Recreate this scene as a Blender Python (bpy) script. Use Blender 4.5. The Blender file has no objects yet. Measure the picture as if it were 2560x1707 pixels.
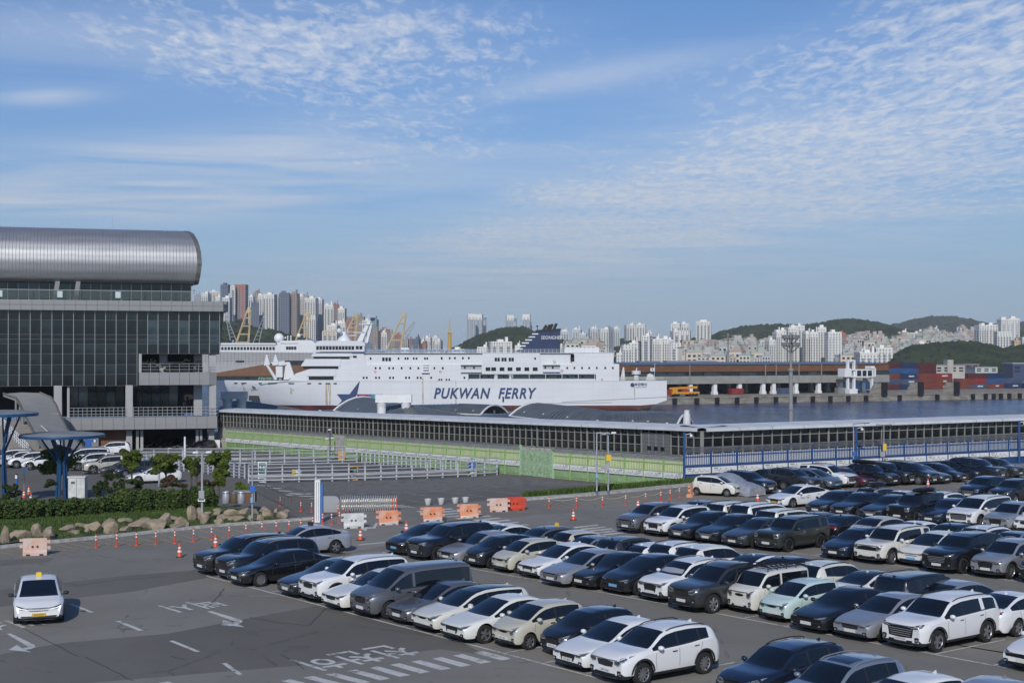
import bpy, math, random
import numpy as np
from mathutils import Vector, Matrix
from mathutils.bvhtree import BVHTree
R = math.radians
random.seed(7)
SC = bpy.context.scene
COL = SC.collection
# ------------------------------------------------------------------ camera
F = 3556.0; CX = 1280.0; CY = 853.5; HOR = 885.0; CZ = 10.4
TH = math.atan((HOR - CY) / F)
cam = bpy.data.cameras.new('camera'); camo = bpy.data.objects.new('camera', cam); COL.objects.link(camo)
cam.sensor_width = 36.0; cam.lens = 36.0 * F / 2560.0; cam.clip_start = 0.5; cam.clip_end = 40000
camo.location = (0, 0, CZ); camo.rotation_euler = (math.pi / 2 + TH, 0, 0)
SC.camera = camo
# ------------------------------------------------------------------ sun and sky
SUN_AZ = (-0.12, -0.99); SUN_EL = R(32)
_n = math.hypot(*SUN_AZ); SD = Vector((SUN_AZ[0] / _n * math.cos(SUN_EL), SUN_AZ[1] / _n * math.cos(SUN_EL), math.sin(SUN_EL)))
sun = bpy.data.lights.new('sun', 'SUN'); suno = bpy.data.objects.new('sun', sun); COL.objects.link(suno)
sun.energy = 3.0; sun.angle = R(0.55); sun.color = (1.0, 0.935, 0.83)
suno.rotation_euler = (-SD).to_track_quat('-Z', 'Y').to_euler()
suno.location = (0, 0, 200)
SC.view_settings.view_transform = 'Standard'; SC.view_settings.look = 'None'
SC.view_settings.exposure = 0.0; SC.view_settings.gamma = 1.0; SC.view_settings.use_curve_mapping = False
SC.cycles.max_bounces = 6; SC.cycles.diffuse_bounces = 2; SC.cycles.glossy_bounces = 3
SC.cycles.transmission_bounces = 4; SC.cycles.transparent_max_bounces = 8
SC.cycles.sample_clamp_indirect = 6.0; SC.cycles.use_denoising = True


class NT:
    """tiny node helper"""
    def __init__(s, tree): s.t = tree
    def n(s, typ, **kw):
        nd = s.t.nodes.new(typ)
        for k, v in kw.items(): setattr(nd, k, v)
        return nd
    def link(s, a, b): s.t.links.new(a, b)
    def put(s, sock, v):
        if hasattr(v, 'is_output') or isinstance(v, bpy.types.NodeSocket): s.t.links.new(v, sock)
        else: sock.default_value = v
    def m(s, op, a, b=0.0, c=0.0, clamp=False):
        nd = s.n('ShaderNodeMath', operation=op, use_clamp=clamp)
        for i, v in enumerate((a, b, c)): s.put(nd.inputs[i], v)
        return nd.outputs[0]
    def vm(s, op, a, b=(0, 0, 0)):
        nd = s.n('ShaderNodeVectorMath', operation=op)
        s.put(nd.inputs[0], a); s.put(nd.inputs[1], b)
        return nd.outputs[0]
    def noise(s, vec, scale, detail=4, rough=0.55, dist=0.0):
        nd = s.n('ShaderNodeTexNoise')
        if vec is not None: s.put(nd.inputs['Vector'], vec)
        nd.inputs['Scale'].default_value = scale; nd.inputs['Detail'].default_value = detail
        nd.inputs['Roughness'].default_value = rough; nd.inputs['Distortion'].default_value = dist
        return nd.outputs['Fac']
    def ramp(s, v, lo, hi):
        nd = s.n('ShaderNodeMapRange', interpolation_type='SMOOTHSTEP')
        s.put(nd.inputs['Value'], v); nd.inputs['From Min'].default_value = lo; nd.inputs['From Max'].default_value = hi
        return nd.outputs['Result']
    def mix(s, f, a, b, blend='MIX'):
        nd = s.n('ShaderNodeMix', data_type='RGBA', blend_type=blend)
        s.put(nd.inputs[0], f); s.put(nd.inputs[6], a); s.put(nd.inputs[7], b)
        return nd.outputs[2]


def world():
    w = bpy.data.worlds.new('World'); SC.world = w; w.use_nodes = True
    t = w.node_tree; t.nodes.clear(); N = NT(t)
    sky = N.n('ShaderNodeTexSky', sky_type='NISHITA'); sky.sun_disc = False
    sky.sun_elevation = SUN_EL; sky.sun_rotation = math.atan2(SD.x, SD.y)
    sky.altitude = 0; sky.air_density = 1.0; sky.dust_density = 0.7; sky.ozone_density = 3.0
    d = N.n('ShaderNodeTexCoord').outputs['Generated']
    sp = N.n('ShaderNodeSeparateXYZ'); N.link(d, sp.inputs[0])
    x, y, z = sp.outputs
    zc = N.m('MAXIMUM', z, 0.012)
    u = N.m('DIVIDE', x, zc); v = N.m('DIVIDE', y, zc)
    cb = N.n('ShaderNodeCombineXYZ'); N.link(u, cb.inputs[0]); N.link(v, cb.inputs[1]); uv = cb.outputs[0]
    # bearing / height coordinates of the cloud banks (true directions in the sky)
    ya = N.m('MAXIMUM', N.m('ABSOLUTE', y), 0.05)
    bx = N.m('DIVIDE', x, ya); bz = N.m('DIVIDE', z, ya)
    front = N.ramp(y, -0.2, 0.2)
    def bank(cx, cz, rx, rz, ang, k=1.0):
        ca, sa = math.cos(R(ang)), math.sin(R(ang))
        dx = N.m('SUBTRACT', bx, cx); dz = N.m('SUBTRACT', bz, cz)
        p = N.m('ADD', N.m('MULTIPLY', dx, ca / rx), N.m('MULTIPLY', dz, sa / rx))
        q = N.m('ADD', N.m('MULTIPLY', dx, -sa / rz), N.m('MULTIPLY', dz, ca / rz))
        r2 = N.m('ADD', N.m('MULTIPLY', p, p), N.m('MULTIPLY', q, q))
        return N.m('MULTIPLY', N.m('EXPONENT', N.m('MULTIPLY', r2, -1.0)), k)
    def add(*a):
        r = a[0]
        for b in a[1:]: r = N.m('ADD', r, b)
        return r
    # altocumulus: rippled small puffs in banks
    band = add(bank(0.22, 0.135, 0.30, 0.046, 16, 1.25), bank(0.36, 0.21, 0.20, 0.060, 14, 1.25), bank(0.30, 0.235, 0.10, 0.03, 10, 0.8), bank(0.06, 0.10, 0.20, 0.026, 13, 0.75),
               bank(-0.12, 0.198, 0.12, 0.044, -6, 1.3), bank(-0.17, 0.238, 0.24, 0.035, -3, 0.95), bank(0.36, 0.125, 0.24, 0.035, 9, 1.0), bank(-0.08, 0.135, 0.10, 0.016, 6, 0.5))
    back = N.m('MULTIPLY', N.m('SUBTRACT', 1.0, front), N.ramp(N.noise(uv, 0.16, 3), 0.5, 0.75))
    low = N.ramp(N.noise(uv, 0.55, 4, 0.6), 0.30, 0.72)
    puff = N.noise(N.vm('MULTIPLY', uv, (13.0, 5.2, 1)), 1.0, 5, 0.62, 0.5)
    fine = N.noise(N.vm('MULTIPLY', uv, (30.0, 12.0, 1)), 1.0, 3, 0.6, 0.2)
    tex = N.m('ADD', N.m('MULTIPLY', puff, 0.72), N.m('MULTIPLY', fine, 0.28))
    cover = N.m('MINIMUM', N.m('MULTIPLY', N.m('ADD', N.m('MULTIPLY', band, front), back), N.m('ADD', 0.35, N.m('MULTIPLY', low, 0.75))), 1.0)
    thr = N.m('SUBTRACT', 0.60, N.m('MULTIPLY', cover, 0.20))
    alto = N.m('MULTIPLY', N.m('ADD', 0.10, N.m('MULTIPLY', N.m('DIVIDE', N.m('SUBTRACT', tex, thr), 0.22, clamp=True), 0.90)), N.ramp(cover, 0.06, 0.70))
    # cirrus: long soft veils
    cir = N.noise(N.vm('MULTIPLY', uv, (0.55, 0.9, 1)), 1.0, 6, 0.62, 0.9)
    veil = add(bank(-0.26, 0.135, 0.24, 0.017, 4, 0.90), bank(-0.36, 0.108, 0.18, 0.011, 3, 0.75), bank(-0.20, 0.106, 0.13, 0.010, 5, 0.65), bank(-0.22, 0.12, 0.28, 0.035, 3, 0.28),
               bank(0.03, 0.190, 0.14, 0.010, 11, 0.55), bank(0.16, 0.115, 0.32, 0.050, 14, 0.40), bank(0.15, 0.06, 0.50, 0.045, 2, 0.40), bank(-0.28, 0.225, 0.25, 0.04, 0, 0.40), bank(-0.33, 0.181, 0.035, 0.006, 2, 0.7), bank(0.3, 0.18, 0.3, 0.07, 12, 0.25))
    veil = N.m('ADD', N.m('MULTIPLY', veil, front), N.m('MULTIPLY', back, 0.5))
    cirr = N.m('MULTIPLY', veil, N.ramp(cir, 0.22, 0.70))
    cl = N.m('MINIMUM', N.m('ADD', N.m('MULTIPLY', alto, 0.66), N.m('MULTIPLY', cirr, 0.70)), 0.92)
    skyc = N.mix(1.0, sky.outputs[0], (0.42, 0.64, 0.91, 1), 'MULTIPLY')
    skyc = N.mix(N.m('MULTIPLY', N.m('EXPONENT', N.m('MULTIPLY', N.m('MAXIMUM', z, 0.0), -11.0)), 0.8), skyc, (3.15, 4.0, 5.45, 1))
    cloudc = N.mix(N.ramp(z, 0.02, 0.2), (4.7, 5.2, 6.1, 1), (6.2, 6.6, 7.3, 1))
    c = N.mix(cl, skyc, cloudc)
    bg = N.n('ShaderNodeBackground'); N.link(c, bg.inputs['Color']); bg.inputs['Strength'].default_value = 0.11
    o = N.n('ShaderNodeOutputWorld'); N.link(bg.outputs[0], o.inputs['Surface'])
world()


# ------------------------------------------------------------------ pixel <-> ground helpers (measuring the photograph)
def ray(px, py):
    x = (px - CX) / F; u = -(py - CY) / F
    return Vector((x, math.cos(TH) - u * math.sin(TH), math.sin(TH) + u * math.cos(TH)))
def G(px, py, z=0.0):
    d = ray(px, py); t = (z - CZ) / d.z
    return Vector((d.x * t, d.y * t, z))
def D(px, py, Y):
    d = ray(px, py); t = Y / d.y
    return Vector((d.x * t, Y, CZ + d.z * t))
TN = (-0.656, 0.755)
def terr(x, y):
    t = TN[0] * x + TN[1] * y
    if t < 77.0: return 0.0
    if t < 80.0: return -0.2 * (t - 77.0)
    return -0.6 - 0.0105 * min(t - 80.0, 77.0) - 0.05 * min(max(t - 157.0, 0.0), 20.0)
def GT(px, py):
    """point of the sloping forecourt under a pixel"""
    z = 0.0
    for _ in range(40):
        p = G(px, py, z); z = 0.5 * z + 0.5 * terr(p.x, p.y)
    return G(px, py, z)


# ------------------------------------------------------------------ materials
MATS = {}
def mat(name, col, rough=0.6, metal=0.0, spec=0.5, coat=0.0, var=0.0, vs=4.0, bump=0.0, bs=30.0, emit=0.0, alpha=1.0, col2=None, trans=0.0, stretch=None):
    if name in MATS: return MATS[name]
    m = bpy.data.materials.new(name); m.use_nodes = True; MATS[name] = m
    t = m.node_tree; b = t.nodes['Principled BSDF']; N = NT(t)
    c = (*col[:3], 1.0)
    b.inputs['Base Color'].default_value = c
    b.inputs['Roughness'].default_value = rough; b.inputs['Metallic'].default_value = metal
    b.inputs['Specular IOR Level'].default_value = spec
    b.inputs['Coat Weight'].default_value = coat; b.inputs['Coat Roughness'].default_value = 0.04
    if alpha < 1: b.inputs['Alpha'].default_value = alpha
    if trans: b.inputs['Transmission Weight'].default_value = trans
    if emit: b.inputs['Emission Color'].default_value = c; b.inputs['Emission Strength'].default_value = emit
    if var or bump:
        oc = N.n('ShaderNodeTexCoord').outputs['Object']
        if stretch: oc = N.vm('MULTIPLY', oc, stretch)
        if var:
            f = N.noise(oc, vs, 5, 0.6)
            c2 = (*col2[:3], 1) if col2 else tuple(min(1, k * (1 - var)) for k in col[:3]) + (1,)
            c1 = c if col2 else tuple(min(1, k * (1 + var)) for k in col[:3]) + (1,)
            N.link(N.mix(N.ramp(f, 0.32, 0.68), c1, c2), b.inputs['Base Color'])
        if bump:
            bp = N.n('ShaderNodeBump'); bp.inputs['Strength'].default_value = bump; bp.inputs['Distance'].default_value = 0.05
            N.link(N.noise(oc, bs, 3, 0.6), bp.inputs['Height']); N.link(bp.outputs[0], b.inputs['Normal'])
    return m


# ------------------------------------------------------------------ mesh builder
class MB:
    def __init__(s): s.v = []; s.f = []; s.m = []; s.k = 0
    def face(s, pts):
        i = len(s.v); s.v.extend([tuple(p) for p in pts]); s.f.append(tuple(range(i, i + len(pts)))); s.m.append(s.k); return s
    def add(s, vs, fs, M=None):
        i = len(s.v)
        s.v.extend([tuple(M @ Vector(p)) if M else tuple(p) for p in vs])
        for f in fs: s.f.append(tuple(i + a for a in f)); s.m.append(s.k)
        return s
    def box(s, c, d, rz=0.0, M=None):
        hx, hy, hz = d[0] / 2, d[1] / 2, d[2] / 2
        vs = [(x, y, z) for z in (-hz, hz) for y in (-hy, hy) for x in (-hx, hx)]
        fs = [(0, 2, 3, 1), (4, 5, 7, 6), (0, 1, 5, 4), (2, 6, 7, 3), (0, 4, 6, 2), (1, 3, 7, 5)]
        m = Matrix.Translation(c) @ Matrix.Rotation(rz, 4, 'Z')
        return s.add(vs, fs, (M @ m) if M else m)
    def b2(s, lo, hi):
        return s.box([(a + b) / 2 for a, b in zip(lo, hi)], [abs(b - a) for a, b in zip(lo, hi)])
    def prism(s, poly, z0, z1, axis='z', M=None):
        n = len(poly)
        def P(p, h): return (p[0], p[1], h) if axis == 'z' else (p[0], h, p[1]) if axis == 'y' else (h, p[0], p[1])
        vs = [P(p, z0) for p in poly] + [P(p, z1) for p in poly]
        fs = [tuple(range(n))[::-1], tuple(range(n, 2 * n))] + [(i, (i + 1) % n, n + (i + 1) % n, n + i) for i in range(n)]
        return s.add(vs, fs, M)
    def cyl(s, p0, p1, r0, r1=None, n=10, cap=True):
        p0, p1 = Vector(p0), Vector(p1); r1 = r0 if r1 is None else r1
        a = (p1 - p0).normalized() if (p1 - p0).length > 1e-9 else Vector((0, 0, 1))
        u = a.cross(Vector((0, 0, 1)) if abs(a.z) < 0.95 else Vector((1, 0, 0))).normalized(); w = a.cross(u)
        vs = []
        for p, r in ((p0, r0), (p1, r1)):
            for i in range(n):
                t = 2 * math.pi * i / n; vs.append(p + u * (r * math.cos(t)) + w * (r * math.sin(t)))
        fs = [(i, (i + 1) % n, n + (i + 1) % n, n + i) for i in range(n)]
        if cap: fs += [tuple(range(n))[::-1], tuple(range(n, 2 * n))]
        return s.add(vs, fs)
    def tube(s, pts, r, n=6):
        for a, b in zip(pts, pts[1:]): s.cyl(a, b, r, r, n)
        return s
    def lathe(s, prof, n=16, axis='z', c=(0, 0, 0)):
        vs = []; L = len(prof)
        for i in range(n):
            t = 2 * math.pi * i / n
            for r, h in prof:
                a, b = r * math.cos(t), r * math.sin(t)
                vs.append((c[0] + a, c[1] + b, c[2] + h) if axis == 'z' else (c[0] + a, c[1] + h, c[2] + b) if axis == 'y' else (c[0] + h, c[1] + a, c[2] + b))
        fs = [(i * L + j, ((i + 1) % n) * L + j, ((i + 1) % n) * L + j + 1, i * L + j + 1) for i in range(n) for j in range(L - 1)]
        return s.add(vs, fs)
    def grid(s, P):
        r, c = len(P), len(P[0])
        return s.add([p for row in P for p in row], [(i * c + j, i * c + j + 1, (i + 1) * c + j + 1, (i + 1) * c + j) for i in range(r - 1) for j in range(c - 1)])
    def sphere(s, c, r, n=12, m=8, sc=(1, 1, 1)):
        prof = [(max(1e-4, r * math.sin(math.pi * j / m)), -r * math.cos(math.pi * j / m)) for j in range(m + 1)]
        i = len(s.v); s.lathe(prof, n)
        for k in range(i, len(s.v)): v = s.v[k]; s.v[k] = (c[0] + v[0] * sc[0], c[1] + v[1] * sc[1], c[2] + v[2] * sc[2])
        return s
    def mesh(s, name, mats, smooth=0):
        me = bpy.data.meshes.new(name); me.from_pydata(s.v, [], s.f)
        for m in (mats if isinstance(mats, (list, tuple)) else [mats]): me.materials.append(m)
        if any(s.m): me.polygons.foreach_set('material_index', s.m)
        if smooth:
            me.polygons.foreach_set('use_smooth', [True] * len(me.polygons)); me.set_sharp_from_angle(angle=R(smooth))
        me.update(); return me
    def build(s, name, mats, parent=None, smooth=0, loc=None, rz=0.0, **kw):
        return ob(name, s.mesh(name, mats, smooth), parent, loc, rz, **kw)


def ob(name, me, parent=None, loc=None, rz=0.0, label=None, cat=None, group=None, kind=None):
    o = bpy.data.objects.new(name, me); COL.objects.link(o)
    if parent is not None: o.parent = parent
    if loc is not None: o.location = loc
    if rz: o.rotation_euler = (0, 0, rz)
    return tag(o, label, cat, group, kind)
def tag(o, label=None, cat=None, group=None, kind=None):
    if label: o['label'] = label
    if cat: o['category'] = cat
    if group: o['group'] = group
    if kind: o['kind'] = kind
    return o
def thing(name, label, cat, loc=(0, 0, 0), rz=0.0, group=None):
    return ob(name, None, None, loc, rz, label, cat, group)
def clone(root, loc, rz, label=None):
    c = root.copy(); COL.objects.link(c); c.location = loc; c.rotation_euler = (0, 0, rz)
    if label: c['label'] = label
    for ch in root.children:
        k = ch.copy(); COL.objects.link(k); k.parent = c
        for g in ch.children:
            q = g.copy(); COL.objects.link(q); q.parent = k
    return c
def text_mesh(txt, size, shear=0.0, bold=0.0, spacing=1.0, sx=1.0):
    cu = bpy.data.curves.new('t', 'FONT'); cu.body = txt; cu.size = size; cu.shear = shear; cu.offset = bold
    cu.space_character = spacing; cu.align_x = 'CENTER'; cu.align_y = 'CENTER'; cu.resolution_u = 3
    o = bpy.data.objects.new('t', cu); COL.objects.link(o)
    dg = bpy.context.evaluated_depsgraph_get(); me = bpy.data.meshes.new_from_object(o.evaluated_get(dg))
    bpy.data.objects.remove(o); bpy.data.curves.remove(cu)
    if sx != 1.0:
        for v in me.vertices: v.co.x *= sx
    return me
def lettering(name, txt, size, m, parent, loc, rot, **kw):
    me = text_mesh(txt, size, **kw); me.materials.clear(); me.materials.append(m)
    o = ob(name, me, parent, loc); o.rotation_euler = rot; return o
ORD = ['first', 'second', 'third', 'fourth', 'fifth', 'sixth', 'seventh', 'eighth', 'ninth', 'tenth', 'eleventh', 'twelfth', 'thirteenth', 'fourteenth', 'fifteenth',
       'sixteenth', 'seventeenth', 'eighteenth', 'nineteenth', 'twentieth']
def nth(i): return ORD[i] if i < 20 else '%dth' % (i + 1)
# ================================================================== ground
def asphalt(name, base, seed=0.0, dark=0.0):
    m = bpy.data.materials.new(name); m.use_nodes = True; t = m.node_tree; b = t.nodes['Principled BSDF']; N = NT(t)
    oc = N.vm('ADD', N.n('ShaderNodeTexCoord').outputs['Object'], (seed, seed * 1.7, 0))
    big = N.ramp(N.noise(oc, 0.06, 4, 0.6, 0.6), 0.35, 0.65)
    mid = N.noise(N.vm('MULTIPLY', oc, (0.5, 0.25, 1)), 1.1, 5, 0.6, 0.3)
    fine = N.noise(oc, 9.0, 4, 0.75); grit = N.noise(oc, 55.0, 2, 0.7)
    k = N.m('ADD', N.m('MULTIPLY', big, 0.30), N.m('MULTIPLY', mid, 0.40))
    k = N.m('ADD', k, N.m('MULTIPLY', fine, 0.22)); k = N.m('ADD', k, N.m('MULTIPLY', grit, 0.34))
    c = N.mix(k, tuple(x * 0.62 for x in base) + (1,), tuple(x * 1.32 for x in base) + (1,))
    # oil drips and hairline cracks with shapes of their own
    st = N.m('MAXIMUM', N.ramp(N.noise(oc, 0.9, 3, 0.5, 1.2), 0.62, 0.76), N.m('MULTIPLY', N.ramp(N.noise(oc, 2.6, 4, 0.6, 0.5), 0.62, 0.72), 0.8))
    c = N.mix(N.m('MULTIPLY', st, 0.42), c, tuple(x * 0.45 for x in base) + (1,))
    vo = N.n('ShaderNodeTexVoronoi', feature='DISTANCE_TO_EDGE'); N.put(vo.inputs['Vector'], N.vm('ADD', N.vm('MULTIPLY', oc, (0.16, 0.11, 1)), N.vm('MULTIPLY', oc, (0.004, 0, 0)))); vo.inputs['Scale'].default_value = 1.0
    nw = N.m('ADD', vo.outputs['Distance'], N.m('MULTIPLY', N.m('SUBTRACT', N.noise(oc, 0.8, 4), 0.5), 0.06))
    cr = N.m('MULTIPLY', N.m('SUBTRACT', 1.0, N.ramp(N.m('ABSOLUTE', nw), 0.0, 0.005)), N.ramp(N.noise(oc, 0.12, 2), 0.45, 0.6))
    c = N.mix(N.m('MULTIPLY', cr, 0.55), c, (0.015, 0.015, 0.015, 1))
    N.link(c, b.inputs['Base Color']); b.inputs['Roughness'].default_value = 0.88; b.inputs['Specular IOR Level'].default_value = 0.3
    bp = N.n('ShaderNodeBump'); bp.inputs['Strength'].default_value = 0.5; bp.inputs['Distance'].default_value = 0.012
    N.link(N.m('ADD', grit, fine), bp.inputs['Height']); N.link(bp.outputs[0], b.inputs['Normal'])
    return m
M_asph = asphalt('asphalt', (0.208, 0.196, 0.177))
M_asph2 = asphalt('asphalt_dark', (0.146, 0.137, 0.124), 31)
M_asph3 = asphalt('asphalt_pale', (0.232, 0.218, 0.197), 77)
M_conc = mat('kerb_concrete', (0.40, 0.39, 0.37), 0.85, var=0.22, vs=2.5, bump=0.3, bs=18)
M_paver = mat('paver_grey', (0.155, 0.150, 0.142), 0.9, var=0.3, vs=1.2, bump=0.3, bs=10)
def paint(name, col, wear=0.5):
    m = bpy.data.materials.new(name); m.use_nodes = True; t = m.node_tree; b = t.nodes['Principled BSDF']; N = NT(t)
    oc = N.n('ShaderNodeTexCoord').outputs['Object']
    w = N.ramp(N.m('ADD', N.m('MULTIPLY', N.noise(oc, 5.0, 6, 0.75), 0.7), N.m('MULTIPLY', N.noise(oc, 0.7, 3), 0.4)), wear, wear + 0.16)
    N.link(N.mix(w, (*col, 1), (0.11, 0.108, 0.104, 1)), b.inputs['Base Color']); b.inputs['Roughness'].default_value = 0.75
    return m
M_wpaint = paint('road_paint_white', (0.56, 0.56, 0.54), 0.54)
M_wfaint = paint('road_paint_faded', (0.42, 0.42, 0.40), 0.48)
M_ypaint = paint('road_paint_yellow', (0.50, 0.34, 0.10), 0.52)
M_tar = mat('tar_seal', (.045, .044, .043), .7)
E_ = (0.755, 0.656)
def ST(s, t): return (TN[0] * 76.3 + E_[0] * s + TN[0] * (t - 76.3), TN[1] * 76.3 + E_[1] * s + TN[1] * (t - 76.3))
CORNER = (13.9, 115.0)
BF = (0.86, 0.512)          # direction of the blue fence
lot = MB().face([(*ST(-130, 76.3), 0), (-220, -60, 0), (230, -60, 0), (CORNER[0] + BF[0] * 130, CORNER[1] + BF[1] * 130, 0), (*CORNER, 0)][::-1]).build('parking_lot', M_asph, kind='structure')
lot.data.flip_normals() if lot.data.polygons[0].normal.z < 0 else None
rows = []
for i in range(45):
    s = -130 + 300 * i / 44
    t1 = 76.3 + (235 - 57.6 - 0.656 * s) / 0.755
    row = []
    for t in [76.3, 77, 78, 79, 80, 84, 90, 100, 110, 122] + [122 + (t1 - 122) * k / 6 for k in range(1, 7)]:
        x, y = ST(s, t); row.append((x, y, terr(x, y) - 0.006))
    rows.append(row)
fore = MB().grid(rows).build('forecourt', M_asph2, kind='structure')
def sheet(name, pix, m, z, parent=None, gt=False):
    """flat sheet on the ground outlined by pixels of the photograph, standing at its true place"""
    P = [(GT(*p) if gt else G(*p)) for p in pix]
    pts = [(p.x, p.y, (terr(p.x, p.y) if gt else 0.0) + z) for p in P]
    me = MB().face(pts).mesh(name, m)
    if me.polygons[0].normal.z < 0: me.flip_normals()
    return ob(name, me, parent)
# asphalt repairs: sheets of newer or older asphalt, each with its own tone
sheet('asphalt_patch', [(0, 1635), (150, 1607), (420, 1583), (700, 1530), (860, 1500), (1060, 1553), (1330, 1700), (1330, 1760), (0, 1760)], M_asph2, 0.003, lot)
sheet('asphalt_patch', [(180, 1710), (760, 1662), (1100, 1622), (1240, 1640), (1500, 1715), (1500, 1790), (100, 1790)], M_asph, 0.0065, lot)
sheet('asphalt_patch', [(-40, 1478), (300, 1440), (480, 1425), (620, 1380), (880, 1382), (860, 1396), (560, 1436), (330, 1478), (-40, 1520)], M_asph2, 0.003, lot)
sheet('asphalt_patch', [(0, 1400), (135, 1393), (120, 1404), (0, 1414)], M_asph2, 0.0065, lot)
sheet('asphalt_patch', [(850, 1385), (950, 1366), (1000, 1352), (1500, 1297), (1440, 1280), (800, 1330), (700, 1360)], M_asph3, 0.003, lot)
sheet('asphalt_patch', [(1330, 1432), (1780, 1512), (1780, 1500), (2560, 1640), (2700, 1640), (2700, 1660), (1800, 1525), (1310, 1446)], M_asph3, 0.003, lot)
# painted lines
def stroke(pix, w, m, z=0.0085, name='bay_line', parent=lot, gt=False):
    P = [(GT(*p) if gt else G(*p)) for p in pix]
    for a, b in zip(P, P[1:]):
        d = (b - a); d.z = 0; d.normalize(); n = Vector((-d.y, d.x, 0)) * (w / 2)
        za, zb = (terr(a.x, a.y), terr(b.x, b.y)) if gt else (0, 0)
        k = max(1, int((b - a).length / 6)) if gt else 1
        mb = MB()
        for i in range(k):
            p, q = a.lerp(b, i / k), a.lerp(b, (i + 1) / k)
            zp, zq = (terr(p.x, p.y), terr(q.x, q.y)) if gt else (0, 0)
            mb.face([(p.x - n.x, p.y - n.y, zp + z), (q.x - n.x, q.y - n.y, zq + z), (q.x + n.x, q.y + n.y, zq + z), (p.x + n.x, p.y + n.y, zp + z)])
        mb.build(name, m, parent)
stroke([(515, 1439), (1000, 1564.5), (1600, 1722)], 0.12, M_wpaint)
stroke([(956.5, 1380), (1000, 1388), (1800, 1534.5), (2640, 1692)], 0.12, M_wpaint)
stroke([(1532, 1325), (1865, 1366), (2640, 1465)], 0.12, M_wpaint)
stroke([(1990, 1281), (2640, 1345)], 0.12, M_wpaint)
def bay(pix, ang, ln=5.0, back=0.0):
    for px, py in pix:
        a = G(px, py); d = Vector((math.cos(R(ang)), math.sin(R(ang)), 0)); b = a + d * ln; n = Vector((-d.y, d.x, 0)) * 0.05
        MB().face([a - n + Vector((0, 0, .012)), b - n + Vector((0, 0, .012)), b + n + Vector((0, 0, .012)), a + n + Vector((0, 0, .012))]).build('bay_line', M_wpaint, lot)
bay([(517, 1438), (627, 1466.5), (679, 1479), (736, 1492), (793, 1510), (867, 1528), (932, 1545), (1008, 1565), (1088, 1585), (1170, 1605), (1265, 1631), (1362, 1656), (1466, 1683), (1558, 1707), (1690, 1743), (1830, 1780)], 37)
bay([(957, 1380), (1000, 1389), (1052, 1398), (1100, 1407), (1146, 1411.5), (1204, 1422), (1272, 1435), (1337, 1448), (1408, 1462), (1490, 1476.5), (1575, 1491.5), (1663, 1508), (1762, 1526), (1862, 1544), (1967, 1563.5), (2086, 1585.5), (2205, 1608.5), (2338, 1634.5), (2484, 1662.5), (2640, 1692)], 37, 10)
bay([(1533, 1325), (1584, 1331.5), (1640, 1338.5), (1715, 1347.5), (1790, 1357), (1870, 1367), (1959, 1378), (2037, 1388), (2128, 1399.5), (2209, 1410), (2300, 1421.5), (2402, 1434.5), (2510, 1448.5)], 40.5, 10)
bay([(2000, 1282), (2060, 1288), (2130, 1295), (2205, 1302), (2280, 1310), (2360, 1318), (2440, 1326), (2530, 1335)], 42, 10)
def zz(p, o=(0, 1280), k=2.94): return [(o[0] + a / k, o[1] + b / k) for a, b in p]
for d_ in ([(503, 674), (535, 672), (692, 736), (660, 738)], [(845, 800), (880, 797), (1058, 868), (1020, 872)], [(1240, 946), (1275, 943), (1473, 1022), (1440, 1027)], [(1630, 1110), (1665, 1107), (1782, 1190), (1750, 1196)]):
    sheet('lane_dash', zz(d_), M_wpaint, 0.0085, lot)
for sh, hd in (([(45, 892), (75, 889), (250, 972), (264, 988), (240, 1002), (180, 1012), (160, 1002), (212, 990)], [(125, 975), (62, 1012), (232, 1030), (165, 1003)]),
               ([(1522, 730), (1555, 726), (1772, 790), (1785, 802), (1765, 816), (1718, 828), (1692, 814), (1735, 805)], [(1640, 793), (1628, 830), (1798, 845), (1745, 820)])):
    sheet('turn_arrow', zz(sh), M_wpaint, 0.0085, lot); sheet('turn_arrow_head', zz(hd), M_wpaint, 0.0115, lot)
for k in range(-1, 10):
    q = [(1183.7 - 51.2 * k - 0.25 * k * k, 1630.8 + 7.4 * k + 0.05 * k * k), (1207.5 - 51.2 * k - 0.25 * k * k, 1626.8 + 7.4 * k + 0.05 * k * k), (1280.6 - 51.2 * k + 0.1 * k * k, 1646 + 7.9 * k + 0.06 * k * k), (1253.6 - 51.2 * k + 0.1 * k * k, 1650.3 + 7.9 * k + 0.06 * k * k)]
    if k >= 0: sheet('crosswalk_stripe', q, M_wpaint, 0.0085, lot)
stroke([(313, 1405), (440, 1394)], 0.07, M_wfaint, name='faded_line'); stroke([(105, 1435), (147, 1425)], 0.07, M_wfaint, name='faded_line')
stroke([(550, 1488), (704, 1490)], 0.08, M_wfaint, name='faded_line'); stroke([(1012, 1348), (1500, 1290)], 0.10, M_wfaint, name='faded_line'); stroke([(894, 1362), (965, 1355)], 0.3, M_wpaint, name='lane_dash')
stroke([(1440, 1300), (1540, 1290)], 0.10, M_wfaint, name='faded_line'); stroke([(1290, 1281), (1350, 1278)], 0.2, M_ypaint, name='faded_line')
# far crosswalk by the entrance
for k in range(9):
    a = (1040 + 24 * k, 1277.5 + 4.0 * k + 0.12 * k * k)
    sheet('crosswalk_stripe', [(a[0], a[1]), (a[0] + 86, a[1] - 7.5), (a[0] + 95, a[1] - 5.2), (a[0] + 9, a[1] + 2.6)], M_wpaint, 0.0085, lot)
for k in range(5):
    a = (1432 + 18 * k, 1317 + 4.5 * k)
    sheet('crosswalk_stripe', [(a[0], a[1]), (a[0] + 60, a[1] - 6), (a[0] + 66, a[1] - 3.6), (a[0] + 6, a[1] + 3)], M_wpaint, 0.0085, lot)
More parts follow.
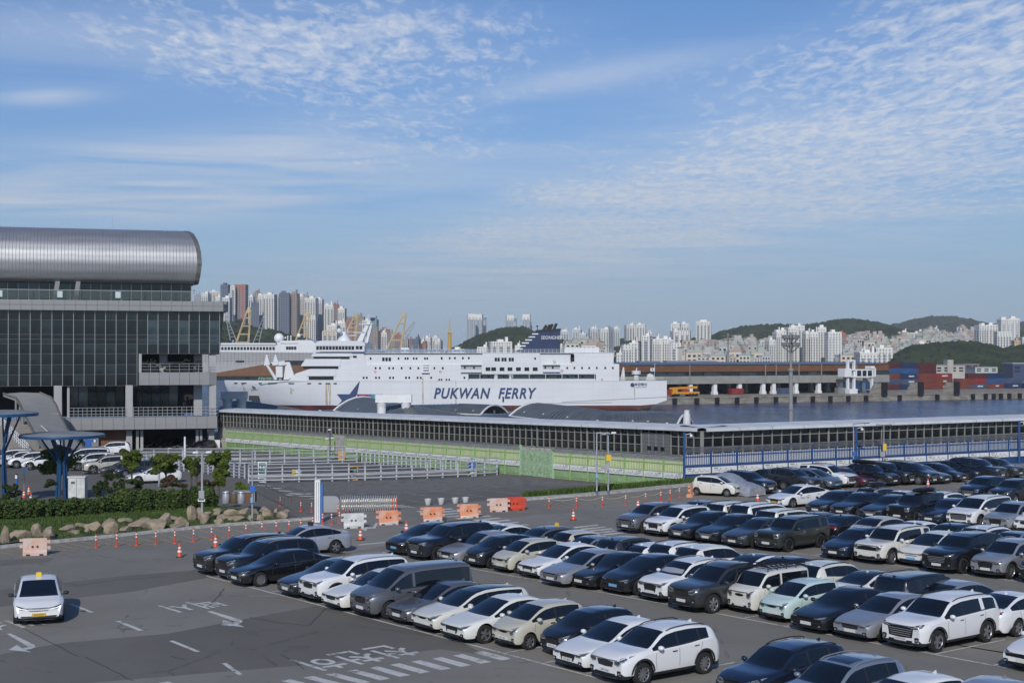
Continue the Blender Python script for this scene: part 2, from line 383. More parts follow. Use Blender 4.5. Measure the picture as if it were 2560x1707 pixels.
# small arrows at the entrance
sheet('turn_arrow', [(905, 1321), (918, 1318), (932, 1318), (938, 1308), (946, 1306), (938, 1321)], M_wpaint, 0.0085, lot)
sheet('turn_arrow_head', [(897, 1322), (919, 1316), (916, 1327)], M_wpaint, 0.0115, lot)
# road lettering, read by drivers heading for the lower right of the picture
def road_text(txt, px, py, size, stretch, ang=-140.0):
    me = text_mesh(txt, size, bold=0.022); me.materials.clear(); me.materials.append(M_wpaint)
    p = G(px, py); o = ob('road_lettering', me, lot, (p.x, p.y, 0.0105)); o.rotation_euler = (0, 0, R(ang)); o.scale = (1, stretch, 1)
road_text('천천히', 884, 1640, 1.6, 1.45); road_text('택시', 478, 1513, 1.4, 1.5); road_text('버스', 20, 1560, 1.35, 1.5); road_text('천천히', 330, 1733, 1.35, 1.5)
# tar-sealed cracks
for cr_ in ([(58, 1571), (95, 1588), (150, 1618), (196, 1640)], [(212, 1642), (260, 1664), (300, 1685), (334, 1702)], [(620, 1542), (700, 1556), (775, 1563), (815, 1520)], [(560, 1470), (545, 1492), (520, 1516)], [(700, 1636), (740, 1655), (760, 1672)], [(430, 1640), (470, 1650)], [(1180, 1470), (1330, 1500), (1420, 1530)], [(140, 1470), (300, 1448), (420, 1440)]):
    pp_ = []
    for a, b in zip(cr_, cr_[1:]):
        for q in range(5): pp_.append((a[0] + (b[0] - a[0]) * q / 5 + random.uniform(-2.5, 2.5), a[1] + (b[1] - a[1]) * q / 5 + random.uniform(-.7, .7)))
    pp_.append(cr_[-1]); stroke(pp_, .035, M_tar, .0098, 'sealed_crack')
# kerbs
def kerb(pix, name, w=0.35, h=0.15, gt=False):
    P = [(GT(*p) if gt else G(*p)) for p in pix]; mb = MB()
    for a, b in zip(P, P[1:]):
        d = (b - a); n = d.length; k = max(1, int(n / 1.0)); d.normalize(); nn = Vector((-d.y, d.x, 0)) * w
        for i in range(k):
            p, q = a + d * (n * i / k + 0.008), a + d * (n * (i + 1) / k - 0.008); j = random.uniform(-.006, .006)
            z0 = terr(p.x, p.y) if gt else 0
            mb.prism([(p.x, p.y), (q.x, q.y), (q.x + nn.x, q.y + nn.y), (p.x + nn.x, p.y + nn.y)], z0 - 0.1, z0 + h + j)
    return mb.build(name, M_conc, kind='structure')
kerb([(-260, 1397), (0, 1371), (300, 1341), (540, 1316.5), (782, 1299)], 'kerb')
kerb([(1300, 1252), (1480, 1239), (1745, 1213)], 'kerb', 0.9)
# yellow hatching along the kerbs
def ky(px): return 1371 - (px) * 0.1 if px < 540 else 1316.5 - (px - 540) * 0.073
def py_(px): return 1386 - px * 0.0766 if px < 500 else 1349 - (px - 500) * 0.112
for i in range(26):
    px = -30 + i * 33
    if px > 740: break
    stroke([(px, ky(px) + 3), (px + 62, py_(px + 62) + 2)], 0.09, M_ypaint, name='hatch_line')
stroke([(-60, 1392), (240, 1371), (500, 1351), (790, 1321)], 0.09, M_ypaint, name='hatch_line')
for i in range(16):
    px = 1330 + i * 26; f = (px - 1330) / 410
    stroke([(px, 1253 - 36 * f + 2), (px + 70, 1270 - 34 * f)], 0.09, M_ypaint, name='hatch_line')
for i in range(7):
    a = (690 + i * 16, 1240 + i * 4.0)
    stroke([a, (a[0] + 44, a[1] - 9 + i)], 0.1, M_ypaint, name='hatch_line', parent=fore, gt=True, z=0.012)
# paved strip, dark bays and crosswalk of the forecourt
def gsheet(name, pix, m, z, parent=fore):
    P = [GT(*p) for p in pix]; n = 14; rows = []
    a, b, c, d = P
    for i in range(n + 1):
        l, r = a.lerp(d, i / n), b.lerp(c, i / n); rows.append([(lambda q: (q.x, q.y, terr(q.x, q.y) + z))(l.lerp(r, j / 6)) for j in range(7)])
    me = MB().grid(rows).mesh(name, m)
    if me.polygons[0].normal.z < 0: me.flip_normals()
    return ob(name, me, parent)
gsheet('paver_strip', [(670, 1212), (1240, 1191), (1560, 1216), (880, 1243)], M_paver, 0.004)
gsheet('bay_asphalt', [(880, 1243), (1335, 1212), (1560, 1216), (1010, 1262)], M_asph2, 0.009)
for i in range(6):
    stroke([(940 + 82 * i, 1239 - 5.4 * i), (1075 + 82 * i, 1258 - 6.4 * i)], 0.12, M_wfaint, name='bay_line', parent=fore, gt=True, z=0.014)
for i in range(9):
    a = (640 + 27 * i, 1213 + 6.6 * i)
    stroke([a, (a[0] + 36, a[1] + 1.5)], 0.55, M_wpaint, name='crosswalk_stripe', parent=fore, gt=True, z=0.014)
for i in range(3):
    stroke([(715 + 24 * i, 1238 - 1.5 * i), (732 + 24 * i, 1236.5 - 1.5 * i)], 0.6, M_wpaint, name='crosswalk_stripe', parent=fore, gt=True, z=0.014)
for i in range(4): stroke([(952 + 5 * i, 1265 + 2.3 * i), (1010 + 14 * i, 1262 + 2.7 * i)], 0.35, M_wpaint, name='crosswalk_stripe', parent=fore, gt=True, z=0.014)
# individual paving blocks of the nearest rows of the paver strip
pb = MB().box((0, 0, 0), (1.02, 0.52, 0.05)).mesh('paving_block', M_paver)
p0, p1 = GT(900, 1232), GT(1300, 1210); dd = (p1 - p0); ln = dd.length; dd.normalize(); nn = Vector((-dd.y, dd.x, 0))
cnt = 0
for r in range(9):
    for c in range(int(ln / 1.05)):
        q = p0 + dd * (c * 1.05 + (0.5 if r % 2 else 0)) + nn * (r * 0.55 + 1.2)
        if cnt < 290 and random.random() < 0.92:
            o = ob('paving_block', pb, fore, (q.x, q.y, terr(q.x, q.y) + random.uniform(-0.012, 0.004))); o.rotation_euler = (random.uniform(-.006, .006), 0, math.atan2(dd.y, dd.x)); cnt += 1
# ------------------------------------------------------------------ sea and far land
def sea_mat():
    m = bpy.data.materials.new('sea_water'); m.use_nodes = True; t = m.node_tree; b = t.nodes['Principled BSDF']; N = NT(t)
    oc = N.n('ShaderNodeTexCoord').outputs['Object']
    b.inputs['Base Color'].default_value = (0.010, 0.028, 0.075, 1); b.inputs['Roughness'].default_value = 0.16; b.inputs['IOR'].default_value = 1.33
    b.inputs['Specular IOR Level'].default_value = 0.35
    h = N.m('ADD', N.m('MULTIPLY', N.noise(N.vm('MULTIPLY', oc, (0.30, 0.085, 1)), 1.0, 6, 0.72, 0.4), 1.0), N.m('MULTIPLY', N.noise(N.vm('MULTIPLY', oc, (0.05, 0.016, 1)), 1.0, 3, 0.6), 1.0))
    bp = N.n('ShaderNodeBump'); bp.inputs['Strength'].default_value = 1.0; bp.inputs['Distance'].default_value = 1.6
    N.link(h, bp.inputs['Height']); N.link(bp.outputs[0], b.inputs['Normal'])
    N.link(N.mix(N.ramp(h, 0.86, 1.18), (0.004, 0.014, 0.050, 1), (0.030, 0.085, 0.235, 1)), b.inputs['Base Color'])
    return m
WZ = -9.8
MB().face([(-9000, 200, WZ), (9000, 200, WZ), (12000, 20000, WZ), (-12000, 20000, WZ)]).build('sea', sea_mat(), kind='structure')
M_land = mat('far_ground', (0.10, 0.11, 0.09), 0.95, var=0.3, vs=0.01)
MB().face([(-9000, 1500, WZ + 1.5), (400, 1500, WZ + 1.5), (900, 1300, WZ + 1.5), (9000, 1350, WZ + 1.5), (12000, 19900, WZ + 1.5), (-12000, 19900, WZ + 1.5)]).build('far_shore', M_land, kind='structure')
# ================================================================== ferry terminal (left) and boarding corridor
M_pan = mat('wall_panel', (0.26, 0.265, 0.275), 0.5, var=0.06, vs=0.6, spec=0.4)
M_pan2 = mat('wall_panel_dull', (0.22, 0.225, 0.23), 0.55, var=0.06, vs=0.6)
M_joint = mat('panel_joint', (0.10, 0.10, 0.105), 0.8)
M_met = mat('zinc_roof', (0.43, 0.44, 0.46), 0.55, metal=0.8, var=0.08, vs=0.8, stretch=(0.3, 1, 2))
M_metd = mat('roof_edge_metal', (0.24, 0.235, 0.22), 0.5, metal=0.6, var=0.2, vs=1.5)
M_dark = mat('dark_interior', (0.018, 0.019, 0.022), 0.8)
M_alu = mat('aluminium_frame', (0.45, 0.46, 0.47), 0.4, metal=0.5)
M_steel = mat('galvanised_steel', (0.42, 0.44, 0.47), 0.45, metal=0.4, var=0.1, vs=3)
M_white = mat('white_paint', (0.74, 0.75, 0.77), 0.5, var=0.05, vs=0.8)
M_brown = mat('brown_cladding', (0.16, 0.072, 0.034), 0.6, var=0.12, vs=0.5)
def pane_mat(name, col, rough=0.06):
    m = mat(name, col, rough, spec=0.6, var=0.55, vs=0.35)
    return m
M_gl = pane_mat('tinted_pane', (0.008, 0.0125, 0.0145)); M_gl2 = pane_mat('tinted_pane_light', (0.015, 0.024, 0.028)); M_gl3 = pane_mat('clear_pane', (0.038, 0.058, 0.068))
TO = (-39.6, 186.4); TA = R(16.5)
T = thing('ferry_terminal', 'grey glass ferry terminal with a rounded metal roof at the left', 'terminal', (TO[0], TO[1], 0), TA)
def tz(y, k=19.1): return 10.4 - (y - 885) / k
def TX(px):
    """local X on the facade for a pixel column"""
    c, s = math.cos(TA), math.sin(TA); a = (px - CX) / F
    return (a * TO[1] - TO[0]) / (c - a * s)
GZ = -2.4
# curtain wall: mullions every 1.31 m
MW = 1.31; NCOL = 40; X1 = TX(549)
lev = [16.0, 14.75, 12.9, 12.3, 11.7, 10.45, 9.05, 7.8, 6.35]
pm = {}
def pane(parent, x0, x1, z0, z1, y, m, name='glass_pane', tilt=0.0):
    k = (round(x1 - x0, 2), round(z1 - z0, 2), m.name)
    if k not in pm: pm[k] = MB().box((0, 0, 0), (x1 - x0 - 0.07, 0.04, z1 - z0 - 0.05)).mesh(name, m)
    o = ob(name, pm[k], parent, ((x0 + x1) / 2, y, (z0 + z1) / 2)); o.rotation_euler = (tilt + random.uniform(-.012, .012), 0, random.uniform(-.010, .010)); return o
npane = 0
for i in range(NCOL):
    xr = X1 - i * MW; xl = xr - MW
    for j in range(8):
        z1, z0 = lev[j], lev[j + 1]
        if xl > TX(346) - 0.3 and j >= 5: continue
        if npane >= 295: continue
        m = M_gl
        if xl > TX(352) and j in (1, 2, 3): m = M_gl2 if (i % 3) else M_gl3
        elif random.random() < 0.18: m = M_gl2
        pane(T, xl, xr, z0, z1, 0.0, m); npane += 1
mul = {zb: MB().box((0, 0, 0), (0.055, 0.12, 16 - zb)).mesh('mullion', M_alu) for zb in (6.35, 10.45)}
for i in range(NCOL + 1):
    x = X1 - i * MW; zb = 6.35 if x < TX(346) else 10.45
    ob('mullion', mul[zb], T, (x, -0.06, (16 + zb) / 2))
mb = MB()
for z in lev: mb.box(((X1 - NCOL * MW + (X1 if z > 10.4 else TX(346))) / 2, -0.035, z), ((X1 if z > 10.4 else TX(346)) - X1 + NCOL * MW, 0.07, 0.05))
mb.build('transom', M_joint, T)
XL = X1 - NCOL * MW
# right return of the curtain wall (leans inwards at its foot)
MB().prism([(X1, 10.45), (X1 + 0.55, 16.0), (X1 + 0.02, 16.0)], 0.0, 0.05, 'y').build('glass_return', M_gl, T)
MB().face([(X1, 0, 10.45), (X1 - 0.6, 9, 10.45), (X1, 9, 16), (X1 + 0.55, 0, 16)]).build('side_glazing', M_gl2, T)
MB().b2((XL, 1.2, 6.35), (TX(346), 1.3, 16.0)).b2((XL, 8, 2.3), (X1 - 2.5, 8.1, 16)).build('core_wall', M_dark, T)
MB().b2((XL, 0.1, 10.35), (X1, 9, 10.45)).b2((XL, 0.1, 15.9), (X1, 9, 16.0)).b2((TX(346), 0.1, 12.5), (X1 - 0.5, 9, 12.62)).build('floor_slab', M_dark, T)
# fascias of single panels
def fascia(z0, z1, x0, x1, y, rows, pw=1.31, dep=0.9):
    MB().b2((x0, y + 0.06, z0 + 0.02), (x1, y + dep, z1 - 0.02)).build('fascia_core', M_joint, T)
    n = int(round((x1 - x0) / pw)); w = (x1 - x0) / n; h = (z1 - z0) / rows
    key = MB().box((0, 0, 0), (w - 0.035, 0.05, h - 0.035)).mesh('fascia_panel', M_pan)
    for i in range(n):
        for r in range(rows):
            o = ob('fascia_panel', key, T, (x0 + w * (i + .5), y + random.uniform(-.004, .004), z0 + h * (r + .5)))
fascia(15.95, 17.3, XL, TX(557), -0.75, 2)
fascia(0.72, 2.32, TX(150), TX(542), -0.95, 1, dep=1.4)
fascia(6.38, 8.05, TX(347), TX(523), -0.55, 1, dep=0.9)
mb = MB()
mb.prism([(TX(557), -0.75), (TX(571), 0.6), (TX(571), 9), (TX(557), 9)], 15.95, 17.3).prism([(TX(523), -0.55), (TX(541), -0.3), (TX(541), 3), (TX(523), 3)], 6.38, 8.05).prism([(TX(542), -0.95), (TX(546), -0.2), (TX(546), 4), (TX(542), 4)], 0.72, 2.32)
mb.build('fascia_return', M_pan2, T)
MB().b2((XL, -0.6, 16.9), (TX(565), 12, 17.28)).build('terrace_deck', M_pan2, T)
# columns
M_colm = mat('column_panel', (.36, .365, .375), .5, var=.05, vs=.6)
def colmn(px0, px1, z0, z1, y, d=0.9, m=M_colm, name='column'):
    return MB().b2((TX(px0), y, z0), (TX(px1), y + d, z1)).build(name, m, T)
for a, b in ((135, 155), (314, 332), (523, 540)): colmn(a, b, 2.3, 6.4, -0.3)
colmn(488, 509, 2.3, 6.4, 2.4); colmn(523, 540, 8.0, 10.45, 0.2); colmn(488, 509, 8.0, 10.45, 2.5); colmn(401, 421, 8.0, 10.45, 2.5); colmn(347, 354, 6.4, 10.45, -0.1)
colmn(168, 174, 2.3, 6.4, 0.3, 0.4)
for a, b in ((341, 348), (352, 359), (491, 498), (501, 507), (523, 537)): colmn(a, b, GZ, 0.74, 0.6, 0.5)
colmn(316, 331, GZ, 0.74, 0.4, 2); colmn(150, 247, GZ, 0.74, 0.5, 3, M_pan2, 'wall'); colmn(247, 316, GZ, 0.74, 1.2, 2, M_brown, 'wall'); colmn(537, 551, GZ, -0.9, 0.5, 1.5, M_white, 'wall')
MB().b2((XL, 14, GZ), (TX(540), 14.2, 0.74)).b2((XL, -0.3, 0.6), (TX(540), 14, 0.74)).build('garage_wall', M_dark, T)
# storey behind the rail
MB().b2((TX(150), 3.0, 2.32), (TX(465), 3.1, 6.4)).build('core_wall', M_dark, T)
for i in range(16):
    x = TX(174) + i * 1.13
    if x + 1.13 < TX(316): pane(T, x, x + 1.13, 2.4, 6.3, 1.2, M_gl2 if i % 3 == 1 else M_gl)
for i in range(8):
    x = TX(334) + i * 1.13
    if x + 1.0 < TX(456): pane(T, x, x + 1.13, 2.4, 6.3, 1.2, M_gl)
mb = MB()
for px in list(range(174, 316, 11)) + list(range(334, 545, 12)): mb.box((TX(px), -0.75, 2.95), (0.05, 0.05, 1.2))
for z in (3.55, 3.15, 2.75): mb.b2((TX(172), -0.78, z - .025), (TX(315), -0.72, z + .025)); mb.b2((TX(333), -0.78, z - .025), (TX(545), -0.72, z + .025))
mb.build('terrace_railing', M_alu, T)
mb = MB()
for px in range(352, 545, 24): mb.box((TX(px), -0.5, 8.6), (0.04, 0.04, 1.1))
for z in (9.15, 8.8, 8.4): mb.b2((TX(350), -0.52, z - .02), (TX(543), -0.48, z + .02))
mb.build('balcony_railing', M_alu, T)
mb = MB()
for px in (359, 383, 420, 463, 498):
    x = TX(px); mb.cyl((x, 0.5, 8.1), (x, 0.5, 8.6), 0.25, 0.3, 8)
    for _ in range(26): mb.sphere((x + random.gauss(0, .3), .5 + random.gauss(0, .2), 8.95 + random.gauss(0, .28)), .17, 5, 4)
mb.b2((TX(352), .3, 8.05), (TX(395), .8, 8.5)).b2((TX(410), .3, 8.05), (TX(471), .8, 8.5)).b2((TX(485), .3, 8.05), (TX(507), .8, 8.45))
mb.build('planter', mat('planter_dark', (.014, .016, .012), .9), T)
MB().b2((TX(354), 2.0, 8.9), (TX(401), 2.1, 9.0)).b2((TX(421), 2.0, 9.3), (TX(465), 2.1, 9.4)).build('balcony_beam', M_pan2, T)
# top storey
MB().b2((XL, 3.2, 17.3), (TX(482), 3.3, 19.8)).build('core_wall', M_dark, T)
for i in range(22):
    x1 = TX(480) - i * 1.27
    if x1 > TX(190): pane(T, x1 - 1.27, x1, 17.4, 19.65, 2.2, M_gl2 if i in (0, 6, 7) else M_gl)
    else: pane(T, x1 - 1.27, x1, 17.4, 19.65, 2.2, M_gl3 if i % 3 == 0 else M_gl)
mu = MB().box((0, 0, 0), (0.06, 0.12, 2.35)).mesh('mullion', M_alu)
for i in range(23): ob('mullion', mu, T, (TX(480) - i * 1.27, 2.12, 18.5))
mb = MB()
for px in (140, 192): mb.prism([(TX(px) - .1, 19.75), (TX(px) + .45, 19.75), (TX(px) + .1, 17.3), (TX(px) - .5, 17.3)], 0.6, 1.1, 'y')
mb.build('raking_column', M_pan2, T)
M_balus = mat('balustrade_glass', (.10, .13, .13), .08, spec=.5, alpha=.45)
bm = MB().box((0, 0, 0), (1.9, .03, 1.15)).mesh('balustrade_pane', M_balus)
for i in range(24): ob('balustrade_pane', bm, T, (TX(478) - 1.0 - i * 1.95, -0.35, 17.95))
MB().b2((XL, -0.38, 18.52), (TX(479), -0.32, 18.58)).build('handrail', M_alu, T)
MB().b2((TX(143), -.4, 17.6), (TX(156), -.33, 18.4)).b2((TX(288), -.4, 17.6), (TX(301), -.33, 18.4)).b2((TX(-2), -.4, 17.6), (TX(6), -.33, 18.4)).build('notice_board', mat('pale_board', (.5, .6, .6), .6), T)
# barrel roof with standing seams
prof = [(1.9, 19.55), (0.7, 19.62), (0.15, 20.0), (-0.35, 21.0), (-0.6, 22.2), (-0.45, 23.4), (0.2, 24.6), (1.3, 25.6), (2.9, 26.4), (5.0, 26.85), (7.5, 27.0), (11, 26.7), (14.5, 25.5), (17, 23.0), (17.5, 20.0)]
def endx(z): return np.interp(z, [19.5, 20.5, 22.2, 24.0, 25.4, 26.4, 26.8, 27.1], [TX(487), TX(490.5), TX(494), TX(491.5), TX(485), TX(477), TX(470), TX(463)])
xs = np.linspace(XL, -8, 8)
fine = []
for k in range(len(prof) - 1):
    for q in range(3):
        f = q / 3; fine.append(tuple(prof[k][a] * (1 - f) + prof[k + 1][a] * f for a in (0, 1)))
fine.append(prof[-1])
rows = [[(x, p[0], p[1]) for x in xs] + [(float(endx(p[1])), p[0], p[1])] for p in fine]
MB().grid(rows).build('barrel_roof', M_met, T, smooth=40)
mb = MB(); x = -2.2
while x > XL:
    pts = [(x, p[0] - 0.015, p[1] + 0.01) for p in prof[1:12]]
    for a, b in zip(pts, pts[1:]):
        if x < endx(max(a[2], b[2])) - .1: mb.face([(a[0] - .025, a[1], a[2]), (b[0] - .025, b[1], b[2]), (b[0], b[1] - .03, b[2] + .02), (a[0], a[1] - .03, a[2] + .02)]).face([(a[0], a[1] - .03, a[2] + .02), (b[0], b[1] - .03, b[2] + .02), (b[0] + .025, b[1], b[2]), (a[0] + .025, a[1], a[2])])
    x -= 0.42
mb.build('standing_seam', M_met, T, kind='stuff')
ed = [(float(endx(p[1])), p[0] - .06, p[1]) for p in fine]
mb = MB()
for a, b in zip(ed, ed[1:]): mb.face([(a[0] - .1, a[1] - .04, a[2] + .03), (b[0] - .1, b[1] - .04, b[2] + .03), (b[0] + .5, b[1] + .1, b[2]), (a[0] + .5, a[1] + .1, a[2])])
mb.build('roof_edge_trim', M_metd, T, smooth=40)
MB().face([(float(endx(p[1])) + .35, p[0] + .2, p[1]) for p in fine]).build('roof_gable', M_metd, T)
MB().cyl((TX(281), 4, 26.6), (TX(281), 4, 28.6), .03, .02, 6).cyl((TX(414), 3, 26.5), (TX(414), 3, 26.95), .05, .05, 6).build('lightning_rod', M_steel, T)
MB().cyl((TX(484), 0.2, 19.5), (TX(484), 0.2, 18.9), .03).sphere((TX(484), 0.2, 18.75), .16, 8, 6).sphere((TX(484), .2, 18.4), .13, 8, 6).build('camera_unit', M_steel, T)
# escalator cover and stairs
ESC = [((8, 984), (100, 982), 176), ((40, 995), (128, 994), 175), ((50, 1010), (140, 1012), 173), ((57, 1029), (150, 1036), 170), ((80, 1072), (168, 1073), 163), ((96, 1102), (190, 1100), 158), ((120, 1128), (215, 1124), 154)]
L_ = [D(*a, d) for a, b, d in ESC]; R_ = [D(*b, d) for a, b, d in ESC]
E0 = thing('escalator_cover', 'grey curved escalator cover sloping down from the terminal upper floor', 'escalator', (0, 0, 0))
mb = MB(); rows = []
for l, r in zip(L_, R_): rows.append([tuple(l + Vector((0, 0, -.35))), tuple(l), tuple(l.lerp(r, .5) + Vector((0, 0, .12))), tuple(r), tuple(r + Vector((0, 0, -.9)))])
mb.grid(rows); mb.build('cover_roof', M_pan2, E0, smooth=30)
mb = MB()
for q in (1.0,): mb.tube([tuple(v + Vector((0, 0, .05))) for v in R_], .12); mb.tube([tuple(v + Vector((0, 0, .05))) for v in L_], .12)
mb.tube([tuple(L_[3] + Vector((0, 0, .02))), tuple(R_[3] + Vector((0, 0, .02)))], .06)
mb.build('cover_edge', M_metd, E0)
for l, r in zip(L_[1:], R_[1:]):
    for v in (l, r): MB().cyl((v.x, v.y, GZ), (v.x, v.y, v.z - .3), .14, .14, 8).build('support_post', M_pan2, E0)
mb = MB()
for a, b in zip(L_[1:], L_[2:]): mb.face([tuple(a + Vector((.4, .2, -3.4))), tuple(b + Vector((.4, .2, -3.4))), tuple(b + Vector((4.2, .2, -3.4))), tuple(a + Vector((4.2, .2, -3.4)))])
mb.build('escalator_flight', M_dark, E0)
ST_ = thing('outdoor_stairs', 'outdoor stairs with white railings beside the escalator cover', 'stairs', (0, 0, 0))
a0, a1 = D(-6, 1052, 172), D(75, 1136, 155); NS = 18
mb = MB()
for i in range(NS):
    p = a0.lerp(a1, i / NS); h = p.z - GZ
    mb.box((p.x + 1.6, p.y, GZ + max(h, .15) / 2), (3.6, 1.0, max(h, .15)))
mb.build('step', mat('stair_stone', (.22, .21, .20), .85, var=.15), ST_)
for off in (-.2, 3.4):
    mb = MB(); A = a0 + Vector((off, 0, 0)); B = a1 + Vector((off, 0, 0))
    for h in (.35, .65, .95, 1.15): mb.tube([tuple(A + Vector((0, 0, h))), tuple(B + Vector((0, 0, h)))], .04, 5)
    for i in range(19): p = A.lerp(B, i / 18); mb.cyl(tuple(p), tuple(p + Vector((0, 0, 1.15))), .035, .035, 5)
    mb.build('stair_railing', M_white, ST_)
# ------------------------------------------------------------------ boarding corridor: two glazed wings meeting at a corner
M_fr = mat('corridor_frame', (.36, .36, .33), .5, metal=.3)
M_cgl = pane_mat('corridor_pane', (.012, .014, .016), .08); M_cgl2 = pane_mat('corridor_pane_low', (.030, .030, .031), .12); M_cgl3 = pane_mat('corridor_pane_top', (.060, .058, .047), .2)
M_roofw = mat('corridor_roof', (.62, .64, .66), .55, var=.08, vs=.6)
KC = D(1755, 1078, 119.8)
def wing(name, label, end, zr0, zr1, zb0, zb1, n, every, door=None):
    W = thing(name, label, 'corridor', (KC.x, KC.y, 0), math.atan2(end.y - KC.y, end.x - KC.x))
    L = math.hypot(end.x - KC.x, end.y - KC.y); sgn = 1 if end.x > KC.x else -1
    # local +X runs along the wing; the face towards the car park is on the side 'f'
    f = -1 if sgn > 0 else 1
    def zt(x): return zr0 + (zr1 - zr0) * x / L
    def zb(x): return zb0 + (zb1 - zb0) * x / L
    meshes = {}
    step = L / n; c = 0
    for i in range(n):
        x0, x1 = i * step, (i + 1) * step; xm = (x0 + x1) / 2; H = zt(xm) - zb(xm)
        if door and door[0] <= i < door[1]: continue
        for r, (a, b, m) in enumerate(((0, .36, M_cgl2), (.36, .74, M_cgl), (.74, 1, M_cgl3))):
            key = (r,)
            if key not in meshes: meshes[key] = MB().box((0, 0, 0), (step - .07, .03, 1)).mesh('glass_pane', m)
            if c >= 296: continue
            o = ob('glass_pane', meshes[key], W, (xm, 0.05 * -f, zb(xm) + H * (a + b) / 2)); o.scale = (1, 1, H * (b - a) - .05); o.rotation_euler = (0, 0, random.uniform(-.006, .006)); c += 1
    mlm = [MB().box((0, 0, 0), (w, .12, 1)).mesh('mullion', M_fr) for w in (.06, .14)]
    for i in range(n + 1):
        x = min(i * step, L - .01); big = (i % every == 0)
        o = ob('mullion', mlm[big], W, (x, .06 * f * (1.6 if big else 1), (zt(x) + zb(x)) / 2)); o.scale = (1, 1, zt(x) - zb(x))
    mb = MB()
    for q in (0, .36, .74):
        mb.add([(0, .09 * f, zb(0) + (zt(0) - zb(0)) * q - .03), (L, .09 * f, zb(L) + (zt(L) - zb(L)) * q - .03), (L, .09 * f, zb(L) + (zt(L) - zb(L)) * q + .03), (0, .09 * f, zb(0) + (zt(0) - zb(0)) * q + .03)], [(0, 1, 2, 3)])
    mb.build('transom', M_fr, W)
    # back wall, plinth, roof
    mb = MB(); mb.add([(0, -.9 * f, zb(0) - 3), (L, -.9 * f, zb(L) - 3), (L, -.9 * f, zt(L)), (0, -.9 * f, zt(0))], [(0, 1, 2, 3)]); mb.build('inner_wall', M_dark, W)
    mb = MB(); mb.add([(0, .02 * f, zb(0) - 4), (L, .02 * f, zb(L) - 4), (L, .02 * f, zb(L)), (0, .02 * f, zb(0))], [(0, 1, 2, 3)]); mb.build('plinth', M_conc, W)
    mb = MB(); k = 12
    for i in range(k):
        x0, x1 = L * i / k + .02, L * (i + 1) / k - .02
        P = []
        for x in (x0, x1):
            z = zt(x); P.append([(x, .55 * f, z), (x, .55 * f, z + .22), (x, .25 * f, z + .28), (x, -2.6 * f, z + .42), (x, -3.2 * f, z + .35), (x, -3.2 * f, z), (x, .55 * f, z)])
        mb.grid(P)
    mb.build('roof', M_roofw, W)
    mb = MB(); mb.add([(0, .50 * f, zt(0) - .05), (L, .50 * f, zt(L) - .05), (L, .50 * f, zt(L) + .02), (0, .50 * f, zt(0) + .02)], [(0, 1, 2, 3)]); mb.build('gutter', mat('gutter_dark', (.10, .10, .10), .6), W)
    if door:
        x0, x1 = door[0] * step + .15, door[1] * step - .15
        mb = MB(); zb_ = zb(x0); H = zt(x0) - zb_
        for q in range(6): mb.b2((x0, .02 * f, zb_ + H * .86 * q / 6 + .01), (x1, .10 * f, zb_ + H * .86 * (q + 1) / 6 - .01))
        mb.build('shutter_door', mat('shutter_grey', (.15, .15, .155), .55), W)
        for q in (.25, .5, .75): MB().box((x0 + (x1 - x0) * q, .13 * f, zb_ + .45), (.45, .05, .34)).build('door_window', M_gl2, W)
    return W
KL = D(545, 1030, 189.0); KR = D(2620, 1048.3, 142.0)
wing('boarding_corridor', 'long dark glazed boarding corridor running left behind the green fence', KL, 3.9, 2.75, 1.78, 0.75, 98, 8, (4, 8))
wing('boarding_corridor', 'glazed boarding corridor with white roof running right behind the blue fence', KR, 3.9, 3.9, 1.72, 1.95, 40, 13)
# ------------------------------------------------------------------ curved canopies and portal frames on the pier
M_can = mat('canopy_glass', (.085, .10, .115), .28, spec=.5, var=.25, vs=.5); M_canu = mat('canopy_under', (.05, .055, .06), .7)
APZ = -3.0
def canopy(label, pts, w, rise, endface=True, posts=0):
    C0 = thing('pier_canopy', label, 'canopy', tuple(pts[0][:2]) + (0,), 0, 'curved canopies on the pier')
    o0 = Vector((pts[0][0], pts[0][1], 0)); P = [Vector(p) - o0 for p in pts]; n = 9
    rows = []; und = []
    for i, p in enumerate(P):
        d = (P[min(i + 1, len(P) - 1)] - P[max(i - 1, 0)]); d.z = 0; d.normalize(); nv = Vector((-d.y, d.x, 0))
        rows.append([tuple(p + nv * (w * (j / (n - 1) - .5)) + Vector((0, 0, -rise * (2 * j / (n - 1) - 1) ** 2))) for j in range(n)])
        und.append([(a[0], a[1], a[2] - .18) for a in rows[-1]])
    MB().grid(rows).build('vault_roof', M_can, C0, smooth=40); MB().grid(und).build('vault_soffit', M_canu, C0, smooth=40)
    mb = MB()
    for r, u in ((rows[0], und[0]), (rows[-1], und[-1])):
        mb.tube([tuple(v) for v in r], .16, 6)
    for j in (0, n - 1): mb.tube([r[j] for r in rows], .12, 5)
    mb.build('edge_beam', M_roofw, C0)
    for i in range(1, len(P) * 3 - 3):
        f = i / 3; k = int(f); g = f - k
        if k + 1 < len(rows): MB().tube([tuple(Vector(rows[k][j]).lerp(Vector(rows[k + 1][j]), g) + Vector((0, 0, .03))) for j in range(n)], .05, 4).build('glazing_bar', mat('canopy_bar', (.14, .155, .17), .5), C0)
    for q in range(posts):
        f = (q + .5) / posts * (len(P) - 1); k = int(f); g = f - k
        for j in (1, n - 2):
            v = Vector(rows[k][j]).lerp(Vector(rows[k + 1][j]), g); MB().cyl((v.x, v.y, APZ), tuple(v), .17, .17, 8).build('post', M_white, C0)
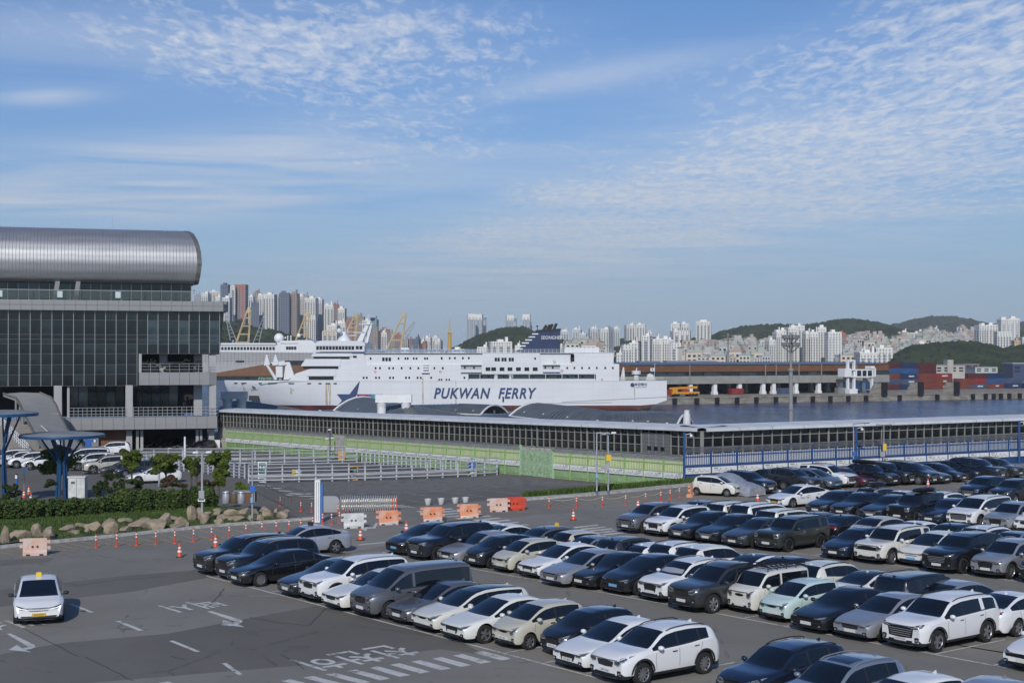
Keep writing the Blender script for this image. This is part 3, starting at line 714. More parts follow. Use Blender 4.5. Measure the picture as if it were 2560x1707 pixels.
def chain(pp):
    out = []
    for a, b in zip(pp, pp[1:]):
        A, B = D(*a), D(*b)
        for k in range(4): out.append(tuple(A.lerp(B, k / 4)))
    out.append(tuple(D(*pp[-1]))); return out
canopy('dark curved canopy roof nearest the terminal building, left of the others', chain([(596, 1001, 222), (700, 1016, 212), (790, 1033, 200)]), 8, 1.6, posts=3)
canopy('dark curved canopy with an arched open end below the blue star', chain([(905, 992, 214), (1000, 1010, 200), (1110, 1030, 188), (1240, 1052, 176)]), 9, 2.0, posts=3)
canopy('long dark canopy roof in front of the ferry name', chain([(800, 1026, 236), (1020, 1012, 240), (1150, 1009, 240), (1236, 1012, 236)]), 8, 1.5, posts=5)
canopy('low dark canopy roof behind the corridor, below the letters of the ferry', chain([(1130, 1043, 205), (1260, 1033, 205), (1380, 1035, 203)]), 8, 1.4, posts=3)
canopy('dark canopy with an arched open end reaching right over the water', chain([(1338, 1007, 204), (1420, 1015, 196), (1520, 1028, 190), (1620, 1029, 190), (1712, 1036, 188)]), 8.5, 1.8, posts=7)
for px0, px1, y, d, lab in ((568, 604, 988, 205, 'grey portal frame with two round columns beside the ferry bow'), (954, 1015, 996, 196, 'grey portal frame with two round columns behind the corridor roof')):
    a, b = D(px0, y, d), D(px1, y, d); Pf = thing('portal_frame', lab, 'portal', (a.x, a.y, APZ), 0, 'portal frames on the pier')
    w = b.x - a.x; h = a.z - APZ
    MB().box((w / 2, 0, h), (w + 1.6, 1.4, 1.1)).build('beam', M_white, Pf)
    for x in (0, w): MB().cyl((x, 0, 0), (x, 0, h - .4), .62, .62, 14).cyl((x, 0, h - 1.2), (x, 0, h - .5), .62, .78, 14).build('column', M_white, Pf, smooth=40)
v = D(1717, 1060, 150); Vt = thing('roof_ventilator', 'pale round ventilator standing behind the corridor corner roof', 'ventilator', (v.x, v.y, 3.0))
MB().cyl((0, 0, 0), (0, 0, 1.1), .42, .36, 12).cyl((0, 0, 1.1), (0, 0, 1.5), .30, .28, 12).build('drum', M_roofw, Vt)
MB().face([(-60, 205, APZ), (60, 175, APZ), (95, 176, APZ), (95, 246, APZ), (-90, 246, APZ)]).build('pier_apron', M_conc, kind='structure')
# ================================================================== the ferry (broadside at 513 m)
YS = 513.0; KS = F / YS
def SX(px): return (px - CX) / KS
def SZ(py): return CZ - (py - HOR) / KS
def rust_white(name, col, streak=0.55):
    m = bpy.data.materials.new(name); m.use_nodes = True; t = m.node_tree; b = t.nodes['Principled BSDF']; N = NT(t)
    oc = N.n('ShaderNodeTexCoord').outputs['Object']
    s = N.noise(N.vm('MULTIPLY', oc, (1.0, 1.0, 0.05)), 0.55, 5, 0.7)
    g = N.noise(oc, 0.06, 4)
    c = N.mix(N.ramp(g, .3, .7), tuple(k * .93 for k in col) + (1,), (*col, 1))
    c = N.mix(N.m('MULTIPLY', N.ramp(s, .66, .80), streak), c, (.36, .24, .10, 1))
    p = N.noise(N.vm('MULTIPLY', oc, (.06, 1, .9)), 1.0, 2)
    c = N.mix(N.m('MULTIPLY', N.ramp(p, .55, .62), .10), c, (.45, .47, .5, 1))
    sq = N.n('ShaderNodeSeparateXYZ'); N.link(oc, sq.inputs[0])
    sm1 = N.m('LESS_THAN', N.m('FRACT', N.m('DIVIDE', sq.outputs[0], 7.3)), .022); sm2 = N.m('LESS_THAN', N.m('FRACT', N.m('DIVIDE', sq.outputs[2], 2.35)), .05)
    c = N.mix(N.m('MULTIPLY', N.m('MAXIMUM', sm1, sm2), .22), c, (.40, .42, .45, 1))
    N.link(c, b.inputs['Base Color']); b.inputs['Roughness'].default_value = .45
    return m
M_hull = rust_white('hull_white', (.66, .68, .71)); M_sup = rust_white('superstructure_white', (.68, .70, .73), .25)
M_boot = mat('boot_topping_red', (.10, .022, .018), .6, var=.4, vs=.2); M_navy = mat('funnel_navy', (.012, .028, .085), .4, var=.1, vs=.3); M_logo = mat('logo_navy', (.016, .045, .14), .5)
M_wind = mat('ship_window', (.012, .014, .018), .15, spec=.6); M_rec = mat('recess_shade', (.36, .38, .40), .7); M_blk = mat('black_paint', (.012, .012, .013), .5)  # recess grey is ship white darkened for the shade inside the recesses
S = thing('passenger_ferry', 'white car ferry with blue lettering and navy funnel moored at the far quay', 'ferry', (0, YS, 0))
BEAM = 24.0
# hull loft: stations in px, half breadth fractions at deck, mid, waterline; keel height
hs = []
for px in [545, 552, 562, 578, 600, 630, 670, 720, 780, 850, 920, 1000, 1200, 1400, 1500, 1560, 1600, 1640, 1667]:
    t = (px - 545)
    bd = np.interp(t, [0, 7, 17, 33, 55, 85, 125, 175, 235], [.02, .12, .25, .42, .58, .74, .88, .97, 1.0])
    bm_ = np.interp(t, [0, 17, 33, 55, 85, 125, 175, 235, 305], [0, .02, .14, .32, .52, .70, .86, .96, 1.0])
    bw = np.interp(t, [0, 33, 55, 85, 125, 175, 235, 305, 400], [0, 0, .08, .26, .46, .66, .84, .95, 1.0])
    zk = np.interp(px, [545, 552, 562, 578, 600, 1540, 1600, 1640, 1667], [-.2, -2.6, -5.4, -8.6, -12, -12, -9.6, -7.6, -6.2])
    zs = [SZ(951.5), SZ(962), -2.5, -5.5, -8.1, -8.12, -9.8, -11.9]
    br = [bd, bd * .985 + bm_ * .015, .55 * bd + .45 * bm_, .15 * bd + .85 * bm_, .4 * bm_ + .6 * bw, .4 * bm_ + .6 * bw, bw, bw * .92]
    sec = [(SX(px), BEAM / 2 * (1 - b), max(z, zk)) for b, z in zip(br, zs)]
    hs.append(sec)
for k, (j0, j1, m, nm) in enumerate(((0, 4, M_hull, 'hull'), (5, 7, M_boot, 'boot_topping'))):
    mb = MB()
    near = [s[j0:j1 + 1] for s in hs]; far = [[(p[0], BEAM - p[1], p[2]) for p in s[j0:j1 + 1]] for s in hs]
    mb.grid(near); mb.grid([r[::-1] for r in far])
    e = near[-1]; f2 = far[-1]; mb.grid([e, f2]); e0 = near[0]; f0 = far[0]; mb.grid([f0, e0])
    mb.build(nm, m, S, smooth=35)
MB().face([tuple(s[0]) for s in hs] + [(s[0][0], BEAM - s[0][1], s[0][2]) for s in hs[::-1]]).build('main_deck', mat('deck_green', (.10, .16, .12), .8), S)
mb = MB(); mb.box((SX(1105), -.06, SZ(952)), (SX(1660) - SX(740), .12, .25)); mb.build('rubbing_strake', M_sup, S)
stk = MB()
for (a, b) in (((1405, 1005), (1667, 992)), ((1340, 1009), (1530, 1006))):
    stk.face([(SX(a[0]), -.05, SZ(a[1]) - .12), (SX(b[0]), -.05, SZ(b[1]) - .12), (SX(b[0]), -.05, SZ(b[1]) + .12), (SX(a[0]), -.05, SZ(a[1]) + .12)])
stk.build('sheer_line', mat('line_grey', (.3, .31, .33), .6), S)
# superstructure blocks (side outline in pixels, extruded through the beam)
def blk(name, pix, y0, y1, m=M_sup, parent=S):
    return MB().prism([(SX(a), SZ(b)) for a, b in pix], y0, y1, 'y').build(name, m, parent)
blk('lower_superstructure', [(826, 951), (826, 912), (905, 912), (1171, 912), (1171, 951)], .02, BEAM - .02)
blk('lower_superstructure', [(1490, 951), (1490, 912), (1548, 912), (1548, 951)], .02, BEAM - .02)
blk('lower_superstructure', [(1171.2, 934), (1171.2, 912), (1489.8, 912), (1489.8, 934)], .02, BEAM - .02)
blk('promenade_wall', [(1171, 951), (1171, 934), (1490, 934), (1490, 951)], 2.6, BEAM - .1, M_rec)
blk('upper_superstructure', [(908, 911.8), (908, 882), (1204, 882), (1534, 882), (1534, 911.8)], .8, BEAM - .8)
blk('upper_side', [(1206, 911.8), (1206, 882), (1350, 882), (1350, 911.8)], .05, 2)
blk('upper_side', [(1430, 911.8), (1430, 882), (1534, 882), (1534, 911.8)], .05, 2)
blk('stern_house', [(1534, 951), (1548, 951), (1548, 910), (1534, 910)], .5, BEAM - .5)
MB().b2((SX(1171), .1, SZ(935.5)), (SX(1490), 2.6, SZ(934.2))).b2((SX(908), .0, SZ(913)), (SX(1548), 1.0, SZ(911.9))).b2((SX(906), -.1, SZ(882.8)), (SX(1536), 1.2, SZ(881.6))).build('deck_edge', M_sup, S)
mb = MB()
for px in list(range(1200, 1490, 41)): mb.box((SX(px), .12, SZ(943)), (.18, .18, SZ(935) - SZ(951)))
mb.build('promenade_stanchion', M_sup, S)
MB().b2((SX(1172), -.03, SZ(951)), (SX(1489), .05, SZ(947.5))).build('bulwark', M_sup, S)
# balcony recesses: flush backs greyed to stand in for shade, roofs and bulwarks project
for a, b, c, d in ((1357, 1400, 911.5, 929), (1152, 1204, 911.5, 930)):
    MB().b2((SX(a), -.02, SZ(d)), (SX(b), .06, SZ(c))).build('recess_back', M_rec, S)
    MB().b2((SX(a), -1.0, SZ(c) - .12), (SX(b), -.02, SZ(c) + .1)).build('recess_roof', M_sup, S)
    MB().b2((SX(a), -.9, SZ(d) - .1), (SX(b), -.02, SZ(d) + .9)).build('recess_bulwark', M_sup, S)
# forward tower: raked tiers, dark bands colour in the shaded gaps and their windows
blk('bridge_tower', [(905, 951), (738, 951), (738, 934), (826, 905), (848, 880), (848, 876), (908, 876), (923, 951)], .06, BEAM - .06)
blk('forecastle_house', [(720, 951), (738, 935), (770, 935), (770, 951)], 1.2, BEAM - 1.2)
def tier(l0, l1, r, y0, y1, yb, nm='raked_tier'):
    blk(nm, [(l0, y1), (l1, y0), (r, y0), (r, y1)], -.25, BEAM + .25)
    MB().b2((SX(l0 + 6), -.12, SZ(yb)), (SX(r - 6), .9, SZ(y1) - .02)).build('window_gap_band', M_wind, S)
tier(766, 776, 840, 922, 940, 949); tier(752, 764, 852, 897, 915, 922); tier(778, 785, 880, 880, 891, 897)
blk('bridge', [(789, 879), (791, 865), (912, 865), (912, 879)], -1.2, BEAM + 1.2)
blk('bridge_roof', [(788, 864.9), (792, 856), (800, 852), (900, 852), (913, 858), (914, 864.9)], -1.4, BEAM + 1.4)
wm = MB().box((0, 0, 0), (1.05, .08, 1.2)).mesh('window', M_wind)
for i in range(12): o = ob('window', wm, S, (SX(795 + i * 8), -1.24, SZ(870))); o.scale = (.9, 1, 1)
for px in (894, 903): ob('window', wm, S, (SX(px), -1.24, SZ(869)))
MB().box((SX(887), -.2, SZ(891)), (1.3, .3, .6)).build('side_window', M_wind, S)
# mast, radar platforms, dome
mb = MB(); mb.prism([(SX(884), SZ(853)), (SX(898), SZ(853)), (SX(920), SZ(800)), (SX(912), SZ(800))], 10.5, 13.5, 'y').prism([(SX(912), SZ(856)), (SX(905), SZ(856)), (SX(918), SZ(812)), (SX(923), SZ(812))], 10.4, 13.6, 'y')
mb.box((SX(908), 12, SZ(809)), (5.4, 4, .25)).box((SX(890), 12, SZ(830)), (4.4, 3, .25)).box((SX(874), 12, SZ(837)), (2.6, 2, .2))
mb.cyl((SX(912), 12, SZ(809)), (SX(912), 12, SZ(783)), .12).cyl((SX(916), 12, SZ(809)), (SX(917), 12, SZ(779)), .07).cyl((SX(860), 12, SZ(850)), (SX(860), 12, SZ(818)), .1)
for px in (900, 892, 918): mb.cyl((SX(px), 11, SZ(809)), (SX(px), 11, SZ(803)), .07)
mb.build('mast', M_sup, S)
MB().lathe([(2.6, 0), (2.5, .5), (1.7, 1.6), (.9, 2.6), (.7, 3.4), (.25, 3.6), (.01, 3.6)], 12, c=(SX(853), 9, SZ(852))).build('radar_housing', M_sup, S, smooth=40)
MB().sphere((SX(843), 6, SZ(826)), .9, 10, 7).build('satellite_dome', M_sup, S, smooth=40)
fl = MB().box((SX(923), 12, SZ(796)), (1.6, .05, 1.2)).build('house_flag', M_navy, S)
# top rail with blue wind screens
sm = MB().box((0, 0, 0), (2.6, .05, .8)).mesh('screen_panel', mat('screen_blue', (.16, .22, .34), .3))
for px in list(range(922, 1185, 20)): ob('screen_panel', sm, S, (SX(px), .9, SZ(877)))
mb = MB()
for px in range(912, 1532, 10): mb.cyl((SX(px), .85, SZ(882)), (SX(px), .85, SZ(872.5)), .05, .05, 4)
for z in (873, 876, 879): mb.b2((SX(912), .82, SZ(z) - .03), (SX(1532), .88, SZ(z) + .03))
mb.build('top_railing', M_sup, S)
mb = MB()
for px in (935, 962, 1000, 1028, 1045, 1075, 1110): mb.cyl((SX(px), 5, SZ(882)), (SX(px), 5, SZ(862)), .08, .06, 5)
mb.build('antenna', M_sup, S)
# funnel
blk('funnel', [(1290, 880), (1338, 829), (1403, 824), (1397, 880)], 7.5, 16.5, M_navy)
blk('funnel_cap', [(1338, 829), (1341, 824), (1405, 820), (1403, 824)], 7.2, 16.8, M_blk)
for i in range(6): MB().b2((SX(1296 + 8.6 * i) - 1.2, 7.25, SZ(872 - 7.6 * i) - .22), (SX(1296 + 8.6 * i) + 1.6 - .1 * i, 7.55, SZ(872 - 7.6 * i) + .22)).build('louvre', M_sup, S)
for i, px in enumerate((1360, 1369, 1376, 1386)): MB().cyl((SX(px), 12, SZ(824)), (SX(px + 8), 12, SZ(811 - 1.4 * i)), .55, .5, 10).build('exhaust_pipe', M_blk, S, smooth=40)
MB().cyl((SX(1345), 9, SZ(826)), (SX(1344), 9, SZ(815)), .12).box((SX(1344), 9, SZ(814)), (.8, .4, .5)).build('funnel_light', M_blk, S)
lettering('lettering', 'SEONGHEE', 1.75, M_white, S, (SX(1380), 7.42, SZ(843.5)), (math.pi / 2, 0, 0), shear=.15, bold=.0, sx=.84, spacing=1.05)
for a, b in ((1000, 1020), (1412, 1500)): MB().b2((SX(a), 4, SZ(881)), (SX(b), 10, SZ(869))).build('deck_house', M_sup, S)
# windows, one part each
w1 = MB().box((0, 0, 0), (.62, .08, .75)).mesh('window', M_wind); w2 = MB().box((0, 0, 0), (.85, .08, 1.3)).mesh('window', M_wind)
def rows_(pxs, py, y=.01, m=w1):
    for px in pxs: ob('window', m, S, (SX(px), y - .04, SZ(py)))
rows_([926, 996, 1013, 1019, 1034, 1041, 1062, 1068, 1104], 896, .79)
rows_([1104 + k for k in (0, 20, 33, 53, 68)], 895, .79)
for px in (958, 966, 974): ob('window', w2, S, (SX(px), .74, SZ(898)))
rows_([939, 950, 973, 983, 1004, 1026, 1046, 1086, 1107], 920)
rows_([909, 917, 940, 948, 975, 983, 1015, 1023, 1044, 1052, 1078, 1161], 944)
rows_([1098, 1104, 1116, 1123], 949.4)
for c0 in (1243, 1260, 1278): rows_([c0 - 3.5, c0 + 3.5], 898.5, .04, w2)
for c0 in (1220, 1234, 1255, 1275, 1296, 1317, 1338): rows_([c0 - 3, c0 + 3], 922.5, .01, w2)
rows_([1338], 896, .04); rows_([1418, 1436, 1455, 1473, 1492, 1513, 1532], 919.5)
rows_([1204, 1221, 1260, 1333, 1370, 1396, 1403, 1420, 1440, 1457], 941.5, 2.58)
rows_([1363, 1382], 919, -.03); rows_([1162, 1185], 919, -.03)
MB().box((SX(1431), 0, SZ(896)), (1.4, .12, 2.2)).build('arched_door', M_wind, S)
MB().cyl((SX(1431), -.06, SZ(888.5)), (SX(1431), .06, SZ(888.5)), .7, .7, 14).build('door_arch', M_wind, S)
for px in (1240, 1276): MB().cyl((SX(px), 1.0, SZ(951)), (SX(px), 1.0, SZ(940)), .55 if px > 1250 else .8, .5 if px > 1250 else .8, 10).sphere((SX(px), 1.0, SZ(939)), .8, 10, 6, (1, 1, .5)).build('ventilator', M_sup, S, smooth=40)
for k in range(3): MB().cyl((SX(1058), -.5, SZ(911 + 6 * k)), (SX(1071), -.5, SZ(911 + 6 * k)), .36, .36, 10).build('life_raft', M_white, S, smooth=40)
MB().box((SX(1064), -.4, SZ(931)), (2.8, 1, .3)).build('raft_rack', M_sup, S)
for px, py in ((938, 929), (1101, 929), (1386, 903), (1405, 927), (1505, 949)):
    MB().lathe([(.28, -.05), (.42, -.05), (.42, .05), (.28, .05)], 10, 'y', (SX(px), -.1, SZ(py))).build('lifebuoy', mat('lifebuoy_orange', (.55, .16, .06), .6), S)
rb = mat('rust', (.28, .15, .05), .9)
for px, y0, y1, w in ((606, 958, 982, .9), (730, 958, 985, .7), (820, 958, 1012, 1.0), (1057, 945, 1010, .35), (1140, 950, 1008, .25), (1586, 960, 1000, .25)):
    m = bpy.data.materials.get('rust_streak') or None
    if m is None:
        m = bpy.data.materials.new('rust_streak'); m.use_nodes = True; N = NT(m.node_tree); b = m.node_tree.nodes['Principled BSDF']
        b.inputs['Base Color'].default_value = (.45, .32, .14, 1); b.inputs['Roughness'].default_value = .9
        oc = N.n('ShaderNodeTexCoord').outputs['Object']; N.link(N.m('MULTIPLY', N.ramp(N.noise(N.vm('MULTIPLY', oc, (3, 1, .12)), 1.0, 5, .7), .40, .66), .8), b.inputs['Alpha'])
    hb = BEAM / 2 * (1 - np.interp(px, [545, 552, 562, 578, 600, 630, 670, 720, 780], [.02, .12, .25, .42, .58, .74, .88, .97, 1.0]))
    hm = BEAM / 2 * (1 - np.interp(px, [562, 578, 600, 630, 670, 720, 780, 850], [.02, .14, .32, .52, .70, .86, .96, 1.0]))
    za, zc = SZ(y0), SZ(y1); f0 = np.interp(za, [-5.5, SZ(951)], [.85 * hm + .15 * hb, hb]); f1 = np.interp(zc, [-5.5, SZ(951)], [.85 * hm + .15 * hb, hb])
    MB().face([(SX(px) - w, f1 - .08, zc), (SX(px) + w, f1 - .08, zc), (SX(px) + w, f0 - .08, za), (SX(px) - w, f0 - .08, za)]).build('rust_streak', m, S)
for px, w in ((582, 1.6), (606, 2.6), (648, 1.2), (680, 3.4), (728, 2), (773, 1.4), (800, 1.2), (820, 1.6), (838, 1.2)):
    hb = BEAM / 2 * (1 - np.interp(px, [545, 552, 562, 578, 600, 630, 670, 720, 780], [.02, .12, .25, .42, .58, .74, .88, .97, 1.0]))
    MB().box((SX(px), hb + .15, SZ(958)), (w, 1.0, .3)).build('freeing_port', M_blk, S)
MB().box((SX(630), 4.4, SZ(996)), (3.4, 2.4, 1.8)).build('side_door', M_blk, S)
MB().box((SX(1258), -.02, SZ(998)), (.6, .2, 2.0)).build('pilot_door', M_blk, S)
# foredeck crane, winches and stern gear
mb = MB()
for px in (657, 679):
    mb.prism([(SX(px), SZ(886)), (SX(px + 3), SZ(886)), (SX(px + 10), SZ(912)), (SX(px - 6), SZ(914))], 7, 8.2, 'y')
mb.cyl((SX(658), 7.5, SZ(912)), (SX(682), 7.5, SZ(950)), .5, .6, 8).cyl((SX(678), 8.5, SZ(905)), (SX(692), 8.5, SZ(950)), .5, .6, 8)
mb.prism([(SX(706), SZ(905)), (SX(715), SZ(905)), (SX(727), SZ(940)), (SX(712), SZ(950)), (SX(700), SZ(950))], 8, 10, 'y').prism([(SX(668), SZ(906)), (SX(702), SZ(902)), (SX(708), SZ(912)), (SX(676), SZ(916))], 7.5, 9, 'y').box((SX(690), 8, SZ(930)), (2.4, 2, 4))
mb.build('deck_crane', M_sup, S)
mb = MB()
for _ in range(90): mb.sphere((SX(random.uniform(635, 676)), random.uniform(8, 12), SZ(random.uniform(946, 951))), random.uniform(.3, .6), 5, 4)
mb.build('stacked_nets', mat('net_green', (.16, .27, .19), .9), S)
MB().cyl((SX(1594), 6, SZ(951)), (SX(1594), 6, SZ(936)), 1.1, 1.0, 12).cyl((SX(1594), 6, SZ(936)), (SX(1594), 6, SZ(927)), 1.7, 1.7, 14).cyl((SX(1594), 6, SZ(927)), (SX(1596), 6, SZ(920)), .2).build('stern_winch', M_sup, S, smooth=40)
MB().prism([(SX(1618), SZ(951)), (SX(1624), SZ(936)), (SX(1634), SZ(933)), (SX(1645), SZ(951))], 6, 9, 'y').prism([(SX(1553), SZ(951)), (SX(1560), SZ(918)), (SX(1563), SZ(918)), (SX(1566), SZ(951))], 5, 6, 'y').build('stern_house', M_sup, S)
mb = MB()
for px in range(1550, 1662, 6): mb.cyl((SX(px), 2, SZ(951)), (SX(px), 2, SZ(943)), .08, .08, 4)
for z in (943, 946, 949): mb.b2((SX(1550), 1.95, SZ(z) - .05), (SX(1661), 2.05, SZ(z) + .05))
mb.build('stern_railing', mat('rail_cream', (.42, .42, .36), .7), S)
MB().cyl((SX(1638), 4, SZ(951)), (SX(1640), 4, SZ(908)), .08).build('ensign_staff', M_sup, S)
MB().box((SX(1634), 4, SZ(924)), (1.5, .05, 1.1)).build('ensign', M_white, S); MB().cyl((SX(1634), 3.93, SZ(924)), (SX(1634), 3.96, SZ(924)), .3, .3, 10).build('ensign_emblem', M_logo, S)
# star emblem and lettering
MB().face([(SX(a), -.1, SZ(b)) for a, b in ((900, 951), (893, 985), (876, 1012), (893, 1018), (880, 1018), (840, 1018), (855, 1001), (842, 985), (874, 985))]).build('star_emblem', M_logo, S)
for c, (a, b) in zip(((.20, .03, .10), (.15, .10, .26), (.03, .30, .36), (.04, .10, .3)), ((893, 921), (921, 931), (931, 946), (946, 958))):
    def lo(px): return np.interp(px, [893, 931, 958], [996, 996, 985.4])
    MB().face([(SX(a), -.12, SZ(985)), (SX(b), -.12, SZ(985)), (SX(b), -.12, SZ(lo(b))), (SX(a), -.12, SZ(lo(a)))]).build('star_tail', mat('tail_%d' % a, c, .5), S)
lettering('lettering', 'PUKWAN  FERRY', 5.3, M_logo, S, (SX(1209), -.12, SZ(984.3)), (math.pi / 2, 0, 0), shear=.26, bold=.15, spacing=1.14, sx=.80)
hy = 3.1
lettering('lettering', '성 희', 1.7, M_blk, S, (SX(637), hy + .3, SZ(967)), (math.pi / 2, 0, -.12), bold=.05); lettering('lettering', 'SEONGHEE', .8, M_blk, S, (SX(637), hy + .75, SZ(974.5)), (math.pi / 2, 0, -.12), spacing=1.2)
lettering('lettering', '부관훼리', 1.25, M_logo, S, (SX(1602), -.12, SZ(961.5)), (math.pi / 2, 0, 0), bold=.03); lettering('lettering', 'PUKWAN FERRY', .55, M_logo, S, (SX(1602), -.12, SZ(968)), (math.pi / 2, 0, 0))
MB().lathe([(.01, 0), (.75, 0), (.75, -.05)], 16, 'y', (SX(1581), -.12, SZ(962))).build('company_emblem', M_logo, S)
# ================================================================== the far quay
QZ = -7.0
QA, QB = G(1300, 1017, WZ), G(2560, 996, WZ); qd = (QB - QA).normalized()
QA = QA - qd * 6; QB = QB + qd * 160; qn = Vector((-qd.y, qd.x, 0))
def QP(px, off=0.0):
    a = (px - CX) / F; b = QA + qn * off; k = (a * b.y - b.x) / (qd.x - a * qd.y); return b + qd * k
M_quay = mat('quay_concrete', (.30, .28, .24), .9, var=.45, vs=.22, stretch=(1, 1, 3), col2=(.16, .15, .13))
QL = (QB - QA).length; rzq = math.atan2(qd.y, qd.x)
Q = ob('quay', MB().b2((0, 0, -3.6), (QL, 320, 2.8)).mesh('quay', M_quay), None, (QA.x, QA.y, WZ), rzq, kind='structure')
MB().b2((0, -.25, 2.3), (QL, .6, 2.95)).build('quay_edge', M_quay, Q)
fm = MB().box((0, -.5, 0), (1.7, 1.0, 2.3)).box((0, -1.05, 0), (1.3, .2, 1.9)).mesh('fender', M_blk)
F0 = None
for i, px in enumerate((1560, 1620, 1685, 1740, 1791, 1841, 1889, 1938, 1984, 2030, 2074, 2119, 2163, 2247, 2341, 2430, 2462, 2482, 2500, 2521, 2547)):
    p = QP(px, 0); o = ob('fender', fm, None, (p.x, p.y, WZ + 1.35), rzq, 'black rubber fender on the quay wall, %s from the left' % nth(i), 'fender', 'fenders along the quay wall')
for i, px in enumerate((2203, 2294, 2384)):
    p = QP(px, 0); B = thing('mooring_dolphin', 'tall concrete block with black fender, %s from the left' % nth(i), 'bollard', (p.x, p.y, WZ), rzq, 'concrete fender blocks on the quay')
    MB().prism([(-4.2, 2.8), (3.2, 2.8), (2.6, 7.6), (-1.2, 7.6)], -.3, 3.5, 'y').build('block', M_quay, B); MB().box((1.0, -.8, 5.2), (2.6, 1.0, 5.6)).build('fender', M_blk, B)
# long brown quay terminal
L0, L1 = QP(1530, 26), QP(2222, 26); lv = (L1 - L0); LL = lv.length
def QZP(py, px):
    p = QP(px, 26); return CZ - (py - HOR) * p.y / F
LT = thing('quay_terminal', 'long low quay building with brown upper band and grey columns', 'terminal', (L0.x, L0.y, 0), rzq)
def lx(px): return (QP(px, 26) - L0).length * (1 if px > 1530 else -1)
z_t, z_b1, z_g, z_b2 = 1.2, -6.9 + 3.4, 0, 0
zz_ = {k: np.mean([QZP(y, px) for px, y in v]) for k, v in dict(top=((1700, 911), (2200, 911)), brown=((1700, 929), (2200, 927)), glass=((1700, 940), (2200, 937)), grey=((1700, 959.5), (2200, 955))).items()}
MB().b2((0, 0, zz_['brown']), (LL, 40, zz_['top'])).build('brown_band', M_brown, LT)
MB().prism([(-.5, zz_['top']), (40, zz_['top']), (38, zz_['top'] + .9), (4, zz_['top'] + .6)], 8, LL - 3, 'x').build('roof', mat('roof_blue', (.10, .14, .21), .5), LT)
MB().b2((0, 1.0, zz_['glass']), (LL, 39, zz_['brown'])).build('glazing_core', M_dark, LT)
gp = MB().box((0, 0, 0), (8.6, .1, zz_['brown'] - zz_['glass'] - .2)).mesh('glass_pane', M_gl2); gp2 = MB().box((0, 0, 0), (8.6, .1, zz_['brown'] - zz_['glass'] - .2)).mesh('glass_pane', M_gl3)
i = 0
while i * 9 + 5 < LL: ob('glass_pane', gp2 if random.random() < .3 else gp, LT, (i * 9 + 4.5, .85, (zz_['brown'] + zz_['glass']) / 2)); i += 1
MB().b2((0, -.4, zz_['grey']), (LL, 40, zz_['glass'])).build('grey_band', mat('grey_cladding', (.27, .27, .255), .6, var=.1, vs=.3), LT)
cm = MB().box((0, 1, (QZ + zz_['grey']) / 2), (1.7, 1.7, zz_['grey'] - QZ)).box((0, 1, QZ + .6), (2.2, 2.2, 1.2)).mesh('column', M_white)
for px in (1575, 1632, 1728, 1789, 1851, 1910, 1936, 1992, 2049, 2104, 2160, 2212): ob('column', cm, LT, (lx(px), 0, 0))
for px in list(range(1600, 2200, 42)): ob('column', cm, LT, (lx(px), 22, 0))
MB().b2((0, 39, QZ), (LL, 39.5, zz_['grey'])).build('back_wall', M_dark, LT)
for px in (1723, 1912, 1939, 1996, 2052, 2140): MB().b2((lx(px) - .25, -.5, zz_['grey']), (lx(px) + .25, -.38, zz_['top'])).build('downpipe', M_pan2, LT)
# left head of the quay building: grey tiled end with a sloping brown band
H0 = D(555, 950, 590); HT = thing('terminal_end_hall', 'grey tiled hall with a sloping brown band behind the ferry bow', 'hall', (0, 590, 0))
k9 = F / 590
def HX(px): return (px - CX) / k9
def HZ(py): return CZ - (py - HOR) / k9
MB().prism([(HX(500), HZ(951)), (HX(500), HZ(878)), (HX(790), HZ(882)), (HX(900), HZ(884)), (HX(900), HZ(951))], .5, 40, 'y').build('tiled_wall', mat('tile_grey', (.34, .345, .36), .5, var=.05, vs=.4), HT)
MB().prism([(HX(500), HZ(936)), (HX(546), HZ(931)), (HX(660), HZ(911)), (HX(790), HZ(914)), (HX(790), HZ(940)), (HX(500), HZ(940))], -.6, .5, 'y').build('brown_band', M_brown, HT)
MB().prism([(HX(660), HZ(910.6)), (HX(716), HZ(901)), (HX(790), HZ(901)), (HX(790), HZ(913.6))], -.2, .45, 'y').b2((HX(500), -.3, HZ(951)), (HX(790), .45, HZ(940.2))).build('glazing', M_gl2, HT)
MB().b2((HX(589), .2, HZ(905)), (HX(610), .45, HZ(901))).build('slot_window', M_dark, HT)
mb = MB()
for px in range(505, 790, 9): mb.box((HX(px), .42, HZ(895)), (.1, .12, 5.5))
for py in (884, 890, 896, 902): mb.box((HX(640), .42, HZ(py)), (48, .12, .08))
mb.build('tile_joint', M_pan2, HT)
# second ship behind the hall
W2 = thing('white_ship', 'white ship superstructure with square windows and radar dome behind the tiled hall', 'ship', (0, 640, 0)); k8 = F / 640
def WX(px): return (px - CX) / k8
def WZ_(py): return CZ - (py - HOR) / k8
MB().prism([(WX(500), WZ_(885)), (WX(500), WZ_(858)), (WX(690), WZ_(862)), (WX(745), WZ_(850)), (WX(778), WZ_(850)), (WX(800), WZ_(868)), (WX(800), WZ_(885))], 0, 22, 'y').build('superstructure', M_sup, W2)
MB().b2((WX(500), -.6, WZ_(862)), (WX(690), 0, WZ_(857.5))).b2((WX(500), -.4, WZ_(884)), (WX(780), -.02, WZ_(879))).build('deck_edge', M_sup, W2)
wq = MB().box((0, 0, 0), (1.05, .2, 1.4)).mesh('window', M_wind)
for i in range(18): ob('window', wq, W2, (WX(548 + 8 * i), -.02, WZ_(871)))
for px in (718, 724.5, 731, 738): o = ob('window', wq, W2, (WX(px), -.02, WZ_(870)))
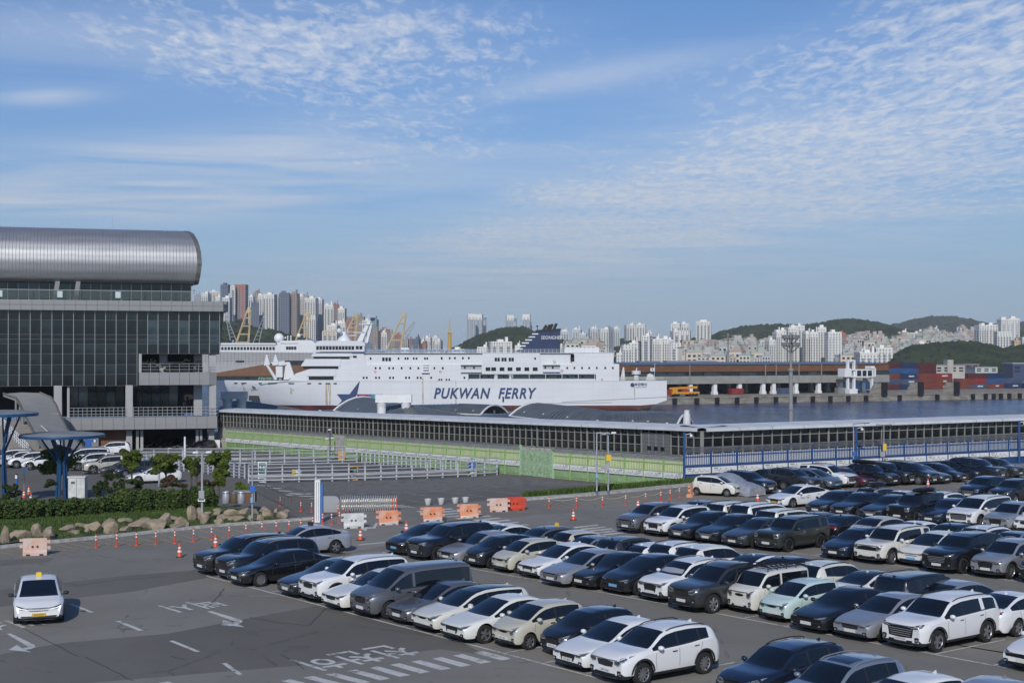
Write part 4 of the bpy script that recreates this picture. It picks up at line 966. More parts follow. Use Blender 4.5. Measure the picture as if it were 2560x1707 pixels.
MB().sphere((WX(693), 5, WZ_(845)), 2.25, 16, 12).cyl((WX(693), 5, WZ_(860)), (WX(693), 5, WZ_(850)), 1.0, 1.2, 10).build('radar_dome', M_white, W2, smooth=40)
MB().sphere((WX(743), 5, WZ_(838)), .9, 10, 8).sphere((WX(709), 5, WZ_(844)), .45, 8, 6).sphere((WX(715), 5, WZ_(841)), .4, 8, 6).sphere((WX(723), 5, WZ_(841)), .4, 8, 6).cyl((WX(715), 5, WZ_(855)), (WX(715), 5, WZ_(842)), .2).cyl((WX(723), 5, WZ_(855)), (WX(723), 5, WZ_(842)), .2).build('small_domes', M_white, W2, smooth=40)
MB().b2((WX(700), -.4, WZ_(858)), (WX(745), 6, WZ_(851.5))).build('upper_deck', M_sup, W2)
# boarding gantry
g = QP(2130, 14); GB = thing('boarding_gantry', 'white passenger boarding bridge on legs at the quay edge', 'gantry', (g.x, g.y, QZ), rzq)
kg = F / g.y
def gx(px): return (px - 2130) / kg
def gz(py): return CZ - (py - HOR) / kg - QZ
MB().b2((gx(2108), 0, gz(942)), (gx(2128), 5, gz(921))).build('cabin', M_white, GB)
MB().b2((gx(2128), .5, gz(943)), (gx(2203), 4.5, gz(940.5))).b2((gx(2128), .5, gz(926)), (gx(2203), 4.5, gz(923))).build('bridge_frame', M_white, GB)
for a, b in ((2146, 2160), (2164, 2176), (2180, 2193)): MB().b2((gx(a), .4, gz(940)), (gx(b), .6, gz(926))).build('glass_pane', M_gl2, GB)
for a in (2128, 2144.5, 2161.5, 2177.5, 2194.5): MB().b2((gx(a) - .2, .3, gz(943)), (gx(a) + .4, 4.6, gz(923))).build('bridge_post', M_white, GB)
for a in (2123, 2142): MB().b2((gx(a) - .4, 1, 0), (gx(a) + .5, 2.2, gz(900))).build('tower_leg', M_white, GB)
MB().b2((gx(2121), .9, gz(903)), (gx(2145), 2.3, gz(899.8))).b2((gx(2121), -.2, 0), (gx(2146), 3.4, gz(972))).build('tower_beam', M_white, GB)
MB().b2((gx(2195), 1, 0), (gx(2200), 2.2, gz(943))).build('rear_leg', M_white, GB); MB().b2((gx(2188), 0, gz(922)), (gx(2200), 4, gz(915))).b2((gx(2200), 0, gz(941)), (gx(2204), 5, gz(920))).build('machine_house', M_white, GB)
# containers, each its own box with corrugated sides and doors
def cont_mesh(m):
    mb = MB(); L, Wd, H = 12.2, 2.44, 2.6
    n = 40; top = []
    for sy in (-1, 1):
        pts = []
        for i in range(n + 1):
            x = -L / 2 + L * i / n; y = sy * (Wd / 2 - (.05 if i % 2 else 0)); pts.append((x, y))
        mb.grid([[(x, y, .12) for x, y in pts], [(x, y, H - .12) for x, y in pts]])
    mb.box((0, 0, H - .06), (L, Wd, .12)).box((0, 0, .06), (L, Wd, .12))
    for sx in (-1, 1):
        mb.box((sx * (L / 2 - .04), 0, H / 2), (.06, Wd - .1, H - .2))
        for sy in (-1, 1): mb.box((sx * (L / 2 - .09), sy * (Wd / 2 - .07), H / 2), (.2, .18, H))
        for y in (-.7, -.3, .3, .7): mb.cyl((sx * (L / 2 + .02), y, .15), (sx * (L / 2 + .02), y, H - .15), .03, .03, 4)
    return mb.mesh('container', m)
CM = {}
for nme, c in dict(navy=(.014, .028, .085), blue=(.025, .075, .20), maroon=(.085, .018, .018), red=(.23, .022, .022), rust=(.16, .040, .025), steel=(.05, .075, .13), grey=(.2, .21, .22)).items():
    CM[nme] = cont_mesh(mat('container_' + nme, c, .5, var=.18, vs=.5))
names = dict(navy='navy blue', blue='mid blue', maroon='dark maroon', red='bright red', rust='rust brown', steel='slate blue', grey='grey')
seen = {}
def container(px, lev, col, off=40, mark=None, half=False):
    p = QP(px, off); o = ob('shipping_container', CM[col], None, (p.x, p.y, QZ + .02 + lev * 2.62), rzq)
    if half: o.scale = (.5, 1, 1)
    i = seen.get((col, lev), 0); seen[(col, lev)] = i + 1
    tag(o, '%s container on quay tier %s, %s of that colour and tier from left' % (names[col], ('one', 'two', 'three', 'four', 'five')[lev], nth(i)), 'container', 'containers on the quay')
    if mark: lettering('lettering', mark, 1.1, M_white, o, (1.5 if not half else 0, -1.25, 1.35), (math.pi / 2, 0, 0), bold=.04)
OFF = 60
st = [(2268, ['navy', 'steel', 'navy', 'blue', 'navy'], ('', 'tailwind', 'tailwind', '', '')), (2222, ['maroon', 'steel', 'rust', 'blue', 'maroon'], None), (2312, ['rust', 'rust', 'rust', 'maroon', 'maroon'], None),
      (2352, ['rust', 'rust', 'red'], ('UUU', 'UUU', 'HASCO')), (2440, ['steel', 'red', 'maroon'], ('tailwind', '', '')), (2483, ['rust', 'blue', 'navy'], ('UUU', '', '')), (2528, ['navy', 'steel'], ('tailwind', '')), (2412, ['rust', 'rust'], None), (2580, ['navy'], None)]
for px, cs, mk in sorted(st):
    for l, c in enumerate(cs): container(px, l, c, OFF, (mk[l] if mk else None) or None)
for px, cs in ((1752, ['steel', 'blue']), (1800, ['maroon', 'red']), (1842, ['maroon', 'maroon']), (1890, ['navy', 'navy']), (1960, ['maroon', 'maroon']), (2010, ['rust']), (2070, ['grey']), (2090, ['rust', 'rust']), (2160, ['blue', 'blue']), (2390, ['blue'])):
    for l, c in enumerate(cs): container(px, l, c, 78 if px != 2390 else 100)
container(1840, 0, 'red', 24, None, True); container(1960, 0, 'steel', 24, None, True); container(2105, 0, 'grey', 18, None, True)
# yellow mobile crane on the quay
c = QP(1712, 8); MC = thing('mobile_crane', 'yellow mobile crane truck parked on the quay beside the ferry stern', 'crane', (c.x, c.y, QZ), rzq)
M_yel = mat('crane_yellow', (.62, .28, .015), .5, var=.1)
MB().b2((-6, 0, 1.0), (7, 2.6, 1.9)).build('chassis', M_yel, MC); MB().b2((-5.6, .2, 1.9), (-3.2, 2.4, 3.2)).build('cab', M_yel, MC); MB().prism([(-6.5, 3.0), (6.5, 3.2), (6.5, 4.2), (-6.5, 3.7)], .8, 1.8, 'y').build('boom', M_yel, MC)
MB().b2((-.5, .3, 1.9), (2.5, 2.3, 3.0)).b2((-6.8, -.2, .5), (-6.2, 2.8, 2.8)).build('turret', mat('crane_red', (.35, .05, .03), .5), MC)
for x in (-4.6, -3.0, 2.4, 4.0, 5.6): MB().cyl((x, -.1, .65), (x, 2.7, .65), .65, .65, 12).build('wheel', M_blk, MC)
# harbour cranes behind the ferry (luffing jibs)
M_cr = mat('crane_cream', (.50, .38, .20), .6, var=.15, vs=.2); M_crg = mat('crane_grey', (.30, .32, .35), .6)
def jib(label, p0, p1, d, w, m, bars=4):
    a, b = D(*p0, d), D(*p1, d); J = thing('harbour_crane', label, 'crane', (a.x, a.y, a.z), 0, 'harbour cranes behind the ferry'); v = b - a
    mb = MB()
    for s in (-1, 1): mb.cyl((s * w / 2, 0, 0), (v.x + s * w * .12, 0, v.z), w * .09, w * .06, 6)
    mb.build('jib', m, J)
    for k in range(1, bars + 1):
        f = k / (bars + 1); ww = w / 2 * (1 - f) + w * .12 * f; MB().cyl((v.x * f - ww, 0, v.z * f), (v.x * f + ww, 0, v.z * f), w * .05, w * .05, 6).build('cross_bar', m, J)
    MB().box((v.x, 0, v.z), (w * .22, w * .2, w * .4)).build('jib_head', m, J)
    MB().cyl((0, 0, 0), (0, 0, WZ - a.z), w * .2, w * .25, 10).build('pedestal', m, J)
jib('cream crane jib left of the radar dome', (602, 876, 0)[:2], (623, 775), 760, 7.5, M_cr); jib('cream crane jib right of the radar dome', (748, 872), (769, 784), 760, 7, M_cr)
jib('cream crane jib behind the ferry bridge mast', (872, 850), (891, 789), 780, 7, M_cr, 5); jib('cream crane jib behind the ferry top deck', (985, 872), (1011, 788), 780, 7.5, M_cr, 3)
jib('thin grey crane jib left of the cream cranes', (583, 850), (566, 792), 860, 3.5, M_crg, 6); jib('thin grey crane jib between the radar dome and cream crane', (640, 858), (660, 792), 860, 3.5, M_crg, 6); jib('thin pale grey crane jib leaning right behind the ferry', (1008, 848), (1035, 806), 900, 4, M_crg, 5)
t = D(1124, 876, 820); TW = thing('navigation_tower', 'yellow lattice tower with white top behind the ferry deck', 'tower', (t.x, t.y, t.z - 8))
MB().cyl((0, 0, 0), (0, 0, 18), 1.3, 1.0, 8).build('shaft', mat('tower_yellow', (.5, .33, .08), .6), TW); MB().cyl((0, 0, 18), (0, 0, 27), .7, .3, 6).box((0, 0, 18.5), (5, 3, .8)).build('top', M_cr, TW)
# tall floodlight mast on the near pier, and the far one
def mast(label, px, ytop, ybase, d, w, z0):
    b = D(px, ytop, d); Mm = thing('floodlight_mast', label, 'mast', (b.x, b.y, z0), 0, 'floodlight masts'); h = b.z - z0
    MB().cyl((0, 0, 0), (0, 0, h * .66), w, w * .8, 12).cyl((0, 0, h * .66), (0, 0, h * .98), w * .5, w * .4, 8).cyl((0, 0, h * .655), (0, 0, h * .675), w * 1.3, w * 1.3, 12).cyl((0, 0, h * .32), (0, 0, h * .33), w * 1.25, w * 1.25, 12).build('pole', mat('mast_concrete', (.24, .25, .25), .7, var=.15), Mm)
    mb = MB()
    for z, r in ((h * .86, 1.05 * w / .3), (h * .925, .95 * w / .3)):
        mb.lathe([(r - .05, 0), (r, .06), (r - .05, .12)], 12, c=(0, 0, z))
        for k in range(4): a = k * math.pi / 2; mb.cyl((r * math.cos(a), r * math.sin(a), z), (0, 0, z - r * .8), .06, .06, 5)
    mb.build('light_ring', M_joint, Mm); mb = MB()
    for z, r in ((h * .86, 1.05 * w / .3), (h * .925, .95 * w / .3)):
        for k in range(9): a = k * 2 * math.pi / 9; mb.box((r * math.cos(a), r * math.sin(a), z + .35), (.5, .35, .5), a)
    mb.build('floodlight', mat('lamp_grey', (.2, .21, .22), .4), Mm)
mast('tall grey floodlight mast with lamp rings between corridor and water', 1977, 826, 1062, 205, .33, -3.0)
mast('slim grey floodlight mast far behind the brown quay building', 1820, 830, 912, 720, .8, -8.0)
# ================================================================== skyline across the harbour
def facade(name, wall, glass, fl=3.0, bay=3.2, gw=.45):
    m = bpy.data.materials.new(name); m.use_nodes = True; t = m.node_tree; b = t.nodes['Principled BSDF']; N = NT(t)
    oc = N.n('ShaderNodeTexCoord').outputs['Object']; sp = N.n('ShaderNodeSeparateXYZ'); N.link(oc, sp.inputs[0])
    h = N.m('FRACT', N.m('DIVIDE', N.m('ADD', sp.outputs[0], N.m('MULTIPLY', sp.outputs[1], 1.0)), bay))
    v = N.m('FRACT', N.m('DIVIDE', sp.outputs[2], fl))
    win = N.m('MULTIPLY', N.m('LESS_THAN', N.m('ABSOLUTE', N.m('SUBTRACT', h, .5)), gw / 2), N.m('LESS_THAN', N.m('ABSOLUTE', N.m('SUBTRACT', v, .55)), .28))
    nz = N.noise(oc, .3, 2)
    c = N.mix(win, N.mix(N.ramp(nz, .3, .7), tuple(k * .94 for k in wall) + (1,), (*wall, 1)), (*glass, 1))
    N.link(c, b.inputs['Base Color']); b.inputs['Roughness'].default_value = .6
    return m
def strip_mat(name, glass, slab, fl=3.0):
    m = bpy.data.materials.new(name); m.use_nodes = True; t = m.node_tree; b = t.nodes['Principled BSDF']; N = NT(t)
    sp = N.n('ShaderNodeSeparateXYZ'); N.link(N.n('ShaderNodeTexCoord').outputs['Object'], sp.inputs[0])
    v = N.m('FRACT', N.m('DIVIDE', sp.outputs[2], fl)); N.link(N.mix(N.m('LESS_THAN', v, .32), (*glass, 1), (*slab, 1)), b.inputs['Base Color']); b.inputs['Roughness'].default_value = .35
    return m
FC = dict(white=facade('facade_white', (.70, .69, .66), (.20, .22, .25)), cream=facade('facade_cream', (.60, .54, .44), (.20, .20, .20)), grey=facade('facade_grey', (.36, .37, .39), (.12, .14, .17)),
          slate=facade('facade_slate', (.13, .16, .22), (.06, .08, .12)), red=facade('facade_red', (.38, .16, .12), (.14, .12, .13)), brown=facade('facade_brown', (.34, .27, .23), (.13, .12, .12)),
          glass=facade('facade_glass', (.20, .27, .36), (.12, .18, .27), 4, 4, .8), pale=facade('facade_pale', (.52, .54, .57), (.24, .27, .31)), teal=facade('facade_teal', (.22, .33, .36), (.10, .17, .2)), tan=facade('facade_tan', (.55, .42, .28), (.25, .2, .15)), plain=mat('tower_cap_white', (.74, .73, .70), .6))
STR = dict(d=strip_mat('strip_dark', (.13, .16, .20), (.42, .43, .44)), w=strip_mat('strip_pale', (.30, .34, .38), (.62, .62, .61)), b=strip_mat('strip_blue', (.10, .14, .21), (.22, .26, .33)))
CNAME = dict(white='white', cream='cream', grey='grey', slate='slate blue', red='brick red', brown='brown striped', glass='blue glass', pale='pale grey', teal='teal', tan='tan', plain='white')
TWR = []
def tower(px0, px1, yt, Y, c, st='d', yaw=None, cap=1, n=3):
    TWR.append((px0, px1, yt, Y, c, st, yaw, cap, n))
for a in [(484, 500, 738, 2300, 'grey'), (505, 522, 732, 2350, 'white'), (522, 545, 728, 2400, 'cream'), (537, 552, 741, 2250, 'white'), (553, 574, 711, 2050, 'slate', 'b'), (574, 586, 713, 2000, 'white', 'd', 8, 0, 1), (585, 616, 711, 2010, 'red', 'd', -6, 0, 4),
          (556, 575, 743, 1950, 'pale'), (616, 633, 740, 2150, 'pale', 'b'), (626, 645, 756, 1960, 'slate', 'b'), (635, 648, 730, 2250, 'brown'), (642, 658, 737, 2000, 'white', 'd', 10), (658, 688, 735, 1980, 'white', 'd', -8, 1, 4), (687, 697, 745, 2060, 'grey'),
          (697, 722, 731, 1990, 'slate', 'b', 6, 1, 4), (720, 745, 733, 2000, 'brown', 'd', -8, 1, 4), (743, 756, 738, 2060, 'cream'), (753, 770, 739, 2150, 'grey'), (762, 792, 744, 2020, 'white', 'd', -10, 1, 4), (769, 791, 787, 1900, 'white', 'd', -6, 0, 4), (791, 806, 747, 2070, 'pale'),
          (808, 832, 762, 2050, 'white', 'd', 8, 1, 3), (831, 846, 760, 2100, 'red'), (846, 863, 770, 2000, 'white', 'd', -6), (806, 842, 826, 1820, 'cream', 'd', 0, 0), (820, 846, 812, 1860, 'white'), (840, 862, 806, 1900, 'white'), (862, 882, 801, 1980, 'red'), (868, 909, 791, 2100, 'brown'), (882, 900, 815, 1900, 'brown'),
          (903, 927, 800, 2100, 'white', 'b'), (924, 944, 798, 2250, 'teal'), (915, 926, 812, 1950, 'white'), (924, 948, 826, 1900, 'brown'), (950, 964, 830, 1900, 'white'), (950, 973, 822, 2000, 'red'), (973, 989, 828, 2000, 'grey'), (985, 1003, 836, 2000, 'red'), (1002, 1020, 847, 1850, 'grey'), (1020, 1031, 846, 1950, 'red'), (1031, 1049, 846, 1900, 'slate'),
          (1049, 1064, 851, 2000, 'white'), (1053, 1063, 858, 1900, 'red'), (1063, 1078, 843, 2150, 'white'), (1078, 1092, 842, 2150, 'white'), (1090, 1104, 850, 2100, 'white'),
          (1168, 1187, 785, 3000, 'glass', 'w', 10, 2, 2), (1187, 1207, 786, 3050, 'glass', 'w', -10, 2, 2), (1205, 1217, 794, 3100, 'glass', 'w', 0, 0, 1), (1265, 1283, 788, 3050, 'glass', 'w', 10, 2, 2), (1281, 1293, 796, 3100, 'glass', 'w', 0, 0, 1), (1307, 1326, 786, 3050, 'glass', 'w', -8, 2, 2), (1322, 1330, 805, 3100, 'glass', 'w', 0, 0, 1),
          (1399, 1420, 827, 2500, 'pale', 'd', 12), (1433, 1454, 822, 2450, 'pale', 'd', -12), (1450, 1468, 833, 2350, 'pale'), (1473, 1493, 820, 2450, 'pale', 'd', 10), (1492, 1504, 827, 2500, 'grey'), (1503, 1524, 821, 2400, 'white', 'd', -10), (1516, 1534, 818, 2520, 'teal'), (1531, 1547, 820, 2380, 'pale', 'd', 14),
          (1222, 1278, 853, 1750, 'white'), (1195, 1222, 866, 1720, 'white'), (1288, 1302, 862, 1760, 'white'), (1402, 1416, 858, 1780, 'white'), (1418, 1450, 858, 1780, 'white'), (1130, 1165, 872, 1700, 'white'),
          (1563, 1586, 812, 2500, 'white', 'd', 14, 1, 3), (1592, 1615, 810, 2480, 'white', 'd', -10, 1, 3), (1542, 1556, 881, 1500, 'white'), (1555, 1578, 860, 1520, 'white', 'd', 6, 0, 3), (1576, 1600, 856, 1530, 'white', 'd', -14, 1, 2), (1608, 1629, 838, 1650, 'white', 'd', -16, 1, 1), (1618, 1630, 830, 1800, 'white'),
          (1630, 1652, 846, 1600, 'white', 'd', 4, 1, 4), (1650, 1674, 845, 1605, 'white', 'd', -4, 1, 4), (1671, 1682, 848, 1650, 'pale'), (1680, 1696, 826, 1700, 'white', 'd', 12, 1, 1), (1681, 1707, 857, 1560, 'white', 'd', -12, 0, 2), (1679, 1702, 808, 2100, 'white', 'd', -8), (1700, 1721, 808, 2120, 'white', 'd', 10), (1701, 1728, 826, 1950, 'white', 'd', -14, 0, 2),
          (1742, 1780, 803, 2200, 'white', 'd', -12, 1, 4), (1740, 1765, 877, 1500, 'brown'), (1765, 1798, 867, 1520, 'brown'),
          (1919, 1936, 848, 1600, 'white'), (1938, 1954, 829, 1620, 'white', 'd', 10), (1951, 1969, 824, 1640, 'white', 'd', -12), (1968, 1992, 817, 1660, 'white', 'd', 8, 1, 3), (1990, 2014, 813, 1680, 'white', 'd', -8, 1, 3), (2012, 2030, 832, 1640, 'white', 'd', 8), (2028, 2049, 829, 1630, 'white', 'd', -10), (2046, 2067, 817, 1660, 'white', 'd', -6), (2069, 2103, 829, 1600, 'white', 'w', 4, 1, 4), (2097, 2114, 831, 1800, 'red'),
          (2144, 2170, 878, 1450, 'cream'), (2150, 2195, 880, 1420, 'white'), (2192, 2232, 868, 1430, 'white'), (2445, 2470, 812, 1750, 'white', 'd', 8, 1, 4), (2468, 2496, 811, 1760, 'white', 'd', -8, 1, 4), (2501, 2526, 797, 1850, 'white', 'w', 6, 1, 2), (2524, 2550, 795, 1850, 'white', 'w', -6, 1, 2), (2494, 2530, 828, 1700, 'white', 'd', -4, 0, 5), (2537, 2552, 850, 1600, 'tan'), (2556, 2580, 842, 1700, 'white'),
          (2248, 2272, 829, 2400, 'pale'), (2272, 2313, 831, 2400, 'pale'), (2318, 2332, 821, 2380, 'grey'), (2331, 2348, 822, 2380, 'cream'), (2293, 2325, 857, 1900, 'cream')]: tower(*a)
TWR.sort()
for i, (px0, px1, yt, Y, c, st, yaw, cap, n) in enumerate(TWR):
    w = (px1 - px0) * Y / F; a = D((px0 + px1) / 2, yt, Y); z0 = WZ + 1.4; h = a.z - z0
    yaw = random.uniform(-14, 14) if yaw is None else yaw; ca = abs(math.cos(R(yaw))) + .45 * abs(math.sin(R(yaw)))
    w /= ca; d = max(w * .7, 14)
    O = thing('apartment_tower', '%s %s on the far shore, %s building of the skyline from the left' % (CNAME[c], 'tower' if h > 45 else 'block', nth(i)), 'tower' if h > 45 else 'building', (a.x, a.y + d / 2, z0), R(yaw), 'buildings across the harbour')
    mb = MB().box((0, 0, h / 2 - cap * .6), (w, d, h - cap * 1.2)); mb.build('body', FC[c], O)
    sm_ = MB()
    if n and w > 6:
        sw = w / n * .42
        for k in range(n): sm_.box((-w / 2 + w * (k + .5) / n, -d / 2 - .08, h * .5 - 2.5), (sw, .5, h - 8))
        for k in range(2): sm_.box((-w / 2 - .08, -d / 2 + d * (k + .5) / 2, h * .5 - 2.5), (.5, d * .2, h - 8)); sm_.box((w / 2 + .08, -d / 2 + d * (k + .5) / 2, h * .5 - 2.5), (.5, d * .2, h - 8))
        sm_.build('window_strip', STR['b' if c in ('slate', 'glass') and st != 'w' else st], O)
        fin = MB()
        for k in range(n + 1): fin.box((-w / 2 + w * k / n, -d / 2 - .25, h * .5 - 1), (max(.5, w * .03), .9, h - 2))
        fin.build('pier', FC['plain'] if c in ('white', 'pale', 'glass', 'cream') else FC[c], O)
    if cap == 2: MB().box((0, 0, h - 5.5), (w * 1.02, d * 1.02, 12)).build('crown', FC['plain'], O)
    elif cap:
        pw = random.uniform(.25, .5)
        mb = MB().box((random.uniform(-.2, .2) * w, 0, h + .2), (w * pw, d * .5, 4.5)).box((0, 0, h - 1.0), (w * 1.03, d * 1.03, 1.4))
        if random.random() < .4: mb.box((w * .3, 0, h + 2), (w * .12, d * .3, 7))
        mb.build('roof_block', FC['plain'] if c in ('white', 'cream', 'pale') else FC[c], O)
# low buildings with their own shapes on the far pier
M_wall = mat('pier_wall', (.42, .40, .36), .8, var=.1, vs=.1)
def low(label, px0, px1, y0, y1, Y, m, dep=25, roof=None, tw=None):
    a, b = D(px0, y1, Y), D(px1, y1, Y); h = (y1 - y0) / F * Y; O = thing('pier_building', label, 'building', (a.x, a.y, a.z)); w = b.x - a.x
    MB().b2((0, 0, -6), (w, dep, h)).build('wall', m, O)
    MB().b2((-.4, -.4, h), (w + .4, dep, h + .6)).build('roof', roof or M_pan2, O)
    mb = MB(); k = max(2, int(w / 6))
    for i in range(k): mb.box((w * (i + .5) / k, -.05, h * .62), (w / k * .55, .3, h * .22)); mb.box((w * (i + .5) / k, -.05, h * .25), (w / k * .55, .3, h * .2))
    mb.build('window', M_wind, O)
    if tw: MB().b2((w * tw, -1, -6), (w * tw + w * .16, dep * .4, h * 1.75)).build('stair_tower', m, O)
low('grey pier building with a stair tower right of the container stacks', 2320, 2412, 913, 931, 1180, M_wall, tw=.52); low('pale low pier shed with a flat roof', 2438, 2494, 918, 930, 1190, mat('shed_pale', (.45, .50, .50), .7)); low('dark blue pier warehouse at the right edge', 2532, 2600, 909, 934, 1160, mat('shed_blue', (.03, .05, .12), .6), roof=mat('shed_roof', (.45, .47, .5), .6)); low('brick red low building between the pier sheds', 2412, 2448, 911, 920, 1240, mat('shed_red', (.22, .13, .10), .8))
low('long cream wall block below the white tower', 1706, 1809, 851, 864, 1900, mat('cream_block', (.52, .46, .34), .8, var=.08, vs=.1)); low('long white roofed hall behind the brown quay building', 1668, 1790, 904, 911, 900, M_white); low('small teal roofed sheds behind the brown quay building', 1600, 1650, 905, 911, 950, mat('roof_teal', (.25, .36, .38), .6))
w0 = MB().face([(330, 1185, WZ + .4), (620, 1185, WZ + .4), (700, 1300, WZ + .4), (330, 1300, WZ + .4)]).build('far_pier', M_quay, kind='structure')
# ------------------------------------------------------------------ wooded hills
def leafy(name, c1, c2, sc):
    return mat(name, c1, .95, var=.5, vs=sc, col2=c2, bump=.8, bs=sc * 4, spec=.15)
M_hill = leafy('hill_woodland', (.040, .058, .026), (.018, .030, .016), .03); M_hillf = leafy('far_hill_woodland', (.042, .056, .034), (.024, .036, .026), .02)
def hill(name, ridge, Y, dY, m, clump, nclump, base=WZ + 1.4, seed=1):
    rnd = random.Random(seed); pxs = np.linspace(ridge[0][0], ridge[-1][0], 70); ys = np.interp(pxs, [r[0] for r in ridge], [r[1] for r in ridge]); rows = []
    def P(px, f):
        Yf = Y + dY * min(f, 1.0) + (f - 1) * dY * .8 * (f > 1); zr = D(px, float(np.interp(px, pxs, ys)), Y + dY).z
        s = math.sin(min(f, 1.0) * math.pi / 2) if f <= 1 else 1 - (f - 1); z = base + max(zr - base, 0) * s
        return Vector(((px - CX) / F * Yf, Yf, z))
    for px in pxs: rows.append([tuple(P(px, f) + Vector((0, 0, rnd.uniform(-1, 1) * clump * .3))) for f in (0, .12, .25, .4, .55, .7, .85, 1.0, 1.3, 1.8)])
    MB().grid(rows).build(name, m, kind='structure', smooth=60)
    mb = MB(); n = 0
    oct_ = [(1, 0, 0), (-1, 0, 0), (0, 1, 0), (0, -1, 0), (0, 0, 1), (.7, .7, .6), (-.7, .7, .6), (.7, -.7, .6), (-.7, -.7, .6)]
    fs = [(0, 5, 7), (5, 2, 6), (6, 1, 8), (8, 3, 7), (5, 4, 7), (5, 6, 4), (6, 8, 4), (8, 7, 4), (0, 5, 2), (2, 6, 1), (1, 8, 3), (3, 7, 0)]
    while n < nclump:
        px = rnd.uniform(pxs[0], pxs[-1]); f = 1 - rnd.random() ** 1.6 * .95; p = P(px, f); s = clump * rnd.uniform(.6, 1.35)
        mb.add([(p.x + a * s * rnd.uniform(.7, 1.2), p.y + b * s * rnd.uniform(.7, 1.2), p.z + c * s * rnd.uniform(.7, 1.1) - s * .2) for a, b, c in oct_], fs); n += 1
    mb.build('woodland', m, kind='stuff')
    return P
hill('hill', [(440, 800), (540, 806), (560, 813), (585, 812), (620, 822), (655, 829), (690, 833), (720, 845), (800, 862), (880, 878), (960, 884)], 1650, 250, M_hill, 5.5, 1500, seed=2)
hill('hill', [(1120, 884), (1150, 870), (1180, 851), (1220, 838), (1250, 828), (1280, 826), (1310, 825), (1340, 838), (1380, 850), (1430, 862), (1500, 872)], 1850, 300, M_hill, 6, 1600, seed=3)
hill('hill', [(1540, 856), (1600, 852), (1700, 856), (1770, 852), (1800, 838), (1850, 826), (1900, 821), (1950, 819), (2000, 823), (2050, 816), (2100, 807), (2150, 807), (2200, 816), (2250, 830), (2300, 842), (2360, 850), (2440, 846), (2520, 838), (2620, 836)], 2050, 650, M_hill, 8, 4200, seed=4)
hill('far_hill', [(2180, 838), (2220, 822), (2290, 805), (2330, 798), (2380, 797), (2420, 804), (2460, 814), (2500, 818), (2560, 812), (2640, 796)], 3900, 600, M_hillf, 12, 1500, seed=5)
PH = hill('near_hill', [(2215, 918), (2240, 893), (2280, 873), (2330, 868), (2400, 862), (2440, 864), (2480, 872), (2510, 880), (2540, 874), (2600, 866), (2680, 868)], 1330, 170, M_hill, 5, 2400, seed=6)
# ------------------------------------------------------------------ houses on the slopes
HCOL = [(.62, .58, .50), (.66, .64, .60), (.62, .54, .45), (.56, .56, .55), (.58, .48, .42), (.64, .62, .54), (.52, .56, .57), (.68, .67, .65)]
HMS = []
for i, c in enumerate(HCOL):
    mw = mat('house_wall_%d' % i, c, .8, var=.08, vs=.2); mr = mat('house_roof_%d' % (i % 3), ((.42, .41, .39), (.40, .34, .30), (.36, .40, .37))[i % 3], .8)
    mb = MB().box((0, 0, -2), (1, .9, 5.0)); mb.k = 1; mb.box((0, 0, .56), (1.06, .96, .1)).box((.2, 0, .72), (.35, .4, .3)); mb.k = 2
    for x in (-.3, 0, .3):
        for z in (.28, -.05): mb.box((x, -.455, z), (.16, .02, .16))
    HMS.append(mb.mesh('hillside_house', [mw, mr, M_wind]))
regs = [((1800, 1925), (858, 906), 1500, 1900, 60), ((2105, 2300), (846, 905), 1560, 2000, 120), ((2300, 2445), (838, 868), 1800, 2300, 60), ((1710, 1800), (872, 906), 1450, 1600, 30), ((1420, 1500), (862, 884), 1650, 1800, 12), ((2400, 2470), (828, 850), 2200, 2400, 14)]
nh = 0
HNAME = ['cream', 'off-white', 'tan', 'grey', 'pinkish tan', 'pale yellow', 'pale blue-grey', 'white']
RNAME = {(1800, 858): 'on the slope left of the tallest white tower cluster', (2105, 846): 'on the crowded slope right of the tallest white tower cluster', (2300, 838): 'on the slope above the near wooded hill', (1710, 872): 'below the long cream wall block', (1420, 862): 'behind the ferry stern deck', (2400, 828): 'high up left of the far right towers'}
for (xa, xb), (ya, yb), Y0, Y1, n in regs:
    for k in range(n):
        py = random.uniform(ya, yb); px = random.uniform(xa, xb); f = (yb - py) / (yb - ya)
        if xa == 2105 and py < 840 + (px - 2105) * .12: continue
        Y = Y0 + (Y1 - Y0) * f; p = D(px, py, Y); s = random.uniform(8, 15)
        hk = random.randrange(8); o = ob('hillside_house', HMS[hk], None, tuple(p), R(random.uniform(-35, 35)), '%s house %s' % (HNAME[hk], RNAME[(xa, ya)]), 'house', 'houses packed on the far hillside'); o.scale = (s * random.uniform(.8, 1.5), s, s * random.uniform(.7, 1.3)); nh += 1
# ================================================================== cars
M_tyre = mat('tyre_rubber', (.016, .016, .017), .85); M_rim = mat('alloy_rim', (.42, .43, .45), .3, metal=.8); M_rimd = mat('alloy_rim_dark', (.05, .05, .055), .35, metal=.6); M_rimb = mat('wheel_well', (.01, .01, .011), .9)
M_trim = mat('black_plastic', (.020, .020, .022), .55); M_cgls = mat('car_glass', (.006, .009, .014), .03, spec=.62, coat=.2); M_chr = mat('chrome', (.70, .71, .73), .12, metal=1.0); M_head = mat('headlight_lens', (.42, .44, .47), .08, metal=.55, spec=.8, coat=1); M_headd = mat('headlight_dark', (.05, .055, .06), .08, spec=.8, coat=1)
M_tail = mat('taillight_red', (.17, .008, .010), .12, spec=.7, coat=1); M_plate = mat('plate_white', (.62, .63, .62), .5); M_platey = mat('plate_yellow', (.62, .38, .02), .5); M_plateb = mat('plate_blue', (.16, .38, .62), .5); M_grl = mat('grille_black', (.010, .010, .011), .35); M_ink = mat('plate_ink', (.03, .03, .035), .6)
